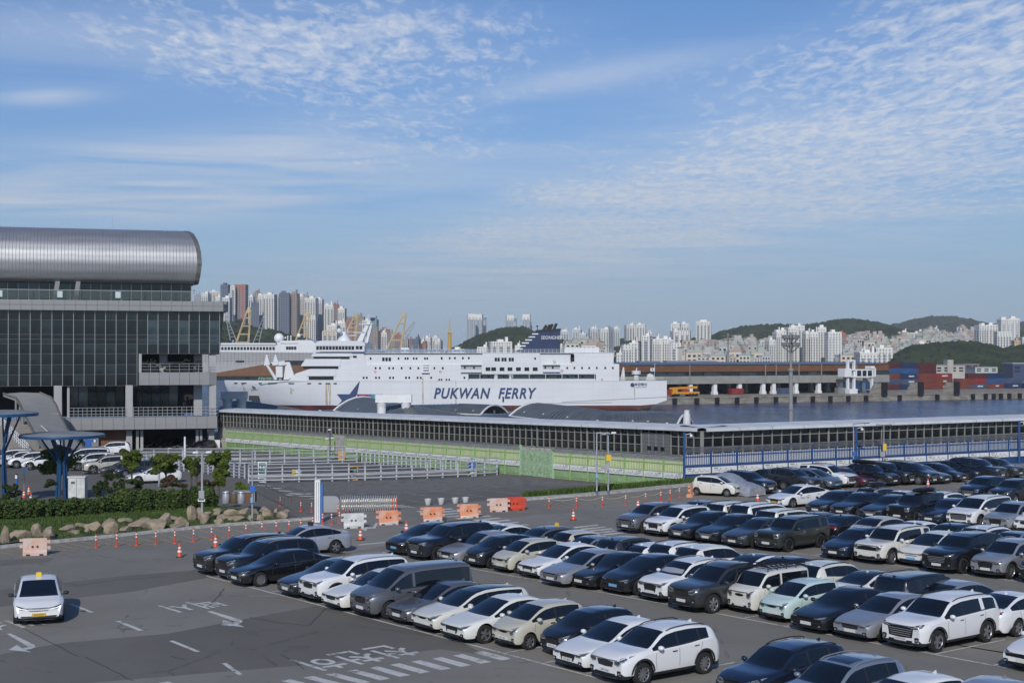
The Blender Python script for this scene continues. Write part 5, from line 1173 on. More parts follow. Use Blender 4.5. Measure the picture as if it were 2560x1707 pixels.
M_seam = mat('panel_gap', (.03, .03, .032), .8); M_drl = mat('day_running_light', (.9, .92, .95), .2, emit=1.2); M_fogb = mat('bumper_silver', (.35, .36, .38), .35, metal=.5)
PAINT = {}
def paintm(c):
    if c in PAINT: return PAINT[c]
    col, met, ro = dict(white=((.74, .75, .77), 0, .3), pearl=((.72, .72, .69), 0, .3), cream=((.66, .65, .60), 0, .3), beige=((.50, .48, .40), 0, .32), black=((.008, .009, .011), 0, .25), ink=((.012, .015, .022), .2, .28), navy=((.012, .020, .045), .3, .28), charcoal=((.045, .048, .052), .4, .32),
                        grey=((.17, .175, .19), .55, .32), silver=((.40, .41, .44), .55, .32), bluegrey=((.15, .18, .235), .45, .32), mint=((.50, .64, .62), 0, .3), red=((.085, .008, .014), .2, .28), green=((.045, .052, .047), .4, .35), steel=((.22, .26, .33), .4, .32), sand=((.52, .50, .45), .2, .35))[c]
    m = mat('car_paint_' + c, col, ro, metal=met, coat=1.0, spec=.5); PAINT[c] = m; return m
def hermite(xs, ys):
    xs, ys = np.array(xs, float), np.array(ys, float); h = np.diff(xs); dl = np.diff(ys) / h; m = np.zeros(len(xs)); m[0], m[-1] = dl[0], dl[-1]
    for i in range(1, len(xs) - 1): m[i] = 0 if dl[i - 1] * dl[i] <= 0 else 2 * dl[i - 1] * dl[i] / (dl[i - 1] + dl[i])
    def f(x):
        x = min(max(x, xs[0]), xs[-1]); i = min(max(int(np.searchsorted(xs, x) - 1), 0), len(h) - 1); t = (x - xs[i]) / h[i]
        return float((1 + 2 * t) * (1 - t) ** 2 * ys[i] + t * (1 - t) ** 2 * h[i] * m[i] + t * t * (3 - 2 * t) * ys[i + 1] + t * t * (t - 1) * h[i] * m[i + 1])
    return f
class Car:
    def __init__(s, L, W, H, R_, fw, rw, top, belt, xc, xr, xb, xd, g0, g1, B, zb=.20, roofw=.70, nose=.16, tail=.15, clad=0, rails=0, grille='wide', head='slim', tailk='slim', C=None, rim='alloy', plate_z=.395, glassroof=0, flush=False, sp=10, fog=True, tail_z=None):
        top = [(0, top[1][1] - .045)] + list(top[1:]); belt = [(0, top[0][1] - .05), (belt[1][0], max(belt[1][1], top[0][1] - .02))] + list(belt[2:])
        s.__dict__.update(locals()); s.build()
    def build(s):
        L, W = s.L, s.W; w0 = W / 2; topf = hermite(*zip(*s.top)); bf = hermite(*zip(*s.belt)); Ra = s.R_ + .065
        keys = {0, .025, .08, .18, .32, .5, s.xc, s.xr, s.xb, s.xd, L - .30, L - .16, L - .07, L - .02, L, s.g0, s.g1}
        for k in (.25, .5, .75): keys.add(s.xc + (s.xr - s.xc) * k); keys.add(s.xb + (s.xd - s.xb) * k); keys.add(s.xr + (s.xb - s.xr) * k)
        for b in s.B: keys |= {b - .035, b + .035}
        if s.C: keys |= set(s.C)
        for xw in (s.fw, s.rw):
            for a in (-1, -.97, -.86, -.66, -.36, 0, .36, .66, .86, .97, 1): keys.add(xw + Ra * a)
        imp = {0, s.xc, s.xr, s.xb, s.xd, L, s.g0, s.g1} | ({*s.C} if s.C else set())
        for b in s.B: imp |= {b - .035, b + .035}
        xs = []
        for k in sorted(keys):
            if xs and k - xs[-1] < .022:
                if k in imp: xs[-1] = k
                continue
            xs.append(k)
        s.xs = xs; G = max(topf(x) - bf(x) for x in np.linspace(s.xr, s.xb, 9)); sec = []
        for x in xs:
            hs, zt = bf(x), topf(x); w = w0 * np.interp(x, [0, .12, .35, .8, L - .7, L - .25, L - .06, L], [.82, .90, .965, 1, 1, .965, .90, .84]); zb = s.zb + .10 * max(0, 1 - x / .12) ** 2 + .16 * max(0, 1 - (L - x) / .25) ** 2
            g = max(zt - hs, .01); r = min(1, g / G); wr = w * (.90 + (s.roofw - .90) * r ** .8); z10 = hs + g * (.86 if r > .4 else .86 - .3 * (1 - r / .4)); hh = hs - zb
            ys = [0, .84 * w, .945 * w, .985 * w, w, .997 * w, .98 * w, .945 * w]; zs = [zb, zb, zb + .03, zb + .13, zb + .45 * hh, zb + .75 * hh, hs - .04, hs]
            for t in (.08, .90, 1.0): ys.append(.94 * w + (wr - .94 * w) * t + .014 * math.sin(math.pi * t) * r); zs.append(hs + (z10 - hs) * t)
            for q, e in ((.90, .94), (.62, .985), (.31, .997), (0, 1.0)): ys.append(wr * q); zs.append(z10 + (zt - z10) * ((e - .86) / .14))
            for xw in (s.fw, s.rw):
                dx = x - xw
                if abs(dx) <= Ra + 1e-6:
                    za = s.R_ + math.sqrt(max(Ra * Ra - dx * dx, 0))
                    for j in range(7): zs[j] = max(zs[j], min(za + .0015 * j, hs - .05 + .002 * j)) if j else max(zs[0], za - .0)
            pts = []
            for j, (y, z) in enumerate(zip(ys, zs)):
                X = x; q = (y / max(w0, .01)) ** 2
                if x < .9: X += s.nose * q * (1 - x / .9) ** 2
                if x > L - .7: X -= s.tail * q * (1 - (L - x) / .7) ** 2
                if j >= 10:
                    bow = 1 - (y / max(wr, .01)) ** 2
                    if s.xc - .35 < x < s.xr + .6: X -= .13 * bow * np.interp(x, [s.xc - .35, s.xc, s.xr, s.xr + .6], [0, 1, .45, 0])
                    if s.xb - .3 < x < s.xd + .25: X += .09 * bow * np.interp(x, [s.xb - .3, s.xb, s.xd, s.xd + .25], [0, .6, .8, 0])
                pts.append((L / 2 - X, y, z))
            sec.append(pts)
        NJ = len(sec[0]); V = []; F_ = []; kind = []
        for p in sec: V += p
        off = len(V)
        for p in sec: V += [(a, -b, c) for a, b, c in p]
        def cls(i, j):
            xm = (xs[i] + xs[i + 1]) / 2
            if j == 0: return 'trim'
            if j in (1, 2) and (s.clad or True): return 'trim' if (s.clad or j == 1) else 'body'
            if s.clad and j == 3 and s.clad > 1: return 'body'
            if 11 <= j <= 13:
                if s.xc <= xm <= s.xr: return 'windshield'
                if s.xb <= xm <= s.xd: return 'rear_window'
                if s.glassroof and s.xr <= xm <= s.xb: return 'trim2'
            if j == 8 and s.g0 <= xm <= s.g1:
                for b in s.B:
                    if abs(xm - b) < .036: return 'trim'
                if s.C and s.C[0] <= xm <= s.C[1]: return 'body'
                n = sum(xm > b for b in s.B) + (1 if s.C and xm > s.C[1] else 0); return 'side%d' % n
            if j == 7 and s.g0 <= xm <= s.g1: return 'trim'
            return 'body'
        parts = {}
        for i in range(len(xs) - 1):
            for j in range(NJ - 1):
                c = cls(i, j); a = i * NJ + j
                f = (a, a + 1, a + NJ + 1, a + NJ); parts.setdefault(c, []).append(('L', f)); F_.append(f)
                f2 = tuple(k + off for k in f[::-1]); parts.setdefault(c, []).append(('R', f2)); F_.append(f2)
        for i, rev in ((0, 1), (len(xs) - 1, 0)):
            for j in range(NJ - 1):
                a = i * NJ + j; f = (a, a + 1, a + 1 + off, a + off) if not rev else (a + off, a + 1 + off, a + 1, a)
                if j == NJ - 2: f = f[:2] + f[3:] if not rev else (f[0],) + f[2:]
                parts.setdefault('trim' if j < 2 else 'body', []).append(('C', f)); F_.append(f)
        s.bvh = BVHTree.FromPolygons([Vector(v) for v in V], F_)
        s.meshes = []      # (name, mesh, paint slot?)
        def ext(fs, mi=None):
            mb = MB(); mp = {}
            for k, (_, f) in enumerate(fs):
                idx = []
                for a in f:
                    if a not in mp: mp[a] = len(mb.v); mb.v.append(V[a])
                    idx.append(mp[a])
                mb.f.append(tuple(idx)); mb.m.append(mi[k] if mi else 0)
            return mb
        bfs = parts.get('body', []) + parts.get('trim', []) + parts.get('trim2', [])
        mi = [0] * len(parts.get('body', [])) + [1] * len(parts.get('trim', [])) + [2] * len(parts.get('trim2', []))
        s.meshes.append(('body', ext(bfs, mi).mesh('car_body', [paintm('white'), M_trim, M_cgls], 33), True))
        s.meshes.append(('windshield', ext(parts['windshield']).mesh('windshield', M_cgls, 40), False))
        if 'rear_window' in parts: s.meshes.append(('rear_window', ext(parts['rear_window']).mesh('rear_window', M_cgls, 40), False))
        for k in range(4):
            for sd in 'LR':
                fs = [f for f in parts.get('side%d' % k, []) if f[0] == sd]
                if fs: s.meshes.append(('side_window', ext(fs).mesh('side_window', M_cgls, 40), False))
        s.details()
    # -- patches laid onto the bodywork
    def cast(s, o, d):
        h = s.bvh.ray_cast(Vector(o), Vector(d)); return h[0] if h[0] is not None else None
    def patch(s, top, bot, face, off=.008, nu=4, nv=3):
        """top/bot: polylines in (y,z) seen from the front or rear, or (x,z) from the side (face 'F','R','L')"""
        rows = []; n = len(top)
        tt = []
        for k in range(n - 1):
            for q in range(nu): f = q / nu; tt.append(([top[k][a] * (1 - f) + top[k + 1][a] * f for a in (0, 1)], [bot[k][a] * (1 - f) + bot[k + 1][a] * f for a in (0, 1)]))
        tt.append((top[-1], bot[-1])); last = None
        for v in range(nv + 1):
            row = []
            for a, b in tt:
                p = [a[k] * (1 - v / nv) + b[k] * v / nv for k in (0, 1)]
                if face == 'F': h = s.cast((6, p[0], p[1]), (-1, 0, 0)); d = Vector((off, 0, 0))
                elif face == 'R': h = s.cast((-6, p[0], p[1]), (1, 0, 0)); d = Vector((-off, 0, 0))
                else: sy = 1 if face == 'L' else -1; h = s.cast((p[0], 4 * sy, p[1]), (0, -sy, 0)); d = Vector((0, off * sy, 0))
                if h is None: h = (last.copy() if last else Vector((0, 0, 0))) ; d = Vector((0, 0, 0))
                last = h; row.append(tuple(h + d))
            rows.append(row)
        return rows
    def addp(s, name, m, top, bot, face='F', off=.010, mirror=True, merge=True, nu=4, nv=3):
        if mirror:
            for sg in (1, -1):
                t = [(a * sg, b) for a, b in top]; b_ = [(a * sg, b) for a, b in bot]
                s.meshes.append((name, MB().grid(s.patch(t, b_, face, off, nu, nv)).mesh(name, m, 50), False))
        else: s.meshes.append((name, MB().grid(s.patch(top, bot, face, off, nu, nv)).mesh(name, m, 50), False))
    def details(s):
        w = s.W / 2; L = s.L; hf = s.top[0][1]; zb = s.zb; h1 = s.top[1][1]; hz = lambda f: zb + (h1 - zb) * f
        g = s.grille
        if g == 'wide': s.addp('grille', M_grl, [(-.42 * w, hz(.80)), (0, hz(.84)), (.42 * w, hz(.80))], [(-.36 * w, hz(.55)), (0, hz(.52)), (.36 * w, hz(.55))], mirror=False)
        elif g == 'hex': s.addp('grille', M_grl, [(-.44 * w, hz(.80)), (0, hz(.83)), (.44 * w, hz(.80))], [(-.34 * w, hz(.34)), (0, hz(.30)), (.34 * w, hz(.34))], mirror=False, nv=4)
        elif g == 'big': s.addp('grille', M_grl, [(-.56 * w, hz(.84)), (0, hz(.87)), (.56 * w, hz(.84))], [(-.50 * w, hz(.38)), (0, hz(.34)), (.50 * w, hz(.38))], mirror=False, nv=4)
        elif g == 'small': s.addp('grille', M_grl, [(-.30 * w, hz(.78)), (0, hz(.82)), (.30 * w, hz(.78))], [(-.26 * w, hz(.69)), (0, hz(.66)), (.26 * w, hz(.69))], mirror=False)
        elif g == 'bar': s.addp('grille', M_grl, [(-.72 * w, hz(.80)), (0, hz(.84)), (.72 * w, hz(.80))], [(-.70 * w, hz(.60)), (0, hz(.58)), (.70 * w, hz(.60))], mirror=False)
        elif g == 'ev': s.addp('grille', M_grl, [(-.38 * w, hz(.70)), (0, hz(.705)), (.38 * w, hz(.70))], [(-.36 * w, hz(.655)), (0, hz(.65)), (.36 * w, hz(.655))], mirror=False)
        if g in ('hex', 'wide', 'big'):
            lo = dict(wide=.55, hex=.34, big=.38)[g]; rows = []
            for k in range(4):
                z = hz(.80) + (hz(lo) - hz(.80)) * (k + .7) / 4.4; ww = np.interp(k, [0, 3], [.40, .34]) * w * (1.25 if g == 'big' else 1)
                r = s.patch([(-ww, z + .012), (0, z + .015), (ww, z + .012)], [(-ww, z - .012), (0, z - .009), (ww, z - .012)], 'F', .016, 4, 1); rows.append(r)
            mb = MB(); [mb.grid(r) for r in rows]; s.meshes.append(('grille_bar', mb.mesh('grille_bar', M_fogb if g == 'big' else M_seam, 40), False))
        H = dict(slim=([(.44, .84), (.66, .94), (.87, 1.06)], [(.46, .68), (.68, .66), (.86, .84)]), tall=([(.50, .92), (.68, 1.04), (.85, 1.14)], [(.50, .62), (.66, .58), (.84, .80)]), block=([(.58, .95), (.72, .97), (.86, .98)], [(.58, .66), (.72, .64), (.85, .66)]), thin=([(.42, .90), (.64, .97), (.87, 1.05)], [(.44, .77), (.66, .79), (.86, .88)]), big=([(.48, .88), (.70, 1.00), (.88, 1.12)], [(.46, .68), (.66, .62), (.86, .84)]))[s.head]
        t = [(a * w, hz(b)) for a, b in H[0]]; b = [(a * w, hz(c)) for a, c in H[1]]
        s.addp('headlight', M_headd if s.head in ('thin',) else M_head, t, b)
        inn = lambda p, q, f: [(a[0] * (1 - f) + c[0] * f + (.02 if k == 0 else -.02 if k == 2 else 0) * w, a[1] * (1 - f) + c[1] * f) for k, (a, c) in enumerate(zip(p, q))]
        s.addp('headlamp_lens', M_headd if s.head not in ('thin',) else M_head, inn(t, b, .35), inn(t, b, .78), off=.016)
        lw = .74 if s.grille == 'ev' else .52; lh = .34 if s.grille == 'ev' else .25; s.addp('lower_intake', M_grl, [(-lw * w, hz(lh)), (0, hz(lh - .02)), (lw * w, hz(lh))], [(-.5 * w, hz(.07)), (0, hz(.05)), (.5 * w, hz(.07))], mirror=False)
        if s.fog: s.addp('fog_lamp', M_grl, [(.60 * w, hz(.40)), (.72 * w, hz(.44)), (.80 * w, hz(.40))], [(.62 * w, hz(.20)), (.72 * w, hz(.18)), (.79 * w, hz(.24))]); s.addp('fog_lens', M_head, [(.66 * w, hz(.33)), (.72 * w, hz(.35)), (.76 * w, hz(.33))], [(.66 * w, hz(.25)), (.72 * w, hz(.24)), (.76 * w, hz(.26))], off=.018)
        if s.clad: s.addp('bumper_lip', M_fogb, [(-.58 * w, hz(.075)), (0, hz(.06)), (.58 * w, hz(.075))], [(-.54 * w, hz(-.01)), (0, hz(-.015)), (.54 * w, hz(-.01))], mirror=False, off=.02)
        h = s.cast((6, 0, s.plate_z), (-1, 0, 0)); xp = (h.x if h else L / 2) + .02
        s.plate = MB().box((xp, 0, s.plate_z), (.02, .50, .115)).mesh('front_plate', M_plate)
        s.platex = xp + .012
        # rear
        tz_ = s.tail_z or (s.top[-1][1] * .5 + s.belt[-2][1] * .5)
        TL = dict(slim=([(.50, .05), (.70, .07), (.88, .09)], [(.52, -.06), (.70, -.07), (.88, -.03)]), tall=([(.66, .20), (.78, .24), (.87, .26)], [(.66, -.20), (.78, -.22), (.87, -.18)]), block=([(.55, .09), (.72, .10), (.87, .10)], [(.55, -.10), (.72, -.11), (.87, -.08)]), bar=([(.10, .03), (.55, .04), (.88, .05)], [(.10, -.03), (.55, -.03), (.88, -.05)]))[s.tailk]
        s.addp('taillight', M_tail, [(a * w, tz_ + c) for a, c in TL[0]], [(a * w, tz_ + c) for a, c in TL[1]], 'R')
        s.addp('rear_bumper_trim', M_trim, [(-.7 * w, zb + .28), (0, zb + .30), (.7 * w, zb + .28)], [(-.66 * w, zb + .16), (0, zb + .16), (.66 * w, zb + .16)], 'R', mirror=False)
        rz = min(tz_ - .02, .95) if L < 4.7 and s.H > 1.45 else .55
        h = s.cast((-6, 0, rz), (1, 0, 0)); xp = (h.x if h else -L / 2) - .02
        s.rplate = MB().box((xp, 0, rz), (.02, .50, .115)).mesh('rear_plate', M_plate)
        # doors: seams and handles
        bl = hermite(*zip(*s.belt))
        for sg in (1, -1):
            ds = [s.g0 + .12] + list(s.B[:1]) + [min(s.rw - .28, s.g1)]
            for k, x in enumerate(ds):
                X = L / 2 - x; pts = []
                for q in range(8):
                    z = zb + .20 + (bl(x) - .03 - zb - .20) * q / 7; xx = X + (.05 if k == 0 else 0) * math.sin(q / 7 * 3.14)
                    if k == 2: xx = X - .18 * (q / 7)
                    h = s.cast((xx, 4 * sg, z), (0, -sg, 0))
                    if h: pts.append((xx, h.y + .004 * sg, z))
                s.meshes.append(('door_seam', MB().grid([[(p[0] - .007, p[1], p[2]) for p in pts], [(p[0] + .007, p[1], p[2]) for p in pts]]).mesh('door_seam', M_seam), False))
            for x in ([s.B[0] - .22, min(s.rw - .38, s.g1 - .15)] if s.B else []):
                z = bl(x) - .12; h = s.cast((L / 2 - x, 4 * sg, z), (0, -sg, 0))
                if h: s.meshes.append(('door_handle', MB().box((L / 2 - x, h.y + .018 * sg, z), (.20, .03, .032)).mesh('door_handle', M_chr), False))
            x = s.g0 + .20; z = bl(x) + .085; X = L / 2 - x
            mb = MB(); mb.sphere((X, sg * (w + .085), z), .1, 10, 7, (.85, 1.15, .78)); mb.sphere((X - .05, sg * (w + .085), z), .085, 8, 6, (.7, 1.1, .75))
            s.meshes.append(('mirror', mb.mesh('mirror', [paintm('white')], 50), True)); s.meshes.append(('mirror_arm', MB().box((X - .02, sg * (w - .02), z - .05), (.07, .16, .04)).mesh('mirror_arm', M_trim), False))
            if s.rails:
                pts = []
                for q in range(9):
                    x = s.xr + .08 + (s.xb - s.xr - .1) * q / 8; h = s.cast((L / 2 - x, sg * w * s.roofw * .93, 4), (0, 0, -1))
                    if h: pts.append((h.x, h.y, h.z + (.045 if 0 < q < 8 else .01)))
                s.meshes.append(('roof_rail', MB().tube(pts, .019, 5).mesh('roof_rail', M_fogb if s.rails > 1 else M_trim), False))
            if s.clad:
                for xw in (s.fw, s.rw):
                    Ra = s.R_ + .06; a0 = []; a1 = []
                    for q in range(13):
                        th = math.pi * (.02 + .96 * q / 12); row = []
                        for rr in (Ra, Ra + .075):
                            xx = L / 2 - xw + rr * math.cos(th); z = s.R_ + rr * math.sin(th); h = s.cast((L / 2 - xw + (Ra + .09) * math.cos(th), 4 * sg, max(s.R_ + (Ra + .09) * math.sin(th), zb + .16)), (0, -sg, 0)); row.append((xx, (h.y if h and abs(h.y) > w * .85 else sg * w * .97) + .014 * sg, z))
                        a0.append(row[0]); a1.append(row[1])
                    s.meshes.append(('wheel_arch', MB().grid([a0, a1]).mesh('wheel_arch', M_trim, 40), False))
        x = s.xb - .12; h = s.cast((L / 2 - x, 0, 4), (0, 0, -1))
        if h: s.meshes.append(('antenna_fin', MB().prism([(h.x + .10, h.z - .01), (h.x - .10, h.z - .02), (h.x - .09, h.z + .065)], -.02, .02, 'y').mesh('antenna_fin', [paintm('white')]), True))
        if s.flush is False and s.H > 1.5 and s.L > 4: pass
        # wheels
        rr = s.R_; tw = .11
        s.tyre = MB().lathe([(rr * .66, -tw), (rr * .93, -tw), (rr, -tw * .72), (rr, tw * .72), (rr * .93, tw), (rr * .66, tw)], 26, 'y').mesh('wheel', M_tyre, 40)
        for nme, mm in (('rim', M_rim), ('rimd', M_rimd)):
            mb = MB(); mb.k = 1; mb.lathe([(.01, .02), (rr * .66, .02), (rr * .67, -.05)], 20, 'y'); mb.k = 0
            mb.lathe([(rr * .66, .06), (rr * .70, .085), (rr * .665, .10), (rr * .62, .07)], 26, 'y'); mb.lathe([(.01, .085), (.06, .08), (.07, .03)], 12, 'y')
            n = s.sp
            for k in range(n):
                a = 2 * math.pi * k / n; c_, s_ = math.cos(a), math.sin(a); u = (-s_, c_); hw0, hw1 = (.022, .032) if n > 6 else (.035, .055)
                def pt(r, t, y): return (r * c_ + u[0] * t, y, r * s_ + u[1] * t)
                mb.add([pt(.05, -hw0, .08), pt(.05, hw0, .08), pt(rr * .66, hw1, .075), pt(rr * .66, -hw1, .075), pt(.05, -hw0, .02), pt(.05, hw0, .02), pt(rr * .66, hw1, .02), pt(rr * .66, -hw1, .02)], [(0, 1, 2, 3), (0, 4, 5, 1), (2, 6, 7, 3), (1, 5, 6, 2), (3, 7, 4, 0)])
            setattr(s, nme, mb.mesh('rim', [mm, M_rimb], 30))
    def place(s, label, cat, col, loc, ang, group='cars parked in the lot', plate='w', z=0.0, name='parked_car', rim=None, digits=None):
        O = thing(name, label, cat, (loc[0], loc[1], z), ang, group); pm_ = paintm(col)
        body = None
        for nm, me, p in s.meshes:
            par = O
            if nm in ('headlamp_lens',): par = hl
            if nm == 'fog_lens': par = fg
            if nm == 'grille_bar' and gr: par = gr
            if nm in ('mirror_arm',): par = mi_
            o = ob(nm, me, par)
            if nm == 'headlight': hl = o
            if nm == 'fog_lamp': fg = o
            if nm == 'grille': gr = o
            elif nm == 'body': gr = None
            if nm == 'mirror': mi_ = o
            if p: o.material_slots[0].link = 'OBJECT'; o.material_slots[0].material = pm_
        pmat = dict(w=M_plate, y=M_platey, b=M_plateb)[plate]
        for me, nm in ((s.plate, 'front_plate'), (s.rplate, 'rear_plate')):
            o = ob(nm, me, O); o.material_slots[0].link = 'OBJECT'; o.material_slots[0].material = pmat
            if digits and nm == 'front_plate': lettering('plate_number', digits, .085, M_ink, o, (s.platex, 0, s.plate_z - .002), (math.pi / 2, 0, math.pi / 2))
        rim = rim or ('rimd' if col in ('black', 'ink', 'navy', 'charcoal', 'green') and random.random() < .45 else 'rim')
        for xw in (s.fw, s.rw):
            for sg in (1, -1):
                t = ob('wheel', s.tyre, O, (s.L / 2 - xw, sg * (s.W / 2 - .115), s.R_)); t.rotation_euler = (0, 0, 0 if sg > 0 else math.pi); t2 = ob('rim', getattr(s, rim), t); t2.rotation_euler = (0, random.uniform(0, 1.2), 0)
        return O
CARS = dict(
    sedan=Car(4.92, 1.86, 1.47, .335, .98, 3.86, [(0, .60), (.10, .70), (.6, .82), (1.40, .96), (2.25, 1.36), (2.65, 1.45), (3.15, 1.465), (3.55, 1.41), (4.25, 1.10), (4.75, 1.05), (4.92, .88)], [(0, .55), (.3, .68), (1.40, .88), (3.0, .95), (4.2, 1.0), (4.7, .98), (4.92, .83)], 1.38, 2.32, 3.5, 4.28, 1.50, 4.0, [2.72, 3.72], sp=10, grille='wide', head='slim'),
    fastback=Car(4.85, 1.865, 1.455, .335, .95, 3.77, [(0, .58), (.10, .68), (.6, .80), (1.30, .93), (2.20, 1.35), (2.60, 1.44), (3.0, 1.45), (3.45, 1.38), (4.35, 1.08), (4.72, 1.04), (4.85, .88)], [(0, .53), (.3, .66), (1.30, .86), (3.0, .95), (4.2, 1.0), (4.65, .97), (4.85, .83)], 1.28, 2.26, 3.3, 4.36, 1.42, 4.12, [2.62, 3.62], grille='hex', head='slim', sp=5),
    compact=Car(3.6, 1.60, 1.485, .285, .75, 3.13, [(0, .68), (.08, .76), (.35, .88), (.80, 1.00), (1.50, 1.38), (1.85, 1.47), (2.4, 1.485), (3.0, 1.43), (3.2, 1.36), (3.48, 1.00), (3.6, .80)], [(0, .62), (.2, .78), (.80, .93), (2.2, 1.0), (3.2, 1.08), (3.42, 1.0), (3.6, .75)], .82, 1.58, 3.05, 3.46, .90, 3.08, [1.98], grille='small', head='tall', tailk='tall', C=None, sp=7, nose=.24, roofw=.74),
    hatch=Car(4.3, 1.78, 1.46, .32, .88, 3.52, [(0, .60), (.10, .70), (.5, .82), (1.15, .95), (2.0, 1.36), (2.35, 1.44), (2.9, 1.46), (3.5, 1.40), (3.85, 1.30), (4.18, .98), (4.3, .78)], [(0, .55), (.3, .70), (1.15, .88), (2.8, .96), (3.8, 1.04), (4.1, .97), (4.3, .75)], 1.15, 2.05, 3.55, 4.15, 1.25, 3.72, [2.45], grille='hex', head='slim', sp=5),
    suv=Car(4.48, 1.855, 1.64, .36, .90, 3.58, [(0, .74), (.08, .89), (.45, 1.01), (1.25, 1.10), (1.98, 1.53), (2.3, 1.60), (2.9, 1.635), (3.75, 1.57), (4.02, 1.49), (4.34, 1.08), (4.48, .85)], [(0, .68), (.28, .84), (1.15, 1.0), (2.8, 1.08), (3.95, 1.17), (4.3, 1.04), (4.48, .80)], 1.24, 2.03, 3.85, 4.32, 1.35, 3.80, [2.45, 3.38], zb=.23, clad=1, rails=1, grille='wide', head='big', sp=10, roofw=.73, plate_z=.45),
    bigsuv=Car(4.92, 1.95, 1.74, .385, .95, 3.82, [(0, .82), (.07, .99), (.45, 1.09), (1.32, 1.17), (1.98, 1.61), (2.3, 1.69), (3.0, 1.735), (4.2, 1.68), (4.48, 1.60), (4.80, 1.15), (4.92, .90)], [(0, .76), (.26, .95), (1.20, 1.07), (2.8, 1.13), (4.3, 1.19), (4.75, 1.08), (4.92, .84)], 1.31, 2.03, 4.32, 4.78, 1.43, 4.42, [2.50], zb=.24, clad=1, rails=1, C=(3.52, 3.72), grille='big', head='thin', tailk='tall', sp=5, roofw=.76, plate_z=.44),
    boxsuv=Car(4.70, 1.89, 1.72, .375, .93, 3.62, [(0, .88), (.06, 1.03), (.4, 1.10), (1.28, 1.15), (1.82, 1.60), (2.1, 1.67), (2.8, 1.71), (4.1, 1.68), (4.40, 1.62), (4.62, 1.12), (4.70, .90)], [(0, .82), (.22, .98), (1.15, 1.08), (2.8, 1.12), (4.3, 1.16), (4.6, 1.06), (4.70, .84)], 1.27, 1.89, 4.30, 4.60, 1.37, 4.30, [2.38], zb=.25, clad=1, rails=1, C=(3.55, 3.80), grille='bar', head='block', tailk='tall', sp=10, roofw=.79, plate_z=.47, nose=.18),
    van=Car(5.15, 1.92, 1.93, .355, .92, 4.10, [(0, .84), (.10, .96), (.45, 1.08), (.85, 1.18), (1.70, 1.76), (2.0, 1.87), (2.8, 1.93), (4.6, 1.90), (4.9, 1.82), (5.08, 1.15), (5.15, .9)], [(0, .78), (.28, .95), (.85, 1.08), (2.8, 1.13), (4.7, 1.15), (5.05, 1.08), (5.15, .84)], .88, 1.76, 4.78, 5.06, .98, 4.85, [1.98], zb=.24, grille='wide', head='tall', tailk='tall', C=(2.02, 2.14), roofw=.82, sp=6, plate_z=.44),
    mpv=Car(5.15, 1.99, 1.76, .37, .98, 4.06, [(0, .80), (.09, .93), (.5, 1.03), (1.05, 1.13), (1.95, 1.62), (2.3, 1.71), (3.0, 1.755), (4.5, 1.71), (4.85, 1.62), (5.05, 1.12), (5.15, .88)], [(0, .74), (.26, .92), (1.05, 1.04), (2.8, 1.09), (4.6, 1.15), (5.0, 1.06), (5.15, .82)], 1.05, 2.02, 4.68, 5.02, 1.18, 4.72, [2.50, 3.85], zb=.22, clad=1, rails=1, grille='big', head='block', tailk='bar', roofw=.77, sp=10, plate_z=.42),
    boxcar=Car(3.6, 1.60, 1.71, .285, .70, 3.22, [(0, .84), (.06, .98), (.25, 1.06), (.55, 1.13), (.98, 1.58), (1.2, 1.67), (1.9, 1.71), (3.2, 1.70), (3.45, 1.66), (3.55, 1.10), (3.6, .86)], [(0, .78), (.16, .95), (.55, 1.05), (2.0, 1.07), (3.3, 1.08), (3.52, 1.03), (3.6, .80)], .56, 1.04, 3.42, 3.54, .64, 3.36, [1.66], grille='small', head='tall', tailk='tall', C=(1.70, 1.80), roofw=.86, sp=7, nose=.14, tail=.07),
    wagon=Car(4.82, 1.815, 1.47, .325, .95, 3.72, [(0, .58), (.10, .69), (.6, .82), (1.30, .95), (2.15, 1.35), (2.55, 1.44), (3.1, 1.465), (4.1, 1.41), (4.4, 1.34), (4.70, 1.0), (4.82, .80)], [(0, .53), (.3, .68), (1.30, .88), (3.0, .96), (4.3, 1.05), (4.65, .97), (4.82, .75)], 1.28, 2.2, 4.12, 4.68, 1.42, 4.25, [2.62, 3.60], grille='small', head='big', sp=7, glassroof=1),
    ev=Car(4.68, 1.88, 1.55, .37, .86, 3.76, [(0, .62), (.10, .74), (.45, .88), (1.0, 1.0), (2.05, 1.45), (2.4, 1.53), (2.9, 1.55), (3.6, 1.46), (4.25, 1.17), (4.52, 1.10), (4.68, .88)], [(0, .56), (.28, .74), (1.0, .92), (2.9, 1.02), (4.15, 1.09), (4.5, 1.03), (4.68, .83)], 1.0, 2.1, 3.45, 4.28, 1.12, 3.98, [2.48], clad=1, grille='ev', head='thin', tailk='bar', sp=5, fog=False, plate_z=.42),
    pickup=Car(5.1, 1.95, 1.83, .39, .98, 4.08, [(0, .90), (.08, 1.03), (.5, 1.12), (1.30, 1.20), (1.95, 1.66), (2.25, 1.77), (2.8, 1.82), (3.42, 1.79), (3.62, 1.70), (3.78, 1.22), (4.2, 1.16), (5.0, 1.13), (5.1, .95)], [(0, .84), (.26, 1.02), (1.30, 1.10), (2.8, 1.14), (3.75, 1.15), (5.0, 1.10), (5.1, .9)], 1.30, 2.02, 3.52, 3.76, 1.40, 3.52, [2.48], zb=.28, clad=1, rails=1, grille='wide', head='slim', tailk='tall', sp=6, roofw=.76, plate_z=.5))
import copy
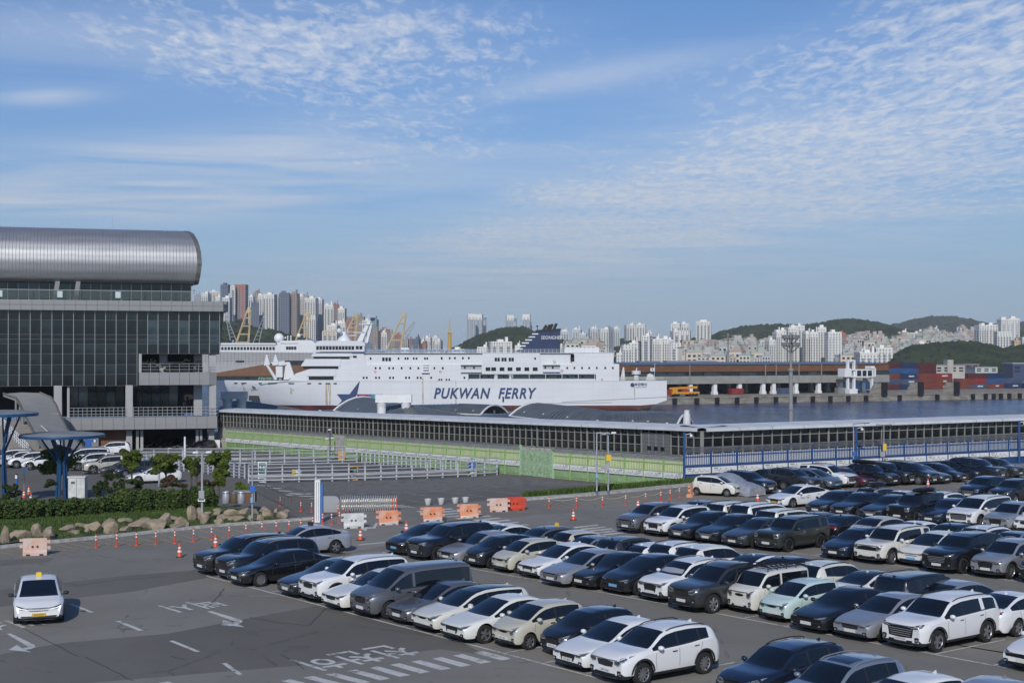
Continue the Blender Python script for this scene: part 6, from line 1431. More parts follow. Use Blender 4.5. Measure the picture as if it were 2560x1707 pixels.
def variant(base, **kw):
    b = CARS[base]; a = {k: getattr(b, k) for k in ('L', 'W', 'H', 'R_', 'fw', 'rw', 'top', 'belt', 'xc', 'xr', 'xb', 'xd', 'g0', 'g1', 'B', 'zb', 'roofw', 'nose', 'tail', 'clad', 'rails', 'grille', 'head', 'tailk', 'C', 'plate_z', 'glassroof', 'sp', 'fog')}
    a.update(kw); return Car(**a)
CARS['sedan2'] = variant('sedan', grille='big', head='thin', sp=5, tailk='bar', fog=False, nose=.13)
CARS['sedan3'] = variant('sedan', grille='hex', head='big', sp=14, nose=.2, H=1.48)
CARS['fastback2'] = variant('fastback', grille='bar', head='thin', sp=5, tailk='bar', glassroof=1, nose=.12)
CARS['fastback3'] = variant('fastback', grille='wide', head='big', sp=7)
CARS['suv2'] = variant('suv', grille='hex', head='slim', rails=2, sp=5, nose=.2)
CARS['suv3'] = variant('suv', grille='big', head='block', rails=0, sp=12, clad=1, tailk='bar')
CARS['bigsuv2'] = variant('bigsuv', grille='wide', head='slim', C=None, B=[2.5, 3.6], rails=2, sp=10, tailk='slim', roofw=.73)
CARS['compact2'] = variant('compact', grille='hex', head='big', sp=5, nose=.18)
KN = dict(sedan2='sedan', sedan3='sedan', fastback2='sedan', fastback3='sedan', suv2='SUV', suv3='SUV', bigsuv2='large SUV', compact2='small hatchback', sedan='sedan', fastback='sedan', compact='small hatchback', hatch='hatchback', suv='SUV', bigsuv='large SUV', boxsuv='boxy SUV', van='van', mpv='minivan', boxcar='box-shaped minicar', wagon='estate car', ev='electric crossover', pickup='pickup truck')
KC_ = dict(boxsuv='car', suv='car', van='van', mpv='van', pickup='pickup')
CN = dict(white='white', pearl='pearl white', cream='cream white', beige='beige', black='black', ink='blue-black', navy='navy', charcoal='charcoal', grey='grey', silver='silver', bluegrey='blue-grey', mint='mint green', red='dark red', green='dark green', steel='steel blue', sand='sand')
def put(kind, col, px, py, ref, ang, label, **kw):
    """ref F: front plate pixel, R: rear pixel at belt, T: middle of the roof, W: centre on the ground"""
    c = CARS[kind]; a = R(ang); d = Vector((math.cos(a), math.sin(a), 0))       # d: heading
    zg = kw.get('z', 0.0)
    if ref == 'F': p = G(px, py, c.plate_z + .095 + zg) - d * (c.L / 2 + .02)
    elif ref == 'R': p = G(px, py, .8 + zg) + d * (c.L / 2)
    elif ref == 'T': p = G(px, py, c.H + zg)
    else: p = G(px, py, zg)
    return c.place(label, KC_.get(kind, 'car'), col, (p.x, p.y), a, **kw)
# ------------------------------------------------------------------ the parked cars, row by row
def row(rname, ref, ang, items, face):
    for i, it in enumerate(items):
        kind, col, px, py = it[:4]; ex = it[4] if len(it) > 4 else {}
        kw = {k: v for k, v in ex.items() if k in ('plate', 'rim', 'digits')}
        note = ex.get('note', '')
        if ex.get('ref', ref) == 'T' and px < 2600 and rname[:3] != 'the': py -= dict(sec=10, thi=8, fou=5)[rname[:3]]
        lab = '%s %s%s, %s from left in %s' % (CN[col], KN[kind], (' ' + note) if note else '', nth(i), rname)
        o = put(kind, col, px, py, ex.get('ref', ref), ang + ex.get('da', 0) + random.uniform(-.8, .8), lab, **kw)
        if 'box' in ex: roofbox(o, CARS[kind])
        if 'rack' in ex: rack(o, CARS[kind])
        if 'sign' in ex: taxisign(o, CARS[kind])
        if 'shade' in ex: c = CARS[kind]; MB().grid(c.patch([(-.58, 1.30), (0, 1.33), (.58, 1.30)], [(-.64, 1.16), (0, 1.15), (.64, 1.16)], 'F', .012)).build('sunshade', mat('sunshade_silver', (.45, .48, .52), .4, metal=.4), o)
        if 'sunroof' in ex: sunroof(o, CARS[kind])
def roofbox(o, c):
    mb = MB(); x0 = c.L / 2 - (c.xr + c.xb) / 2
    rows = []
    for f, s in ((-1, .35), (-.92, .75), (-.6, .98), (0, 1), (.5, .92), (.85, .7), (1, .3)):
        rows.append([(x0 + f * 1.05, .38 * s * math.cos(t), c.H + .16 + .16 * s * math.sin(t)) for t in np.linspace(0, 2 * math.pi, 13)])
    mb.grid(rows); mb.face(rows[0][:-1]); mb.face(rows[-1][:-1]); mb.build('roof_box', M_grl, o, smooth=45)
    for dx in (.5, -.5): MB().box((x0 + dx, 0, c.H + .02), (.06, 1.2, .05)).build('cross_bar', M_trim, o)
def rack(o, c):
    mb = MB(); xa, xb = c.L / 2 - c.xr - .1, c.L / 2 - c.xb + .1; y = c.W / 2 * .72; z = c.H + .06
    for q in range(9): x = xa + (xb - xa) * q / 8; mb.cyl((x, -y, z), (x, y, z), .018, .018, 5)
    for z2 in (z, z + .09):
        for s in (-1, 1): mb.cyl((xa, s * y, z2), (xb, s * y, z2), .02, .02, 5)
        for x in (xa, xb): mb.cyl((x, -y, z2), (x, y, z2), .02, .02, 5)
    for q in range(5):
        for s in (-1, 1): x = xa + (xb - xa) * q / 4; mb.cyl((x, s * y, c.H - .06), (x, s * y, z + .09), .018, .018, 5)
    mb.build('roof_rack', M_grl, o)
def taxisign(o, c):
    x = c.L / 2 - (c.xr + .45); MB().prism([(-.05, 0), (.05, 0), (.04, .15), (-.04, .15)], -.10, .10, 'y').build('taxi_sign', mat('taxi_sign_yellow', (.75, .52, .03), .4), o).location = (x, 0, c.H - .01)
def sunroof(o, c):
    x = c.L / 2 - (c.xr + .42); rows = []
    for q in range(4): rows.append([tuple(c.cast((x - .32 + .64 * q / 3, yy, 4), (0, 0, -1)) + Vector((0, 0, .006))) for yy in np.linspace(-.42, .42, 5)])
    MB().grid(rows).build('sunroof', M_cgls, o)
AA = 37.0 + 180
row('the nearest row', 'F', AA, [
    ('bigsuv2', 'black', 493.6, 1409), ('bigsuv2', 'ink', 550, 1422), ('sedan3', 'black', 578, 1438, dict(note='with bright alloy wheels')), ('sedan2', 'ink', 707.4, 1464.6), ('bigsuv2', 'white', 763, 1475), ('sedan', 'pearl', 820, 1496.5), ('van', 'grey', 893, 1511.5), ('fastback3', 'grey', 984, 1530),
    ('wagon', 'cream', 1048, 1548.5, dict(note='with dark glass roof')), ('fastback', 'pearl', 1122, 1572), ('compact', 'beige', 1247.6, 1587, dict(digits='02어 2801')), ('compact2', 'black', 1372.4, 1607, dict(digits='37허 0183')), ('fastback', 'white', 1411, 1640, dict(digits='55구 8054')), ('suv', 'white', 1506, 1666.5, dict(note='at the open end', digits='58어 0148')),
    ('suv', 'navy', 1828, 1724), ('suv2', 'steel', 2100, 1646, dict(ref='T', sunroof=1, note='with sunroof')), ('hatch', 'white', 2262, 1692, dict(ref='T')), ('sedan', 'silver', 2460, 1702, dict(ref='T'))], 'f')
row('second row facing us', 'F', AA, [
    ('ev', 'black', 979, 1363.5, dict(plate='b', note='with blue plate')), ('bigsuv', 'ink', 1030, 1374.5), ('sedan3', 'silver', 1108, 1386), ('compact2', 'ink', 1175, 1394.5), ('compact', 'beige', 1242, 1406.5), ('fastback', 'white', 1313, 1420), ('sedan2', 'silver', 1371, 1440), ('fastback2', 'black', 1441.5, 1446), ('ev', 'black', 1527, 1457, dict(plate='b', note='with blue plate')),
    ('suv2', 'white', 1618, 1473, dict(shade=1, note='with silver sunshade')), ('pickup', 'charcoal', 1697, 1494), ('boxcar', 'cream', 1843, 1504, dict(rack=1, note='with black roof rack')), ('compact', 'mint', 1921.5, 1524), ('fastback2', 'black', 2010, 1550), ('sedan', 'silver', 2119, 1569), ('bigsuv', 'white', 2245.7, 1589, dict(digits='171하 7234')), ('fastback2', 'white', 2554, 1646)], 'f')
row('second row facing away', 'T', 37.0, [
    ('sedan', 'white', 1228, 1309), ('fastback', 'pearl', 1288, 1317), ('ev', 'grey', 1400, 1322, dict(sign=1, plate='y', note='taxi')), ('compact', 'beige', 1462, 1333), ('sedan', 'steel', 1512, 1346), ('suv2', 'charcoal', 1590, 1347), ('hatch', 'white', 1656, 1363), ('suv', 'white', 1722, 1359), ('suv3', 'pearl', 1790, 1367),
    ('fastback2', 'white', 1915, 1391), ('sedan', 'navy', 1994, 1397), ('suv', 'cream', 2088, 1408), ('fastback2', 'pearl', 2200, 1433, dict(note='with dark rear glass')), ('boxsuv', 'black', 2310, 1436), ('hatch', 'silver', 2416, 1456), ('fastback', 'white', 2546, 1486)], 'r')
AC = 40.0 + 180
row('third row facing us', 'F', AC, [
    ('suv3', 'grey', 1558.5, 1310), ('suv2', 'white', 1628, 1318), ('sedan2', 'black', 1690, 1329.5), ('sedan2', 'ink', 1760, 1337.5), ('sedan', 'charcoal', 1826, 1347.5), ('boxsuv', 'green', 1910, 1352.5), ('hatch', 'navy', 2078, 1375.5), ('boxsuv', 'cream', 2163, 1382), ('ev', 'pearl', 2273.5, 1391, dict(plate='b', note='with blue plate')), ('bigsuv', 'black', 2337, 1405.5), ('suv2', 'silver', 2458.5, 1417), ('suv', 'black', 2580, 1432)], 'f')
row('third row facing away', 'T', 40.0, [
    ('sedan', 'bluegrey', 1772, 1257), ('boxsuv', 'cream', 1846, 1259), ('mpv', 'white', 1912, 1261), ('boxsuv', 'pearl', 1975, 1276), ('sedan', 'bluegrey', 2062, 1285), ('fastback', 'black', 2124, 1292), ('ev', 'sand', 2216, 1296), ('fastback', 'white', 2308, 1308), ('sedan', 'navy', 2400, 1313), ('suv', 'white', 2484, 1318), ('sedan', 'steel', 2556, 1333)], 'r')
AD = 42.0 + 180
row('fourth row facing us', 'F', AD, [
    ('sedan', 'black', 2034.5, 1269.5), ('sedan3', 'black', 2095, 1274.5), ('sedan2', 'ink', 2171, 1282), ('boxsuv', 'black', 2239, 1285, dict(box=1, note='with black roof box')), ('sedan', 'navy', 2318, 1292.5), ('mpv', 'white', 2393, 1297.5), ('suv2', 'silver', 2484.5, 1308), ('suv', 'white', 2562, 1313)], 'f')
row('fourth row facing away', 'T', 42.0, [('suv', 'silver', 2204, 1219, dict(box=1, note='with black roof carrier')), ('sedan', 'white', 2270, 1229), ('suv', 'white', 2374, 1231)], 'r')
row('fifth row at right edge', 'F', AD, [('suv3', 'navy', 2416.7, 1233), ('suv', 'ink', 2492, 1241), ('suv', 'navy', 2590, 1205)], 'f')
EA = -46.0
row('the far fence row', 'F', EA, [
    ('compact', 'cream', 1851, 1224, dict(da=18)), ('suv3', 'ink', 1931, 1217.5), ('sedan', 'black', 2003, 1208.5), ('suv', 'charcoal', 2046.6, 1210), ('ev', 'bluegrey', 2096.6, 1208, dict(plate='b')), ('bigsuv', 'white', 2135, 1202.5), ('fastback', 'red', 2180, 1203), ('suv', 'black', 2242, 1198.5, dict(box=1, note='with long black roof box')), ('bigsuv', 'ink', 2283.5, 1196), ('mpv', 'black', 2340.5, 1196),
    ('sedan', 'black', 2371, 1195), ('fastback', 'ink', 2414, 1190.5), ('sedan', 'navy', 2460, 1184.5), ('bigsuv', 'navy', 2511, 1184.5), ('suv', 'charcoal', 2556, 1179.5)], 'f')
# cars standing in the aisles
tx = put('ev', 'white', 97, 1531, 'F', -71.5, 'white electric taxi with yellow plate and lit lamps facing the camera alone', name='taxi_car', plate='y', group='taxis', digits='53바 8595')
taxisign(tx, CARS['ev'])
for o in tx.children:
    if o.name.startswith('mirror'): o.material_slots[0].material = M_trim
c_ = CARS['ev']; w_ = c_.W / 2
def hz_(f): return c_.zb + (c_.top[1][1] - c_.zb) * f
for sg in (1, -1):
    for t_, b_ in (([(.44, .80), (.66, .87), (.86, .97)], [(.44, .765), (.66, .835), (.86, .93)]), ([(.80, .90), (.86, .95), (.88, .96)], [(.76, .62), (.80, .60), (.82, .62)])):
        MB().grid(c_.patch([(a * w_ * sg, hz_(b)) for a, b in t_], [(a * w_ * sg, hz_(b)) for a, b in b_], 'F', .022)).build('running_light', M_drl, tx)
s2 = put('fastback', 'steel', 846, 1322, 'W', 212, 'pale silver taxi sedan standing across the aisle behind the black cars', name='taxi_car', group='taxis', plate='y')
p_ = G(775, 1371); s2.location = (G(762, 1382).x, G(762, 1382).y, 0)
for o in s2.children:
    if o.name.startswith(('body', 'mirror', 'antenna')) and o.material_slots[0].link == 'OBJECT': o.material_slots[0].material = mat('car_paint_taxi_silver', (.40, .43, .50), .32, metal=.35, coat=1)
MB().prism([(-.08, 0), (.08, 0), (.06, .16), (-.06, .16)], -.2, .2, 'y').build('taxi_sign', M_trim, s2).location = (CARS['fastback'].L / 2 - 2.75, 0, 1.44)
s3 = put('fastback', 'white', 1932, 1251, 'F', 40 + 180 - 6, 'white taxi sedan with yellow plate driving in the far aisle', name='taxi_car', group='taxis', plate='y')
for o_, tx_, col_ in ((s2, 'Uber Taxi', M_white), (s3, 'Uber Taxi', M_logo)):
    cc = CARS['fastback']; h = cc.cast((.35, 4, .66), (0, -1, 0)); lettering('door_lettering', tx_, .21, col_, o_, (.35, h.y + .016, .66), (math.pi / 2, 0, math.pi))
# car under a silver cover
pc = G(1893, 1227, .4); cc = CARS['sedan']; CV = thing('covered_car', 'car hidden under a crumpled silver cover beside the cream hatchback', 'car', (pc.x, pc.y, 0), R(EA - 4)); rnd = random.Random(3); rows_c = []
tf = hermite(*zip(*cc.top))
for i in range(23):
    x = cc.L * i / 22; r_ = []
    for j in range(17):
        t = math.pi * j / 16; e = (1 - abs(2 * i / 22 - 1) ** 6) * .5 + .5; y = .98 * math.cos(t) * (.80 + .2 * e) * (1.0 if abs(math.cos(t)) > .8 else .92); z = .06 + (tf(x) + .05) * max(0, math.sin(t)) ** .42
        r_.append((cc.L / 2 - x - 2.4, y + rnd.gauss(0, .012), z + rnd.gauss(0, .014)))
    rows_c.append(r_)
mb = MB().grid(rows_c); mb.face(rows_c[0]); mb.face(rows_c[-1][::-1]); mb.build('cover', mat('silver_cover', (.46, .48, .52), .32, metal=.5, bump=.6, bs=5, var=.15, vs=3), CV, smooth=60)
MB().tube([(rows_c[0][k][0] + .01, rows_c[0][k][1], .10) for k in (0, 4, 8, 12, 16)], .03, 5).build('cover_hem', M_steel, CV)
# cars of the forecourt at the terminal
def fput(kind, col, px, py, ang, note):
    p = GT(px, py); put_ = CARS[kind].place('%s %s %s' % (CN[col], KN[kind], note), KC_.get(kind, 'car'), col, (p.x, p.y), R(ang), group='cars on the terminal forecourt', z=terr(p.x, p.y) + .02)
fput('suv', 'white', 280, 1138, 190, 'alone in front of the terminal garage'); fput('bigsuv', 'white', 30, 1163, 200, 'leftmost before the terminal stairs'); fput('suv', 'pearl', 52, 1166, 200, 'second from the left before the stairs'); fput('suv', 'white', 75, 1168, 200, 'third from the left before the stairs'); fput('ev', 'white', 112, 1172, 198, 'left of the blue canopy trunk with dark wheels')
fput('mpv', 'white', 214, 1160, 200, 'behind the nearer white one, right of the canopy trunk'); fput('bigsuv', 'white', 232, 1174, 204, 'right of the canopy trunk, nose to the left'); fput('bigsuv', 'sand', 270, 1182, 204, 'with dark glass next to the white one at the hedge'); fput('sedan', 'charcoal', 312, 1188, 204, 'half hidden by the small trees'); fput('sedan', 'navy', 350, 1190, 204, 'behind the white sedan at the hedge'); fput('fastback', 'white', 384, 1206, 204, 'nearest the hedge among the garden trees')
for i, (px, k) in enumerate(((375, 'sedan'), (405, 'suv'), (432, 'sedan'), (462, 'bigsuv'), (490, 'suv'))):
    p = GT(px, 1123); CARS[k].place('dark car in the shade of the terminal garage, %s from the left' % nth(i), 'car', 'black', (p.x, p.y + 4), R(250), group='cars in the garage', z=GZ)
# ================================================================== fences
M_gf = mat('fence_green', (.27, .42, .17), .5, var=.1, vs=2); M_gb = mat('fence_green_backing', (.30, .42, .28), .7, var=.2, vs=.7); M_yb = mat('fence_yellow_backing', (.64, .67, .44), .7, var=.12, vs=.9); M_bf = mat('fence_blue', (.020, .075, .23), .45, var=.1, vs=2); M_bb = mat('fence_blue_backing', (.05, .09, .20), .6, var=.2, vs=.8); M_band = mat('fence_band_white', (.66, .67, .67), .6, var=.06, vs=1.2); M_wire = mat('razor_mesh', (.26, .27, .29), .6, alpha=.55, var=.2, vs=6)
def fence(name, label, A, B, n, H, mp, mback_hi, mback_lo, skip=(), zf=lambda x, y: 0.0, outz=.55, band=(.39, .59), flip=1, npk=12, pk=.045, gap_hi=None):
    v = Vector((B[0] - A[0], B[1] - A[1], 0)); L = v.length; ang = math.atan2(v.y, v.x); Fn = thing(name, label, 'fence', (A[0], A[1], 0), ang); st = L / n
    post = MB().box((0, 0, H / 2 + .05), (.13, .13, H + .1)).cyl((0, 0, H + .05), (0, -.42 * flip, H + .05 + outz), .035, .03, 5).mesh('post', mp)
    pick = MB()
    for i in range(npk): pick.box((st * (i + .5) / npk, 0, H / 2), (pk, .022, H - .08))
    pick.box((st / 2, .03 * flip, .25), (st, .04, .06)).box((st / 2, .03 * flip, H - .22), (st, .04, .06)); pick = pick.mesh('picket_panel', mp)
    bandm = MB().box((st / 2, -.06 * flip, H * sum(band) / 2), (st - .16, .03, H * (band[1] - band[0]))).mesh('band_panel', M_band)
    z0 = H * band[0]; hb = H * (band[1] - band[0]); dr = MB(); pts = [(.12, .5), (.25, .5), (.3, .2), (.34, .8), (.38, .25), (.5, .3), (.55, .75), (.60, .3), (.68, .3), (.74, .6), (.80, .35), (.9, .35)]
    for a, b in zip(pts, pts[1:]): dr.cyl((st * a[0], -.082 * flip, z0 + hb * a[1]), (st * b[0], -.082 * flip, z0 + hb * b[1]), .012, .012, 4)
    dr.box((st * .17, -.08 * flip, z0 + hb * .8), (st * .16, .01, hb * .1)); drm = dr.mesh('band_drawing', M_seam)
    hi = MB().box((st / 2, .09 * flip, H * .80), (st - .1, .03, H * .36)).mesh('backing_panel', mback_hi) if mback_hi else None
    lo = MB().box((st / 2, .10 * flip, H * .31), (st - .1, .03, H * .60)).mesh('backing_panel', mback_lo)
    wire = MB().add([(0, 0, H + .06), (st, 0, H + .06), (st, -.42 * flip, H + .05 + outz), (0, -.42 * flip, H + .05 + outz)], [(0, 1, 2, 3)]).mesh('razor_wire', M_wire)
    wl = MB()
    for k in range(4): f = (k + .5) / 4; wl.cyl((0, -.42 * flip * f, H + .05 + outz * f), (st, -.42 * flip * f, H + .05 + outz * f), .012, .012, 3)
    wl = wl.mesh('wire_strand', M_steel)
    for i in range(n + 1):
        x, y = A[0] + v.x * i / n, A[1] + v.y * i / n; z = zf(x, y); z1 = zf(A[0] + v.x * (i + 1) / n, A[1] + v.y * (i + 1) / n); sl = math.atan2(z1 - z, st)
        ob('post', post, Fn, (st * i, 0, z))
        if i == n or i in skip: continue
        for me in (pick, bandm, drm, hi, lo, wire, wl):
            if me is None: continue
            o = ob(me.name.split('.')[0], me, Fn, (st * i, 0, z)); o.rotation_euler = (0, -sl, 0)
            if me is pick or me is wl: o['kind'] = 'stuff'
    return Fn, st, ang
GE = (-35.6, 177.3)
def gfz(x, y):
    f = (y - CORNER[1]) / (GE[1] - CORNER[1]); return -.6 - .8 * f
FG, stg, ang_ = fence('green_fence', 'green picket fence with white printed bands below the boarding corridor', CORNER, GE, 34, 2.3, M_gf, M_yb, M_gb, skip=(7, 8, 22), zf=gfz, flip=-1)
# gate in the green fence
M_gate = mat('gate_green', (.30, .42, .28), .6, var=.2); a_ = Vector((CORNER[0], CORNER[1], 0)); v_ = (Vector((GE[0], GE[1], 0)) - a_).normalized()
gp_ = a_ + v_ * (stg * 7); GTt = thing('green_gate', 'pale green folding gate with four leaves in the green fence', 'gate', (gp_.x, gp_.y, gfz(gp_.x, gp_.y)), math.atan2(v_.y, v_.x))
gl = stg * 2 / 4
for k in range(4):
    lf = MB().box((gl * (k + .5), .05, 1.2), (gl - .06, .05, 2.3)).build('gate_leaf', M_gate, GTt)
    fr = MB()
    for z in (.06, 1.2, 2.34): fr.box((gl * (k + .5), .02, z), (gl - .04, .09, .07))
    for x in (gl * k + .04, gl * (k + 1) - .04): fr.box((x, .02, 1.2), (.06, .09, 2.36))
    for z in (.62, 1.75): fr.lathe([(.16, -.02), (.24, -.02), (.24, .02), (.16, .02)], 12, 'y', (gl * (k + .5), .1, z))
    fr.build('leaf_frame', M_gf, lf)
for x in (0, stg * 2): MB().box((x, 0, 1.4), (.16, .16, 2.8)).build('gate_post', mat('gate_post', (.36, .55, .33), .6), GTt)
bE = (CORNER[0] + BF[0] * 66, CORNER[1] + BF[1] * 66)
fence('blue_fence', 'blue picket fence with white lower band behind the far parked cars', CORNER, bE, 24, 2.3, M_bf, M_band, M_bb, flip=1, band=(.30, .52), npk=15, pk=.07)
for i, s_ in enumerate((.2, 19, 40)):
    x, y = CORNER[0] + BF[0] * s_ - .2, CORNER[1] + BF[1] * s_ - .5; Bp = thing('blue_pole', 'tall blue lamp pole at the blue fence, %s from the left' % nth(i), 'pole', (x, y, 0), math.atan2(BF[1], BF[0]), 'blue poles at the fence')
    MB().cyl((0, 0, 0), (0, 0, 4.1), .12, .11, 10).build('pole', M_bf, Bp); MB().cyl((0, 0, 3.9), (.6, -.1, 4.0), .03, .03, 6).sphere((.62, -.1, 3.82), .13, 10, 7).build('dome_camera', M_white, Bp)
# ================================================================== traffic cones, posts, barriers
M_or = mat('cone_orange', (.60, .075, .030), .5, var=.12, vs=6); M_ref = mat('reflective_white', (.75, .72, .70), .4); M_pst = mat('post_orange', (.55, .07, .03), .5, var=.1, vs=5)
M_baro = mat('barrier_faded_orange', (.66, .19, .06), .6, var=.5, vs=2.2, col2=(.62, .40, .31)); M_barw = mat('barrier_white', (.56, .57, .57), .6, var=.18, vs=2); M_barr = mat('barrier_red', (.55, .055, .025), .5, var=.12, vs=2); M_barp = mat('barrier_pale_pink', (.60, .36, .27), .6, var=.4, vs=2, col2=(.58, .48, .44))
cone_b = MB().box((0, 0, .02), (.36, .36, .04)).mesh('base', M_trim); cone_c = MB().lathe([(.15, .03), (.135, .06), (.04, .68), (.03, .70), (.001, .70)], 14).mesh('cone', M_or, 40); cone_r = MB().lathe([(.112, .26), (.088, .36)], 14).lathe([(.080, .44), (.062, .52)], 14).mesh('reflector', M_ref, 40)
def cone(px, py, where):
    p = G(px, py); O = thing('traffic_cone', 'orange traffic cone ' + where, 'cone', (p.x, p.y, 0), random.uniform(0, 1), 'traffic cones'); ob('base', cone_b, O); ob('cone', cone_c, O); r = ob('reflector', cone_r, O); r.scale = (1.06, 1.06, 1); r.location = (0, 0, 0)
cone(449, 1392, 'on open asphalt left of the black cars'); cone(539, 1368, 'half hidden behind the leftmost black car'); cone(901, 1350, 'right of the silver taxi'); cone(1016, 1332, 'behind the first dark car of the second row'); cone(1433.5, 1300, 'near the far crosswalk'); cone(1894, 1254, 'left of the white taxi'); cone(2320, 1218, 'behind the fourth row'); cone(1595, 1272, 'behind the grey SUV at the third row')
pm_b = MB().cyl((0, 0, 0), (0, 0, .05), .14, .12, 12).mesh('base', M_pst); pm_p = MB().cyl((0, 0, .04), (0, 0, .74), .042, .038, 10).mesh('post', M_pst, 40); pm_r = MB().cyl((0, 0, .42), (0, 0, .50), .047, .047, 10).cyl((0, 0, .58), (0, 0, .66), .046, .046, 10).mesh('reflector', M_ref, 40)
pl = [(240, 1369), (292, 1365.7), (341, 1362.6), (389.5, 1360), (437, 1357.5), (484, 1353), (529, 1349), (573, 1344.6), (615, 1339.5), (655, 1335), (690.5, 1332.7), (722.5, 1329), (752, 1325), (782, 1320), (806.5, 1311), (829, 1311), (848.6, 1306), (845, 1287), (858, 1289), (871, 1284), (875, 1282), (779, 1280), (752, 1278), (700, 1264)]
pr = [(1372.7, 1268.5), (1441, 1267.6), (1506, 1265), (1564, 1261), (1614, 1256), (1652, 1252), (1675.5, 1247), (1698.5, 1242), (1742, 1232)]
for k, (lst, nm) in enumerate(((pl, 'of the left kerb line'), (pr, 'of the right kerb line'))):
    for i, (px, py) in enumerate(lst):
        p = GT(px, py) if (py < 1285 and px < 900) else G(px, py); z = terr(p.x, p.y) if p.y > 90 and px < 900 else 0
        O = thing('delineator_post', 'orange lane post with white bands, %s %s' % (nth(i), nm), 'post', (p.x, p.y, z), 0, 'orange lane posts'); ob('base', pm_b, O); ob('post', pm_p, O); r = ob('reflector', pm_r, O)
mb = MB()
for a, b in zip(pr[:-1], pr[1:]):
    A_, B_ = G(*a), G(*b); pts = [(A_.lerp(B_, q / 6).x, A_.lerp(B_, q / 6).y, .62 - .16 * math.sin(math.pi * q / 6)) for q in range(7)]; mb.tube(pts, .012, 4)
tag(mb.build('sagging_rope', mat('rope', (.55, .52, .40), .9)), 'pale rope sagging between the orange posts by the right kerb', 'rope')
def barrier_mesh(m):
    mb = MB(); W_, D_ = 1.35, .42
    mb.prism([(-D_ / 2, 0), (D_ / 2, 0), (D_ / 2, .16), (.11, .30), (.09, .88), (-.09, .88), (-.11, .30), (-D_ / 2, .16)], -W_ / 2 + .08, W_ / 2 - .08, 'x')
    for z0, z1, s in ((.30, .46, 1), (.62, .78, 1), (.40, .56, -1), (.72, .86, -1)): mb.box((s * (W_ / 2 - .02), 0, (z0 + z1) / 2), (.22, .16, z1 - z0))
    for x in (-.42, -.14, .14, .42): mb.prism([(-.125, .31), (-.10, .80), (-.085, .80), (-.10, .31)], x - .035, x + .035, 'x')
    return mb.mesh('barrier_body', m)
BM = {k: barrier_mesh(m) for k, m in dict(o=M_baro, w=M_barw, r=M_barr, p=M_barp).items()}
hm_ = MB().cyl((-.12, -.13, .45), (-.12, -.085, .45), .06, .06, 10).cyl((.12, -.13, .45), (.12, -.085, .45), .06, .06, 10).mesh('drain_hole', mat('hole_dark', (.08, .03, .02), .9)); ft = MB().box((-.33, -.2, .04), (.2, .05, .08)).box((.33, -.2, .04), (.2, .05, .08)).mesh('fork_slot', M_trim)
def barrier(px, py, k, ang, label):
    p = G(px, py); O = thing('road_barrier', label, 'barrier', (p.x, p.y, 0), R(ang), 'water filled road barriers'); b = ob('body', BM[k], O); ob('drain_hole', hm_, O); ob('fork_slot', ft, O)
    if k == 'o': MB().b2((-.55, -.225, 0.01), (.55, -.21, .15)).build('faded_foot', M_barw, O)
barrier(88, 1387, 'p', 12, 'faded pale orange plastic barrier alone at the left kerb'); barrier(884, 1319, 'w', 12, 'white plastic road barrier behind the silver taxi'); barrier(971, 1311, 'o', 10, 'orange plastic barrier next right of the white one'); barrier(1081, 1302, 'o', 10, 'orange plastic barrier left of the far crosswalk'); barrier(1172, 1293.5, 'o', 12, 'orange plastic barrier standing on the far crosswalk'); barrier(1246, 1278, 'p', 10, 'faded orange barrier beside the red one'); barrier(1288, 1275, 'r', 12, 'bright red plastic barrier at the start of the right kerb'); barrier(1726, 1241, 'o', 75, 'orange barrier seen end-on left of the cream hatchback')
# ================================================================== kerbside poles, signs, gate
def pole(px, ytop, ybase, label, r=.07, gz=0.0, extras=(), p=None, m=None):
    p = p or G(px, ybase, gz); h = CZ - (ytop - HOR) * p.y / F - gz; O = thing('street_pole', label, 'pole', (p.x, p.y, gz)); k = F / p.y
    MB().cyl((0, 0, 0), (0, 0, h), r, r * .75, 10).build('pole', m or M_steel, O, smooth=40); MB().cyl((0, 0, 0), (0, 0, .35), r * 1.7, r * 1.4, 10).build('base_collar', M_chr, O, smooth=40)
    for e in extras:
        if e[0] == 'cam':
            _, dx, dz = e; MB().cyl((dx - .16, -.1, h + dz), (dx + .16, -.22, h + dz + .03), .075, .075, 8).build('camera', M_white, O); MB().cyl((0, 0, h + dz - .05), (dx, -.1, h + dz - .05), .025, .025, 5).build('camera_arm', M_steel, O)
        elif e[0] == 'arm': _, dx, dz = e; MB().cyl((0, 0, h + dz), (dx, 0, h + dz), .04, .035, 6).build('arm', M_steel, O)
        elif e[0] == 'lamp': _, dx, dz = e; MB().cyl((0, 0, h), (dx, 0, h + dz), .035, .03, 6).box((dx * 1.1, 0, h + dz), (abs(dx) * .5, .16, .07)).build('lamp_head', M_joint, O)
        else:
            _, y0, y1, w_, m_, dx = e; z0, z1 = [CZ - (y - HOR) * p.y / F - gz for y in (y1, y0)]; MB().box((dx, -.14, (z0 + z1) / 2), (w_, .1, z1 - z0)).build('sign_plate', m_, O)
    return O
M_blue = mat('sign_blue', (.02, .12, .45), .5); M_ysg = mat('sign_yellow', (.70, .45, .02), .5); M_box = mat('control_box', (.30, .31, .32), .5, var=.1)
pole(505, 1131, 1314.5, 'grey camera pole with two white cameras at the rock bank', .08, extras=(('cam', -.35, .0), ('cam', .45, .02), ('s', 1225, 1249, .34, M_box, 0), ('s', 1246, 1252, .42, M_white, 0)))
pole(630.5, 1128, 1308, 'dark slim pole with a blue sign at the right end of the bank', .055, extras=(('s', 1213, 1229, .32, M_blue, .05), ('s', 1242, 1255, .14, mat('label_blue', (.15, .40, .65), .5), 0)))
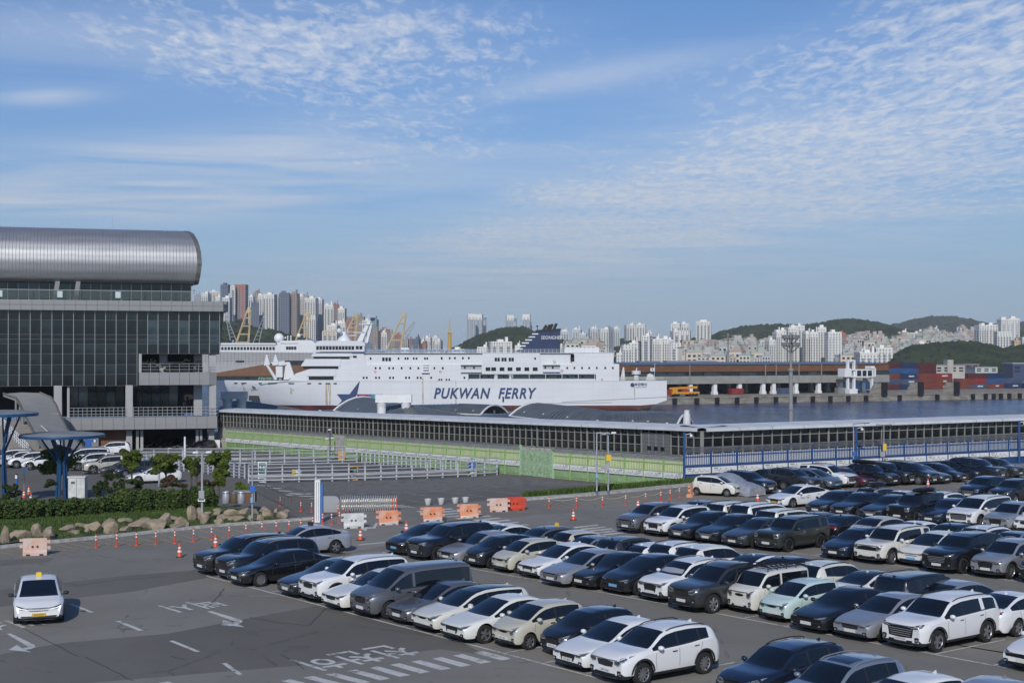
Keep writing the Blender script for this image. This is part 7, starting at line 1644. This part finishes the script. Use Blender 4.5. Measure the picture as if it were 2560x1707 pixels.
pole(1492, 1080, 1238, 'slim pole with a side arm on the right kerb', .07, extras=(('arm', .95, -.05), ('s', 1184, 1194, .16, mat('label_blue', (.15, .40, .65), .5), 0)))
pole(1520.5, 1086, 1237, 'camera pole with yellow sign and grey box on the right kerb', .07, extras=(('cam', -.35, .05), ('cam', .4, .12), ('s', 1136, 1151, .36, M_ysg, .03), ('s', 1158, 1176, .42, M_box, -.15)))
pole(2134, 1059, 1190, 'dark pole with lamp arm and blue box behind the far row', .06, extras=(('lamp', 1.0, .05), ('s', 1128, 1137, .3, M_blue, .02), ('s', 1145, 1168, .2, M_blue, 0)), p=G(2134, 1190)); pole(2210, 1062, 1186, 'slim pole with two lamps and a yellow sign behind the far row', .05, extras=(('lamp', .5, .03), ('lamp', -.5, .03), ('s', 1108, 1126, .3, M_ysg, .02), ('s', 1128, 1141, .4, M_box, -.15)), p=G(2210, 1186))
q = GT(398, 1216); pole(398, 1133, 1216, 'grey lamp post among the garden trees', .08, terr(q.x, q.y), (('lamp', -.3, .05), ('lamp', .3, .05)), q); q = GT(462, 1160); pole(462, 1091, 1160, 'white slim post in front of the garage', .13, terr(q.x, q.y), (), q, M_white); q = GT(825, 1150); pole(826, 1074, 1160, 'dark pole with white dome cameras in front of the green fence', .1, terr(q.x, q.y), (('cam', .3, -.9), ('cam', -.3, -1.0), ('cam', 0, .0)), q, M_joint)
# sign pylon
p = G(797, 1305); PY = thing('sign_pylon', 'slim white and blue sign pylon at the entrance', 'sign', (p.x, p.y, 0), R(-8)); MB().b2((-.24, -.1, 0), (.10, .1, 2.62)).build('white_panel', M_white, PY); MB().b2((.11, -.09, 0), (.27, .09, 2.42)).build('blue_panel', mat('pylon_blue', (.05, .16, .42), .45), PY); MB().b2((-.14, -.115, .1), (-.11, -.1, 2.5)).b2((0.0, -.115, .1), (.03, -.1, 2.5)).build('panel_groove', M_pan2, PY)
# stainless folding gate
p0_, p1_ = G(812, 1279), G(993, 1276); gv = p1_ - p0_; gl_ = gv.length; SG = thing('folding_gate', 'stainless steel folding gate with hoops at the entrance', 'gate', (p0_.x, p0_.y, 0), math.atan2(gv.y, gv.x)); M_ss = mat('stainless', (.70, .69, .67), .3, metal=.7)
mb = MB(); hd = [(-.35, 0), (.95, 0), (.95, .75), (.85, .95), (.65, 1.02), (-.1, 1.02), (-.3, .92), (-.35, .75)]; mb.prism(hd, -.3, .3, 'y'); mb.build('gate_head', M_ss, SG, smooth=30)
nh_ = 25
for i in range(nh_):
    x = 1.05 + (gl_ - 1.1) * i / (nh_ - 1); mb = MB()
    pts = [(x, -.26, .05)] + [(x, -.26 * math.cos(t), .78 + .22 * math.sin(t)) for t in np.linspace(0, math.pi, 7)] + [(x, .26, .05)]; mb.tube(pts, .034, 6)
    if i < nh_ - 1:
        x2 = 1.05 + (gl_ - 1.1) * (i + 1) / (nh_ - 1)
        for sy in (-.22, .22): mb.cyl((x, sy, .12), (x2, sy, .5), .022, .022, 4).cyl((x, sy, .5), (x2, sy, .12), .022, .022, 4).cyl((x, sy, .45), (x2, sy, .83), .022, .022, 4).cyl((x, sy, .83), (x2, sy, .45), .022, .022, 4)
    mb.build('gate_hoop', M_ss, SG)
for x in (gl_ - .35, gl_ - .05): MB().box((x, -.29, .5), (.06, .03, .8)).build('reflector_strip', M_or, SG)
# flower pots on the strip
for i, px in enumerate((1070, 1103, 1138, 1164)):
    q = GT(px, 1262 - i * 1.4); O = thing('flower_pot', 'white tapered flower pot at the entrance strip, %s from the left' % nth(i), 'pot', (q.x, q.y, terr(q.x, q.y)), 0, 'flower pots'); MB().lathe([(.16, 0), (.27, .42), (.28, .46), (.22, .46), (.20, .38), (.001, .38)], 12).build('pot', M_barw, O, smooth=40); MB().cyl((0, 0, .36), (0, 0, .40), .2, .2, 10).build('soil', mat('soil', (.06, .045, .03), .95), O)
# guard rails of the ramp
def rail(label, pix, h, posts, nr=4, lower=True, kick=.12):
    P = [GT(*p) for p in pix]; P = [Vector((p.x, p.y, terr(p.x, p.y))) for p in P]; o0 = P[0].copy(); O = thing('guard_rail', label, 'railing', tuple(o0)); tot = sum((b - a).length for a, b in zip(P, P[1:]))
    def at(f):
        d = f * tot
        for a, b in zip(P, P[1:]):
            l = (b - a).length
            if d <= l + 1e-6: return a.lerp(b, d / l) - o0
            d -= l
        return P[-1] - o0
    pmesh = MB().box((0, 0, h * .4), (.13, .16, h * .8)).add([(-.065, -.08, h * .78), (.065, -.08, h * .78), (.065, .08, h * .78), (-.065, .08, h * .78), (-.05, -.08 - kick, h), (.05, -.08 - kick, h), (.05, .04 - kick, h), (-.05, .04 - kick, h)], [(0, 1, 5, 4), (1, 2, 6, 5), (2, 3, 7, 6), (3, 0, 4, 7), (4, 5, 6, 7)]).mesh('post', M_railw)
    for i in range(posts + 1): v = at(i / posts); ob('post', pmesh, O, tuple(v))
    for k in range(nr):
        z = h * (.42 + .58 * k / (nr - 1)) if lower else h * (.15 + .85 * k / (nr - 1)); MB().tube([tuple(at(f) + Vector((0, -.1 - (kick if k == nr - 1 else 0), z))) for f in np.linspace(0, 1, 9)], .04, 6).build('rail', M_railw, O)
    if lower:
        for z in (.14, .34): MB().tube([tuple(at(f) + Vector((0, -.12, h * z))) for f in np.linspace(0, 1, 9)], .065, 6).build('guard_beam', M_railw, O)
M_railw = mat('rail_pale_grey', (.44, .47, .52), .45, metal=.2, var=.06, vs=2)
rail('pale grey double guard rail along the front of the ramp', [(622, 1207), (900, 1201), (1170, 1191), (1242, 1186)], 1.62, 16); rail('pale grey guard rail along the upper side of the ramp', [(350, 1163), (600, 1163), (892, 1155)], 1.75, 15, 4, True); rail('grey railing beside the green fence behind the ramp', [(905, 1156), (1010, 1166), (1140, 1178)], 1.25, 20, 3, False, .02); rail('patterned grey railing left of the ramp behind the garden', [(345, 1163), (470, 1178), (612, 1196)], 1.35, 22, 5, False, .02)
MB_ = MB(); A1, A2 = GT(622, 1199), GT(1170, 1183); B1, B2 = GT(600, 1165), GT(905, 1158)
rw = MB(); rw.add([(A1.x, A1.y + 1, terr(A1.x, A1.y) - .0), (A2.x, A2.y + 1, terr(A2.x, A2.y)), (A2.x, A2.y + 1, terr(A2.x, A2.y) + .25), (A1.x, A1.y + 1, terr(A1.x, A1.y) + .25)], [(0, 1, 2, 3)]); rw.add([(B1.x, B1.y, -2.4), (B2.x, B2.y, -2.4), (B2.x, B2.y, -1.7), (B1.x, B1.y, -1.7)], [(0, 1, 2, 3)])
rw.build('ramp_wall', mat('ramp_concrete', (.20, .185, .165), .9, var=.4, vs=.6, stretch=(1, 1, 3)), kind='structure')
sheet_ = gsheet('ramp_floor', [(640, 1196), (1150, 1180), (900, 1160), (600, 1168)], mat('ramp_dark', (.10, .095, .088), .9, var=.3, vs=.5), .012)
def board(label, px0, px1, y0, y1, parts, cat='sign', legs=True):
    b = GT((px0 + px1) / 2, y1); z0 = terr(b.x, b.y); k = b.y / F; O = thing('notice_sign', label, cat, (b.x, b.y, z0)); w = (px1 - px0) * k; h = (y1 - y0) * k
    for (fx0, fx1, fz0, fz1, m, nm, off) in parts: MB().b2((w * (fx0 - .5), -.06 - off, h * fz0), (w * (fx1 - .5), -.01 - off, h * fz1)).build(nm, m, O)
    return O, w, h
M_dg = mat('sign_dark_green', (.02, .12, .09), .5)
O, w, h = board('white upright sign with a dark green emblem panel', 645, 667, 1154, 1205, ((0, 1, 0, 1, M_white, 'panel', 0), (.12, .88, .42, .95, M_dg, 'green_panel', .05), (.15, .85, .33, .36, M_pan2, 'text_line', .05), (.15, .85, .25, .28, M_pan2, 'text_line', .05), (.15, .85, .17, .20, M_pan2, 'text_line', .05)))
MB().prism([(-.3, .72 * h), (-.12, .80 * h), (0, .70 * h), (.12, .80 * h), (.3, .72 * h), (.14, .62 * h), (0, .66 * h), (-.14, .62 * h)], -.14, -.12, 'y').build('emblem', M_white, O)
O, w, h = board('yellow and white warning plate on the ramp rail', 731, 756, 1173, 1202, ((0, .42, .48, 1, M_ysg, 'yellow_panel', .18), (.42, 1, .48, 1, M_white, 'white_panel', .18), (.2, .26, 0, .5, M_steel, 'stake', .1), (.74, .80, 0, .5, M_steel, 'stake', .1)))
O, w, h = board('orange ticket box standing at the ramp rail', 872, 895, 1165, 1200, ((0, 1, 0, 1, mat('ticket_orange', (.62, .30, .02), .5), 'frame', 0), (.18, .88, .34, .9, M_dark, 'opening', .06), (.55, .8, .5, .78, mat('poster_green', (.04, .3, .26), .5), 'poster', .12), (.2, .86, .1, .3, M_white, 'notice', .06)), 'ticket box')
O, w, h = board('blue and grey notice board at the right end of the ramp rail', 1168, 1192, 1153, 1190, ((0, 1, 0, 1, M_box, 'cabinet', 0), (.15, .9, .58, .98, M_blue, 'blue_panel', .06), (.3, .65, .2, .5, M_white, 'notice', .06)), 'sign')
O, w, h = board('orange barrier machine beside the dome camera pole', 846, 862, 1128, 1150, ((0, 1, 0, 1, mat('ticket_orange', (.62, .30, .02), .5), 'box', 0), (.2, .8, .3, .5, M_trim, 'slot', .05)), 'ticket box')
# utility cabinet
b = GT(191, 1244); b = G(191, 1241, .2); UC = thing('utility_cabinet', 'pale grey electrical cabinet right of the blue canopy trunk', 'cabinet', (b.x, b.y, .1)); k = b.y / F; w, h = 41 * k, 54 * k
MB().b2((-w / 2, 0, 0), (w / 2, .7, h * .93)).build('body', M_barw, UC); MB().b2((-w / 2 - .06, -.05, h * .93), (w / 2 + .06, .76, h)).build('lid', M_barw, UC); MB().b2((-.01, -.015, .08), (.01, .0, h * .88)).build('door_gap', M_seam, UC); MB().b2((-w * .32, -.02, h * .66), (-w * .1, .0, h * .76)).build('name_plate', M_joint, UC); MB().b2((-.14, -.03, h * .42), (-.10, 0, h * .48)).b2((.08, -.03, h * .42), (.12, 0, h * .48)).build('door_handle', M_steel, UC)
# blue tree-shaped canopies
M_cb = mat('canopy_blue', (.012, .065, .17), .5, var=.15, vs=2); M_slat = mat('wood_slat', (.075, .040, .028), .7, var=.25, vs=3)
def treecanopy(label, px, ydisc, ybase, d, wpx, tx=0):
    b = D(px, ybase, d); top = D(px, ydisc, d); k = d / F; rad = wpx * k / 2; h = top.z - b.z; O = thing('tree_canopy', label, 'canopy', (b.x, b.y, b.z), 0, 'blue tree shaped canopies')
    MB().lathe([(.01, h + .22), (rad * .6, h + .18), (rad * .97, h + .05), (rad, h), (rad, h - .16), (rad * .95, h - .2), (.01, h - .12)], 30).build('disc_roof', mat('disc_grey', (.22, .24, .25), .5, var=.2, vs=1), O, smooth=30); MB().lathe([(rad * 1.003, h + .0), (rad * 1.01, h - .10), (rad * 1.003, h - .22), (rad * .93, h - .22)], 30).build('disc_rim', M_cb, O, smooth=30)
    for i in range(6):
        a = 2 * math.pi * i / 6 + .3; c, s_ = math.cos(a), math.sin(a); MB().cyl((.42 * c, .42 * s_, 0), (.24 * c, .24 * s_, h * .58), .10, .10, 6).build('trunk_leg', M_cb, O)
        MB().add([(.38 * math.cos(a - .35), .38 * math.sin(a - .35), .1), (.38 * math.cos(a + .35), .38 * math.sin(a + .35), .1), (.22 * math.cos(a + .3), .22 * math.sin(a + .3), h * .55), (.22 * math.cos(a - .3), .22 * math.sin(a - .3), h * .55)], [(0, 1, 2, 3)]).build('wood_slat', M_slat, O)
        MB().cyl((.22 * c, .22 * s_, h * .55), (rad * .52 * c, rad * .52 * s_, h - .15), .10, .07, 6).build('branch', M_cb, O); MB().cyl((.35 * c, .35 * s_, h * .66), (rad * .25 * math.cos(a + .4), rad * .25 * math.sin(a + .4), h - .15), .07, .06, 6).build('branch', M_cb, O)
treecanopy('blue tree-shaped canopy with a grey disc roof, fully in view', 155, 1086, 1250, 108, 206); treecanopy('blue tree-shaped canopy cut by the left picture edge', 2, 1032, 1252, 106, 178)
# ================================================================== bank: grass, rocks, hedge, trees
M_soil = mat('bank_soil', (.060, .075, .028), .95, var=.4, vs=.8, bump=.6, bs=4)
def bz(t): return float(np.interp(t, [76.4, 77.2, 80, 84, 87, 92, 97, 101], [.10, .15, .24, .33, .36, .30, -.2, -.8]))
def sx(px, py): p = G(px, py); return (p.x - TN[0] * 76.3) * E_[0] + (p.y - TN[1] * 76.3) * E_[1]
S0, S1 = sx(-200, 1391), sx(742, 1300)
rows = []
for i in range(60):
    s = S0 + (S1 - S0) * i / 59; e = min(1, (59 - i) / 7.0); row_ = []
    for t in (76.55, 77.2, 78.5, 80, 82, 84, 86, 88, 90, 93, 97, 101): x, y = ST(s, 76.55 + (t - 76.55) * (.35 + .65 * e)); row_.append((x, y, bz(t) * (.25 + .75 * e) + random.uniform(-.04, .04)))
    rows.append(row_)
MB().grid(rows).build('grass_bank', M_soil, kind='structure', smooth=60)
def BP(px, py):
    """point of the bank under a pixel"""
    z = .5
    for _ in range(30):
        p = G(px, py, z); z = .5 * z + .5 * bz(TN[0] * p.x + TN[1] * p.y)
    return G(px, py, z)
def leafmat(name, a, b, sc=1.5):
    m = mat(name, a, .7, var=.6, vs=sc, col2=b, spec=.25); bs = m.node_tree.nodes['Principled BSDF']; bs.inputs['Subsurface Weight'].default_value = 0.0
    return m
M_gr = leafmat('grass_blades', (.085, .135, .028), (.045, .085, .018), .9); M_hd = leafmat('hedge_leaves', (.075, .115, .028), (.036, .062, .016)); M_tl = leafmat('tree_leaves', (.11, .15, .022), (.055, .085, .016)); M_bl = leafmat('bush_leaves', (.04, .06, .018), (.025, .035, .014)); M_rl = leafmat('red_shrub_leaves', (.10, .05, .025), (.05, .06, .02)); M_bark = mat('bark', (.10, .075, .055), .9, var=.2, vs=5)
def grass(name, area, n, h0, h1, m=M_gr, **kw):
    mb = MB(); rnd = random.Random(11); k = 0
    for _ in range(n):
        p = area(rnd)
        if p is None: continue
        a = rnd.uniform(0, 6.28); h = rnd.uniform(h0, h1); w = h * .16 + .012; dx, dy = math.cos(a) * w, math.sin(a) * w; l = rnd.uniform(.1, .5) * h; b = rnd.uniform(0, 6.28)
        mb.face([(p[0] - dx, p[1] - dy, p[2]), (p[0] + dx, p[1] + dy, p[2]), (p[0] + l * math.cos(b), p[1] + l * math.sin(b), p[2] + h)])
    return tag(mb.build(name, m, kind='stuff'), **kw)
def bank_area(rnd):
    s = S0 + (S1 - S0) * rnd.random(); t = 76.75 + (rnd.random() ** .8) * 17; e = min(1, (S1 - s) / (S1 - S0) * 60 / 7); x, y = ST(s, 76.55 + (t - 76.55) * (.35 + .65 * e)); return (x, y, bz(t) * (.25 + .75 * e) - .03)
grass('bank_grass', bank_area, 60000, .06, .20, label='green grass and weeds covering the rocky bank', cat='grass')
ka, kb = G(1330, 1245), G(1745, 1208)
def kerb_area(rnd):
    f = rnd.random(); p = ka.lerp(kb, f); o = .2 + rnd.random() ** 1.5 * (1.0 + 2.2 * max(0, math.sin(f * 9 + 1)) * f); q = Vector((p.x - .656 * o, p.y + .755 * o, 0)); return (q.x, q.y, terr(q.x, q.y) - .02)
grass('kerb_weeds', kerb_area, 9000, .15, .62, label='tall weeds growing behind the right kerb along the fence', cat='weeds')
M_rock = mat('sandstone', (.36, .285, .20), .9, var=.35, vs=1.6, col2=(.21, .175, .14), bump=.7, bs=5)
def rock_mesh(seed):
    import bmesh
    rnd = random.Random(seed); bm = bmesh.new(); bmesh.ops.create_icosphere(bm, subdivisions=2, radius=.5)
    pl_ = [(Vector((rnd.gauss(0, 1), rnd.gauss(0, 1), rnd.gauss(0, .7))).normalized(), rnd.uniform(.24, .38)) for _ in range(13)]
    for v in bm.verts:
        for n_, d_ in pl_:
            e = v.co.dot(n_) - d_
            if e > 0: v.co -= n_ * e
        v.co *= 1.45; v.co += Vector((rnd.gauss(0, .012), rnd.gauss(0, .012), rnd.gauss(0, .012)))
    me = bpy.data.meshes.new('rock'); bm.to_mesh(me); bm.free(); me.materials.append(M_rock); me.polygons.foreach_set('use_smooth', [True] * len(me.polygons)); me.set_sharp_from_angle(angle=R(24)); return me
RK = [rock_mesh(s) for s in range(9)]
rl = [(12, 1345, 26, 38), (55, 1338, 45, 20), (92, 1333, 30, 30), (122, 1336, 36, 28), (165, 1322, 40, 14), (185, 1330, 34, 12), (218, 1326, 16, 10), (232, 1318, 42, 25), (275, 1313, 44, 22), (280, 1323, 30, 28), (312, 1323, 34, 12), (348, 1312, 56, 24), (391, 1312, 50, 28), (412, 1300, 36, 26), (452, 1307, 40, 20), (444, 1314, 40, 9), (478, 1291, 26, 34), (497, 1290, 22, 30), (512, 1300, 34, 26), (548, 1304, 26, 16), (545, 1284, 28, 14), (582, 1283, 32, 16), (558, 1294, 34, 12), (590, 1297, 40, 11), (612, 1281, 32, 18), (634, 1279, 26, 16), (630, 1297, 24, 14), (648, 1294, 26, 14), (663, 1276, 28, 14), (670, 1288, 30, 16), (704, 1287, 40, 16), (690, 1276, 20, 8), (716, 1279, 16, 8), (432, 1296, 44, 10), (310, 1302, 40, 10), (205, 1312, 40, 10), (520, 1284, 26, 12), (466, 1310, 22, 12), (546, 1276, 30, 9)]
for i, (px, py, w, h) in enumerate(sorted(rl)):
    p = BP(px, py + h * .25); k = p.y / F; o = ob('bank_rock', RK[i % 9], None, (p.x, p.y, p.z + h * k * .22), random.uniform(0, 6), 'tan boulder set in the grass bank, %s from the left' % nth(i), 'rock', 'boulders of the grass bank'); o.scale = (w * k * 1.08, w * k * .85, h * k * 1.2)
def leaves(mb, rnd, c, r, n, s, shell=.55):
    for _ in range(n):
        while True:
            v = Vector((rnd.uniform(-1, 1), rnd.uniform(-1, 1), rnd.uniform(-1, 1)))
            if shell < v.length <= 1: break
        p = Vector((c[0] + v.x * r[0], c[1] + v.y * r[1], c[2] + v.z * r[2])); a = Vector((rnd.gauss(0, 1), rnd.gauss(0, 1), rnd.gauss(0, 1))).normalized(); b = a.orthogonal().normalized(); k = s * rnd.uniform(.6, 1.3)
        mb.face([p - a * k, p + b * k * .55, p + a * k, p - b * k * .55])
def tree(label, px, ytop, ybase, wpx, Y, m, nclump=16, name='small_tree', cat='tree', trunk=True, group='garden trees', seed=0, s=.15, lv=150):
    rnd = random.Random(seed + px); b = D(px, ybase, Y); t = D(px, ytop, Y); k = Y / F; h = t.z - b.z; w = wpx * k; O = thing(name, label, cat, tuple(b), 0, group)
    ch = h * (.66 if trunk else 1.0); c0 = h - ch / 2; mb = MB()
    cl = []
    for i in range(nclump):
        c = (rnd.uniform(-.36, .36) * w, rnd.uniform(-.34, .34) * w, c0 + rnd.uniform(-.36, .36) * ch); r = (w * rnd.uniform(.12, .24), w * rnd.uniform(.12, .22), ch * rnd.uniform(.09, .17)); cl.append(c); leaves(mb, rnd, c, r, lv, s * .8, .2)
    mb.build('crown', m, O)
    if trunk:
        tb = MB().cyl((0, 0, -.2), (rnd.uniform(-.05, .05), 0, h * .45), .09, .06, 8)
        for c in cl[:6]: tb.cyl((0, 0, h * rnd.uniform(.25, .45)), c, .045, .015, 5)
        tb.build('trunk', M_bark, O)
    return O
tree('small leafy tree behind the nearer blue canopy trunk', 146, 1108, 1230, 96, 112, M_tl, 26, seed=1); tree('small tree in front of the forecourt cars, left of the lamp post', 330, 1120, 1205, 54, 106, M_tl, 20, seed=2); tree('wide small tree right of the garden lamp post', 415, 1131, 1212, 74, 106, M_tl, 24, seed=3); tree('slender small tree with a bare stem near the ramp rail', 547, 1122, 1238, 62, 104, M_tl, 20, seed=4); tree('thin young tree between the garden trees', 478, 1142, 1212, 46, 108, M_tl, 14, seed=5); tree('low tree behind the lamp post in the garden', 492, 1150, 1214, 30, 107, M_bl, 6, seed=8)
for lab, px, yt, yb, w, m in (('dark green bush right of the grey cabinet', 250, 1180, 1246, 46, M_bl), ('dark round bush next to the middle of the hedge', 292, 1178, 1240, 46, M_bl), ('reddish bush behind the hedge, left of the white sedan', 332, 1186, 1232, 44, M_bl), ('low clipped red-green shrub under the wide tree', 432, 1192, 1222, 64, M_rl), ('low red-green shrub left of the slender tree', 515, 1196, 1222, 54, M_rl), ('round clipped bush in the planter box', 612, 1199, 1236, 46, M_tl), ('small bush at the foot of the slender tree', 552, 1182, 1218, 26, M_tl), ('dark bush at the left edge behind the canopy trunk', 28, 1208, 1256, 50, M_bl), ('small dark bush left of the canopy trunk', 125, 1198, 1222, 36, M_bl), ('yellow-green clipped bush behind the hedge', 316, 1218, 1250, 60, M_tl)):
    tree(lab, px, yt, yb, w, 101, m, 9, 'garden_bush', 'bush', False, 'garden bushes', seed=px, s=.12, lv=130)
def hedge(label, p0, p1, ytop, Y0, Y1, n, m, dens, core=True):
    A_, B_ = D(p0[0], p0[1], Y0), D(p1[0], p1[1], Y1); h0 = D(p0[0], ytop[0], Y0).z - A_.z; h1 = D(p1[0], ytop[1], Y1).z - B_.z; O = thing('hedge', label, 'hedge', tuple(A_), 0, 'hedges of the garden'); rnd = random.Random(p0[0] + 5); mb = MB(); co = MB()
    for i in range(n):
        f = (i + .5) / n; p = A_.lerp(B_, f) - A_; h = (h0 * (1 - f) + h1 * f) * rnd.uniform(.86, 1.08); r = (B_ - A_).length / n
        for q in range(2): leaves(mb, rnd, (p.x + rnd.uniform(-.2, .2), p.y + rnd.uniform(-.3, .3), p.z + h * (.32 + .36 * q)), (r * .95, .75, h * .36), dens, .10, .45)
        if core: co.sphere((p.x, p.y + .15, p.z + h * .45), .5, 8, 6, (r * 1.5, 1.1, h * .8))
    mb.build('foliage', m, O)
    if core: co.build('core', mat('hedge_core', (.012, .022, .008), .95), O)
hedge('dense dark green hedge on the right half of the bank', (268, 1284), (536, 1264), (1228, 1217), 90.3, 94.5, 24, M_hd, 330); hedge('thin low hedge along the left half of the bank', (-30, 1300), (262, 1283), (1250, 1244), 86, 90, 24, M_hd, 190, False)
# planters and bins near the steps
q = D(612, 1254, 100); PL = thing('planter_box', 'dark planter box with pale frame under the round bush', 'planter', tuple(q)); MB().b2((-.75, -.5, 0), (.75, .5, .72)).build('box', M_brown, PL); MB().b2((-.8, -.55, .70), (.8, .55, .80)).b2((-.8, -.55, 0), (-.72, -.47, .8)).b2((.72, -.55, 0), (.8, -.47, .8)).build('frame', M_pan, PL)
for i, (px, m_) in enumerate(((565, M_steel), (585, mat('bin_brown', (.12, .08, .05), .6)), (603, M_steel))):
    q = D(px, 1258, 99.5); B_ = thing('litter_bin', ('grey litter bin, left one of the three by the planter', 'brown litter bin between two grey bins', 'grey litter bin nearest the planter box')[i], 'bin', tuple(q), 0, 'litter bins'); MB().lathe([(.24, 0), (.27, .1), (.27, .78), (.24, .84), (.20, .84), (.18, .7), (.001, .7)], 14).build('body', m_, B_, smooth=40); MB().lathe([(.275, .70), (.29, .73), (.275, .76)], 14).build('rim', M_chr, B_)
sr = thing('step_railing', 'black metal stair railing descending at the end of the garden', 'railing', (0, 0, 0)); A_, B_ = D(642, 1203, 99), D(708, 1232, 92)
for k, dx in enumerate((0, .55)):
    mb = MB(); a, b = A_ + Vector((dx, 0, -dx * .6)), B_ + Vector((dx, 0, -dx * .6))
    for h in (0, -.75): mb.tube([tuple(a + Vector((0, 0, h))), tuple(b + Vector((0, 0, h)))], .025, 5)
    for i in range(9): p = a.lerp(b, i / 8); mb.cyl(tuple(p), tuple(p + Vector((0, 0, -.85))), .018, .018, 5)
    mb.build('rail', M_joint, sr)
for i, (px, py) in enumerate(((60, 1245), (72, 1236), (77, 1252))):
    q = D(px, py, 112); O = thing('traffic_cone', 'orange cone behind the bank near the left edge, %s of three' % nth(i), 'cone', tuple(q), 0, 'traffic cones'); ob('base', cone_b, O); ob('cone', cone_c, O); ob('reflector', cone_r, O).scale = (1.06, 1.06, 1)
q = D(60, 1258, 113); RS = thing('round_sign', 'grey back of a round road sign near the left edge', 'sign', tuple(q)); MB().cyl((0, 0, 0), (0, 0, 2.9), .035, .035, 6).build('post', M_steel, RS); MB().cyl((0, -.02, 2.6), (0, .02, 2.6), .32, .32, 18).build('disc', M_barw, RS)
q = D(41, 1256, 112); BLU = thing('blue_bollard', 'tall blue post near the left edge behind the hedge', 'post', tuple(q)); MB().b2((-.07, -.07, 0), (.07, .07, 2.3)).build('post', M_blue, BLU); MB().b2((-.08, -.085, 1.9), (.08, -.07, 2.2)).build('plate', M_white, BLU)
q = GT(220, 1140); PSG = thing('parking_sign', 'blue parking sign post before the terminal wall', 'sign', (q.x, q.y, terr(q.x, q.y))); MB().b2((-.3, -.1, 0), (.35, .1, 1.6)).build('pillar', M_blue, PSG); MB().b2((-.35, -.12, 1.6), (.95, .12, 1.95)).build('panel', M_blue, PSG); MB().b2((.7, -.13, 1.64), (.92, -.12, 1.9)).build('pictogram', M_white, PSG)
# ================================================================== harbour haze
hz = MB().b2((-3500, -400, WZ - 6), (4200, 6200, 330)).build('haze', None, kind='stuff'); hz.data.materials.clear()
mh = bpy.data.materials.new('haze'); mh.use_nodes = True; mh.node_tree.nodes.clear(); nv = mh.node_tree.nodes.new('ShaderNodeVolumePrincipled'); no = mh.node_tree.nodes.new('ShaderNodeOutputMaterial')
nv.inputs['Color'].default_value = (.93, .96, 1.0, 1); nv.inputs['Density'].default_value = 0.00008; nv.inputs['Anisotropy'].default_value = 0.0; mh.node_tree.links.new(nv.outputs[0], no.inputs['Volume']); hz.data.materials.append(mh)
